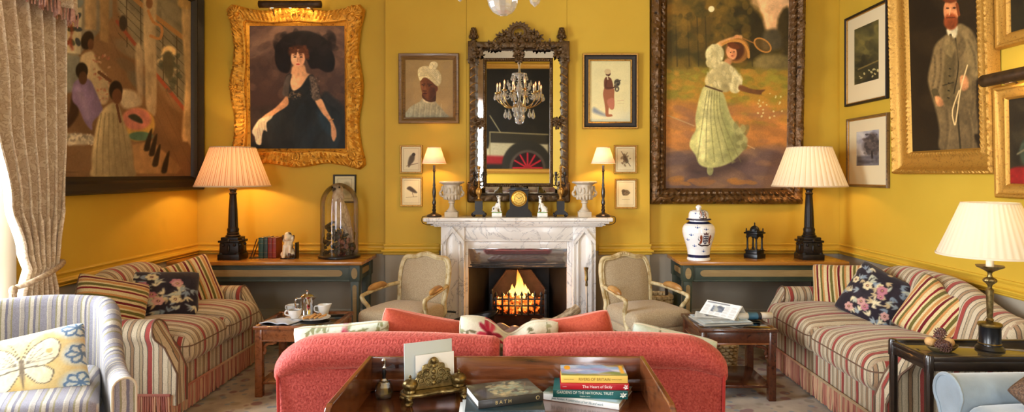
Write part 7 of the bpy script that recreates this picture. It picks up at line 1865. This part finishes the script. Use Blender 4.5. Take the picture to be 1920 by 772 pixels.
m = MB(); m.lathe([(.0353, .03), (.0353, .055)], 30, caps=False); m.v = [(z, x, .75*y) for x, y, z in m.v]; m.build('band', 'band_dark', t)
q2 = (1.50, 5.12, .016); t = thing('wicker_basket', 'low pale wicker basket on the carpet behind the right side table', 'basket', (1.53, 5.25, .016))
basket_mb(.34, .26, .16, 20, 7, .92).build('body', 'wicker', t); m = MB(); m.box(-.14, .14, -.10, .10, 0, .02, .003); m.build('bottom', 'wicker', t)

# ================================================================ black side table with lamp and cones
mat_wood('ebonised', C(26, 20, 18), C(40, 30, 24), C(18, 14, 13), .25, 3, (8, 1, 8), .4)
Bx0, Bx1, By0, By1, BZ = 1.885, 2.62, 3.01, 3.335, .705
t = thing('black_table', 'black side table with raised rim and reeded legs at the right, holding the brass lamp', 'side table', ((Bx0+Bx1)/2, (By0+By1)/2, .0)); hw, hd = (Bx1-Bx0)/2, (By1-By0)/2
m = MB()
for (a, b, c, d) in ((-hw, hw, -hd, -hd+.025), (-hw, hw, hd-.025, hd), (-hw, -hw+.025, -hd+.025, hd-.025), (hw-.025, hw, -hd+.025, hd-.025)):
    m.box(a, b, c, d, BZ-.02, BZ+.006, .004); m.box(a+.006*(a < 0), b-.006*(b > 0), c+.004, d-.004, BZ-.065, BZ-.018, .003)
for sx in (-1, 1):
    for sy in (-1, 1): m.lathe([(.022, BZ-.07), (.022, BZ-.002), (.018, BZ+.010), (.001, BZ+.014)], 16, (sx*(hw-.014), sy*(hd-.014), 0))
m.build('top_frame', 'ebonised', t)
def smoked():
    m, nt, b, o = nt_new('smoked_glass'); setp(b, rough=.03, metal=.6); b.inputs['Base Color'].default_value = C(120, 112, 96); MATS['smoked_glass'] = m
smoked()
m = MB(); m.box(-hw+.02, hw-.02, -hd+.02, hd-.02, BZ-.012, BZ-.006, .001); m.build('glass_top', 'smoked_glass', t)
for sx in (-1, 1):
    for sy in (-1, 1):
        m = MB(); x, y = sx*(hw-.016), sy*(hd-.016); m.lathe([(.020, BZ-.07), (.020, .05), (.014, .04), (.018, .02), (.012, 0)][::-1], 40, (x, y, 0), flute=lambda a, z: 1-.10*(.5+.5*math.cos(8*a))); m.build('leg', 'ebonised', t)
LX, LY = X_(1856, 3.17), 3.17
t = thing('table_lamp', 'brass candlestick lamp with an ivory pleated shade on the black side table', 'lamp', (LX, LY, BZ-.006))
m = MB(); m.lathe([(.001, 0), (.062, 0), (.064, .008), (.058, .018), (.050, .026), (.050, .03), (.047, .036), (.047, .118), (.049, .122), (.001, .122)], 40); m.build('base', 'black_marble', t)
m = MB(); m.lathe([(.0485, .030), (.051, .034), (.0485, .038)], 40, caps=False); m.lathe([(.050, .118), (.054, .126), (.050, .134), (.03, .138), (.014, .142), (.018, .15), (.011, .16), (.013, .165), (.017, .29), (.018, .298), (.014, .302), (.009, .308), (.010, .318), (.014, .325), (.028, .338), (.030, .346), (.026, .354), (.012, .362), (.009, .375), (.012, .385), (.022, .392), (.040, .402), (.060, .412), (.062, .418), (.058, .418), (.02, .408), (.001, .408)], 40, flute=lambda a, z: 1-(.06*(.5+.5*math.cos(10*a)) if .166 < z < .289 else 0)+(.05*math.cos(8*a) if .33 < z < .352 else 0)+(.05*math.cos(6*a) if .40 < z < .42 else 0)); m.build('stem', 'brass', t)
m = MB(); m.lathe([(.017, .408), (.017, .49), (.001, .492)], 20); m.build('candle_tube', 'candle_wax', t)
m = shade_mb(.122, .229, .262, 44, .006, .468, 12); m.build('lamp_shade', 'shade_ivory', t)
for (r, z) in ((.229, .472), (.122, .726)): trim_mb(r, z, .009, .003).build('shade_trim', 'shade_ivory', t)
bulb((LX, LY, BZ+.60), 1.2, (1, .74, .46), .035)
mat('cone_scale', C(110, 74, 60), .6, 0, col2=C(70, 42, 38), nscale=40); mat('orange_peel', C(206, 166, 108), .7, 0, col2=C(176, 130, 76), nscale=20, bmp=.3); mat('olive_bowl', C(92, 78, 48), .35, .2, col2=C(60, 48, 30), nscale=10)
q = (X_(1768, 3.12), 3.13, BZ-.006)
t = thing('oval_dish', 'shallow oval dish holding pine cones on the black side table', 'dish', q, (0, 0, R(18)))
m = MB(); m.grid(lambda u, v: (.082*(.45+.55*v)*math.cos(2*PI*u)*(1.12 if math.cos(2*PI*u) > 0 else 1), .054*(.45+.55*v)*math.sin(2*PI*u), .004+.030*v**2), 36, 8, closeu=True); m.lathe([(.001, .003), (.036, .003)], 36, caps=False); m.build('body', 'olive_bowl', t, mods=[('SOLIDIFY', dict(thickness=.004))])
def cone(m, s):
    m.ell((0, 0, .5*s), (.26*s, .26*s, .46*s), None, 10, 8)
    for k in range(8):
        z = s*(.10+.11*k); r = s*.40*math.sin(PI*min(.97, .16+.105*k))
        for i in range(9): a = 2*PI*(i+.5*(k % 2))/9; m.ell((r*math.cos(a), r*math.sin(a), z), (.09*s, .075*s, .045*s), (0, R(-35), a), 6, 4)
for (dx, dy, z, s, rx, rz, lab) in ((-.045, -.018, .034, .062, 70, 40, 'pine cone at the left front of the oval dish'), (.020, -.024, .034, .058, 80, -60, 'pine cone at the right front of the oval dish'), (-.01, .018, .068, .060, 60, 120, 'pine cone on top of the pile in the oval dish')):
    t = MB(); cone(t, s*1.1); tag(t.build('pine_cone', 'cone_scale', loc=(q[0]+dx, q[1]+dy, q[2]+z), rot=(R(rx), 0, R(rz))), lab, 'pine cone', 'pine cones in the dish')
for (dx, dy, z, r, lab) in ((-.048, .012, .048, .026, 'dried orange at the left of the oval dish behind a pine cone'), (.042, .012, .046, .027, 'dried orange at the right of the oval dish')):
    t = thing('dried_orange', lab, 'dried orange', (q[0]+dx, q[1]+dy, q[2]+z), (R(20), R(15), 0), 'dried oranges in the dish'); m = MB()
    m.grid(lambda u, v: (lambda k: (r*math.sin(PI*v)*math.cos(2*PI*u)*k, r*math.sin(PI*v)*math.sin(2*PI*u)*k, r*.9*math.cos(PI*v)))(1-.05*math.cos(8*2*PI*u)**2), 32, 14, closeu=True); m.build('peel', 'orange_peel', t); m = MB(); m.ell((0, 0, r*.88), (.005, .005, .004)); m.build('stalk', 'cone_scale', t)

# ================================================================ sofa table in the foreground and the things on it
mat_wood('rosewood', C(84, 44, 25), C(120, 68, 38), C(46, 23, 15), .16, 2.0, (1.2, 7, 9), .6)
SX0, SX1, SYB, SYF, SZ, SR = -.648, .478, 2.615, 2.075, .690, .828
t = thing('sofa_table', 'polished rosewood table with a raised gallery behind the red sofa, in the foreground', 'table', (0, 2.2, 0)); y_ = lambda v: v-2.2
m = MB(); m.box(SX0, SX1, y_(1.72), y_(SYB), SZ-.028, SZ, .004); m.build('table_top', 'rosewood', t)
m = MB(); m.box(SX0+.018, SX1-.018, y_(SYB-.018), y_(SYB), SZ-.001, SR, .004); m.box(SX0+.018, SX1-.018, y_(SYB-.026), y_(SYB-.016), SZ, SZ+.05, .005); m.build('back_gallery', 'rosewood', t)
for (a, b) in ((SX0, SX0+.020), (SX1-.020, SX1)):
    m = MB(); pr = [(y_(SYB), SZ-.001), (y_(SYB), SR), (y_(SYF), SR)]+[(y_(SYF-.05*math.sin(R(15*k))), SR-.05+.05*math.cos(R(15*k))) for k in range(1, 7)]+[(y_(SYF-.055), SZ-.001)]
    m.prism(pr, a, b, 'x'); m.build('side_gallery', 'rosewood', t, smooth=False, mods=[('BEVEL', dict(width=.004, segments=2))])
m = MB(); m.box(SX0+.03, SX1-.03, y_(1.76), y_(SYB-.02), SZ-.13, SZ-.028, .003); m.build('apron', 'rosewood', t)
for x in (SX0+.05, SX1-.05):
    for y in (1.78, SYB-.05): m = MB(); m.rbox((x, y_(y), (SZ-.13)/2+.05), (.05, .05, SZ-.03), .004, 1, deform=lambda p: (p[0]*(1+.4*p[2]), p[1]*(1+.4*p[2]), p[2])); o_ = m.build('leg', 'rosewood', t); o_.location.z = -.02+.016
def onS(px, py, Z=SZ): Y = (HE-Z)*F/(py-CY); return (X_(px, Y), Y, Z)

t = thing('crystal_bell', 'cut crystal hand bell at the left end of the sofa table', 'bell', onS(720, 744))
m = MB(); m.lathe([(.026, 0), (.034, .004), (.036, .02), (.034, .045), (.024, .062), (.012, .066), (.010, .062), (.020, .056), (.028, .04), (.028, .008)], 14); mat_glass_thin('bell_crystal', (.93, .95, .97, 1), .28, .03); m.build('bell', 'bell_crystal', t, smooth=False)
m = MB(); m.lathe([(.014, .062), (.015, .068), (.008, .074)], 20); m.lathe([(.006, .110), (.009, .116), (.006, .122), (.008, .136), (.009, .146), (.004, .153), (.001, .155)], 16); m.build('mount', 'polished_steel', t)
m = MB(); m.lathe([(.008, .072), (.006, .085), (.009, .095), (.006, .110)], 16); m.build('handle', 'black_metal', t)

q = (-.362, 2.505, SZ); ia = R(24)
t = thing('inkstand', 'ornate brass inkstand with letter rack and two lidded wells on the sofa table', 'inkstand', q, (0, 0, ia))
m = MB(); pts = [(-.12, -.030), (-.06, -.045), (0, -.035), (.06, -.045), (.12, -.030), (.125, .02), (.08, .05), (-.08, .05), (-.125, .02)]; m.prism(sp2(pts, 4), .030, .040, 'z')
m.tube([(a, b, .038) for a, b in sp2(pts, 4)], .006, 7, closed=True)
for k in range(10): m.ell((-.10+.022*k, -.036-.006*math.sin(k*1.3), .036), (.010, .006, .008), None, 8, 6)
m.build('tray', 'brass', t)
for x in (-.098, .098):
    for y in (-.030, .034): m = MB(); m.tube(smooth_path([(x*.96, y*.9, .034), (x*1.12, y*1.25, .026), (x*1.05, y*1.2, .012), (x*1.16, y*1.4, .005)], 5), [.012]*8+[.010]*4+[.012]*4, 9); m.ell((x*1.17, y*1.42, .008), (.012, .012, .008)); m.build('foot', 'brass', t)
for x in (-.098, .098):
    m = MB(); m.lathe([(.020, .038), (.024, .044), (.022, .052), (.026, .06), (.028, .066)], 24, (x, -.006, 0)); w = m.build('inkwell', 'brass', t)
    m = MB(); m.lathe([(.029, .066), (.030, .070), (.027, .080), (.018, .089), (.006, .093), (.004, .098), (.006, .102), (.001, .108)], 24, (x, -.006, 0), flute=lambda a, z: 1+.04*math.cos(10*a)); m.build('lid', 'brass', w)
def rack(y, name):
    m = MB(); op = [(-.078, .042), (-.078, .07), (-.066, .085), (-.060, .105), (-.045, .112), (-.040, .130), (-.022, .134), (-.014, .150), (0, .158), (.014, .150), (.022, .134), (.040, .130), (.045, .112), (.060, .105), (.066, .085), (.078, .07), (.078, .042)]
    m.prism(op, y-.002, y+.002, 'y'); m.tube([(a, y, b) for a, b in sp2(op, 3, False)], .004, 6)
    for sg in (-1, 1):
        for (x, z, r) in ((.05, .075, .016), (.03, .10, .018), (.022, .065, .014), (.055, .10, .010), (.012, .128, .010)):
            m.tube([(sg*(x+r*(1-.6*k/12)*math.cos(k*.75)), y-.004, z+r*(1-.6*k/12)*math.sin(k*.75)) for k in range(13)], .0035, 6)
    for k in range(5): m.ell((0, y-.004, .06+.022*k), (.009, .005, .010), None, 8, 6)
    m.ell((0, y-.004, .148), (.010, .008, .012)); m.build(name, 'brass', t)
rack(.012, 'rack_front'); rack(.046, 'rack_back')
mat('card_white', C(238, 238, 236), .7); mat('card_grey', C(196, 204, 202), .6)
c_, s_ = math.cos(ia), math.sin(ia)
def oncard(dx, dy): return (q[0]+dx*c_-dy*s_, q[1]+dx*s_+dy*c_)
for nm, w, h, dx, dy, z, m_, lab in (('greeting_card', .196, .172, -.012, .037, .045, 'card_grey', 'large pale grey card standing in the brass letter rack'), ('envelope', .158, .125, .010, .024, .045, 'card_white', 'smaller white card standing in front in the brass letter rack')):
    x, y = oncard(dx, dy); m = MB(); m.rbox((0, 0, h/2), (w, .004, h), .001, 1); m.rbox((0, .0032, h/2), (w, .0015, h), .0005, 0); tag(m.build(nm, m_, loc=(x, y, SZ+z), rot=(R(-3), 0, ia+R(2))), lab, 'card')

def font(body, size, col, parent, loc, rot=(PI/2, 0, 0), name='title', shear=0, xs=1.0):
    cu_ = bpy.data.curves.new(name, 'FONT'); cu_.body = body; cu_.size = size; cu_.extrude = .0002; cu_.align_x = 'CENTER'; cu_.align_y = 'CENTER'; cu_.shear = shear
    nm = 'ink_%d_%d_%d' % col
    if nm not in MATS: mat(nm, C(*col), .5)
    tmp = bpy.data.objects.new('text', cu_); me = bpy.data.meshes.new_from_object(tmp); bpy.data.objects.remove(tmp); bpy.data.curves.remove(cu_); me.materials.clear(); me.materials.append(MATS[nm])
    o = bpy.data.objects.new(name, me); COL.objects.link(o); o.location = loc; o.rotation_euler = rot; o.scale = (xs, 1, 1); o.parent = parent; return o
def book(label, loc, rz, L, D, T, cover, group, paint=None, pages='page_white', hard=True):
    t = thing('book', label, 'book', loc, (0, 0, R(rz)), group); c = .003 if hard else .0012; m = MB()   # spine faces -Y, lies flat
    m.rbox((0, 0, c/2), (L, D, c), .0008, 1); m.rbox((0, 0, T-c/2), (L, D, c), .0008, 1); m.rbox((0, -D/2+c/2-.001, T/2), (L, c+.002, T), .002, 2); m.build('cover', cover, t)
    m = MB(); i = .004 if hard else .001; m.rbox((0, .002-i/2, T/2), (L-2*i, D-i-.003, T-2*c), .0008, 0); m.build('pages', pages, t)
    if paint: canvas_obj('cover_print', paint, L-.001, D-.001, 'cover_print', t, (0, 0, T+.0004), (-PI/2, 0, 0))
    return t
mat_paint('cover_print', .25, 0, coat=.3)
for nm, c in (('cover_dark', (44, 42, 40)), ('cover_navy', (30, 52, 62)), ('cover_white', (232, 234, 232)), ('cover_yellow', (232, 196, 96)), ('cover_red', (178, 22, 38)), ('cover_teal', (20, 92, 92)), ('cover_grey', (190, 196, 196))): mat(nm, C(*c), .35, coat=.2)
GL = 'left pile of books on the sofa table'; GRr = 'right pile of books on the sofa table'
# left pile, from the bottom
z = SZ
b4 = book('thin pale book at the bottom of the left pile on the sofa table', (-.098, 2.335, z), 3, .30, .22, .012, 'cover_white', GL); z += .0125
b3 = book('grey book second from the bottom of the left pile on the sofa table', (-.088, 2.33, z), 6, .29, .22, .014, 'cover_grey', GL); z += .0145
b2 = book('dark blue green book reading Vines, Grapes and Wines on its spine, left pile', (-.082, 2.335, z), 3, .28, .21, .030, 'cover_navy', GL); z += .0305
font('Vines, Grapes and Wines', .0165, (232, 236, 236), b2, (-.045, -.1075, .016), shear=.2, name='spine_title', xs=.82); font('Jancis Robinson', .012, (226, 230, 230), b2, (.075, -.1075, .016), shear=.2, name='spine_author', xs=.85)
p = Paint(0, 0, 100, 70, 150); p.fill((58, 54, 50)); p.dabs(90, (0, 0, 100, 70), (3, 8), [(96, 92, 74), (70, 72, 60), (120, 108, 80), (52, 46, 44), (110, 118, 100)], .6, 1.8)
p.dabs(60, (28, 8, 80, 60), (2, 5), [(150, 158, 136), (120, 130, 110), (170, 150, 110)], .6, 1.8); p.poly([(4, 30), (20, 26), (24, 60), (8, 64)], (60, 64, 86), 4, op=.7); p.grain(9)
b1 = book('book reading BATH on its dark spine, on top of the left pile', (-.085, 2.362, z), 20, .245, .172, .030, 'cover_dark', GL, p)
font('B A T H', .018, (196, 176, 120), b1, (-.03, -.0885, .015), name='spine_title'); m = MB(); m.lathe([(.007, 0), (.0055, .0006)], 24, caps=False); m.build('spine_emblem', 'ink_196_176_120', b1, loc=(.10, -.0882, .015), rot=(PI/2, 0, 0))
# right pile, from the bottom
z = SZ
def jcover():
    p = Paint(0, 0, 100, 80, 120); p.fill((226, 230, 228)); p.vgrad([(0, (80, 86, 70)), (.4, (110, 120, 96)), (.7, (70, 100, 84)), (1, (200, 208, 204))]); p.dabs(50, (0, 0, 100, 70), (4, 10), [(120, 104, 76), (70, 74, 60), (150, 150, 130), (60, 90, 80)], .6); p.poly([(50, 66), (96, 66), (96, 76), (50, 76)], (180, 206, 220), 2); return p
j1 = book('white book about Jane Austen at the bottom of the right pile', (.245, 2.555, z), -22, .31, .235, .022, 'cover_white', GRr, jcover(), 'page_paper'); z += .0228
font('Jane Austen: A celebration of her life and work', .0135, (86, 128, 136), j1, (-.01, -.1198, .011), shear=.25, name='spine_title', xs=.80)
g1 = book('teal book reading Gardens of the National Trust on its spine, right pile', (.252, 2.56, z), -5, .285, .225, .031, 'cover_teal', GRr, None); z += .0315
font('GARDENS OF THE NATIONAL TRUST', .0150, (222, 228, 216), g1, (-.02, -.1150, .020), name='spine_title', xs=.86); font('Stephen Lacey', .007, (200, 212, 204), g1, (-.02, -.1150, .0075), name='spine_author')
m = MB(); leaves(m, 0, 0, -.0005, 6, .012); m.build('spine_emblem', 'ink_222_228_216', g1, loc=(.125, -.1145, .016))
h1 = book('red book reading The Heart of Sicily on its spine, right pile', (.263, 2.555, z), -2, .262, .21, .023, 'cover_red', GRr, None); z += .0235
font('The Heart of Sicily', .0150, (240, 232, 226), h1, (.01, -.1075, .0118), name='spine_title'); font('LAMB', .006, (230, 200, 196), h1, (-.115, -.1075, .0118), name='spine_author'); m = MB(); leaves(m, 0, 0, -.0005, 5, .010); m.build('spine_emblem', 'ink_240_232_226', h1, loc=(.118, -.107, .0118))
p = Paint(0, 0, 100, 72, 140); p.fill((120, 160, 206)); p.vgrad([(0, (96, 150, 214)), (.35, (150, 190, 222)), (.7, (170, 160, 190)), (1, (120, 130, 70))])
p.poly([(34, 0), (100, 0), (100, 40), (86, 34), (70, 40), (60, 44), (46, 30)], (150, 128, 84), 5, 3); p.dabs(40, (36, 0, 100, 36), (3, 8), [(170, 146, 96), (130, 110, 70), (110, 120, 90)], .6); p.dabs(40, (0, 20, 100, 60), (4, 10), [(190, 206, 226), (160, 150, 190), (130, 170, 216), (206, 212, 226)], .5, 2, 10)
p.poly([(60, 64), (76, 54), (90, 58), (96, 66)], (116, 140, 84), 3, 3); p.ell(10, 36, 5, 10, (226, 170, 60), .2); p.poly([(91, 26), (97, 26), (97, 62), (91, 62)], (226, 176, 66), 1.5); p.grain(5)
r1 = book('book reading Rivers of Britain on its yellow spine, topping the right pile', (.262, 2.558, z), -1.5, .255, .20, .028, 'cover_yellow', GRr, p)
font('RIVERS OF BRITAIN', .0150, (120, 92, 30), r1, (.0, -.1025, .014), name='spine_title', xs=.95); font('David & Charles', .006, (140, 110, 50), r1, (.085, -.1025, .014), name='spine_author'); font('Estuaries, tideways', .005, (150, 120, 60), r1, (-.098, -.1025, .014), name='spine_note')
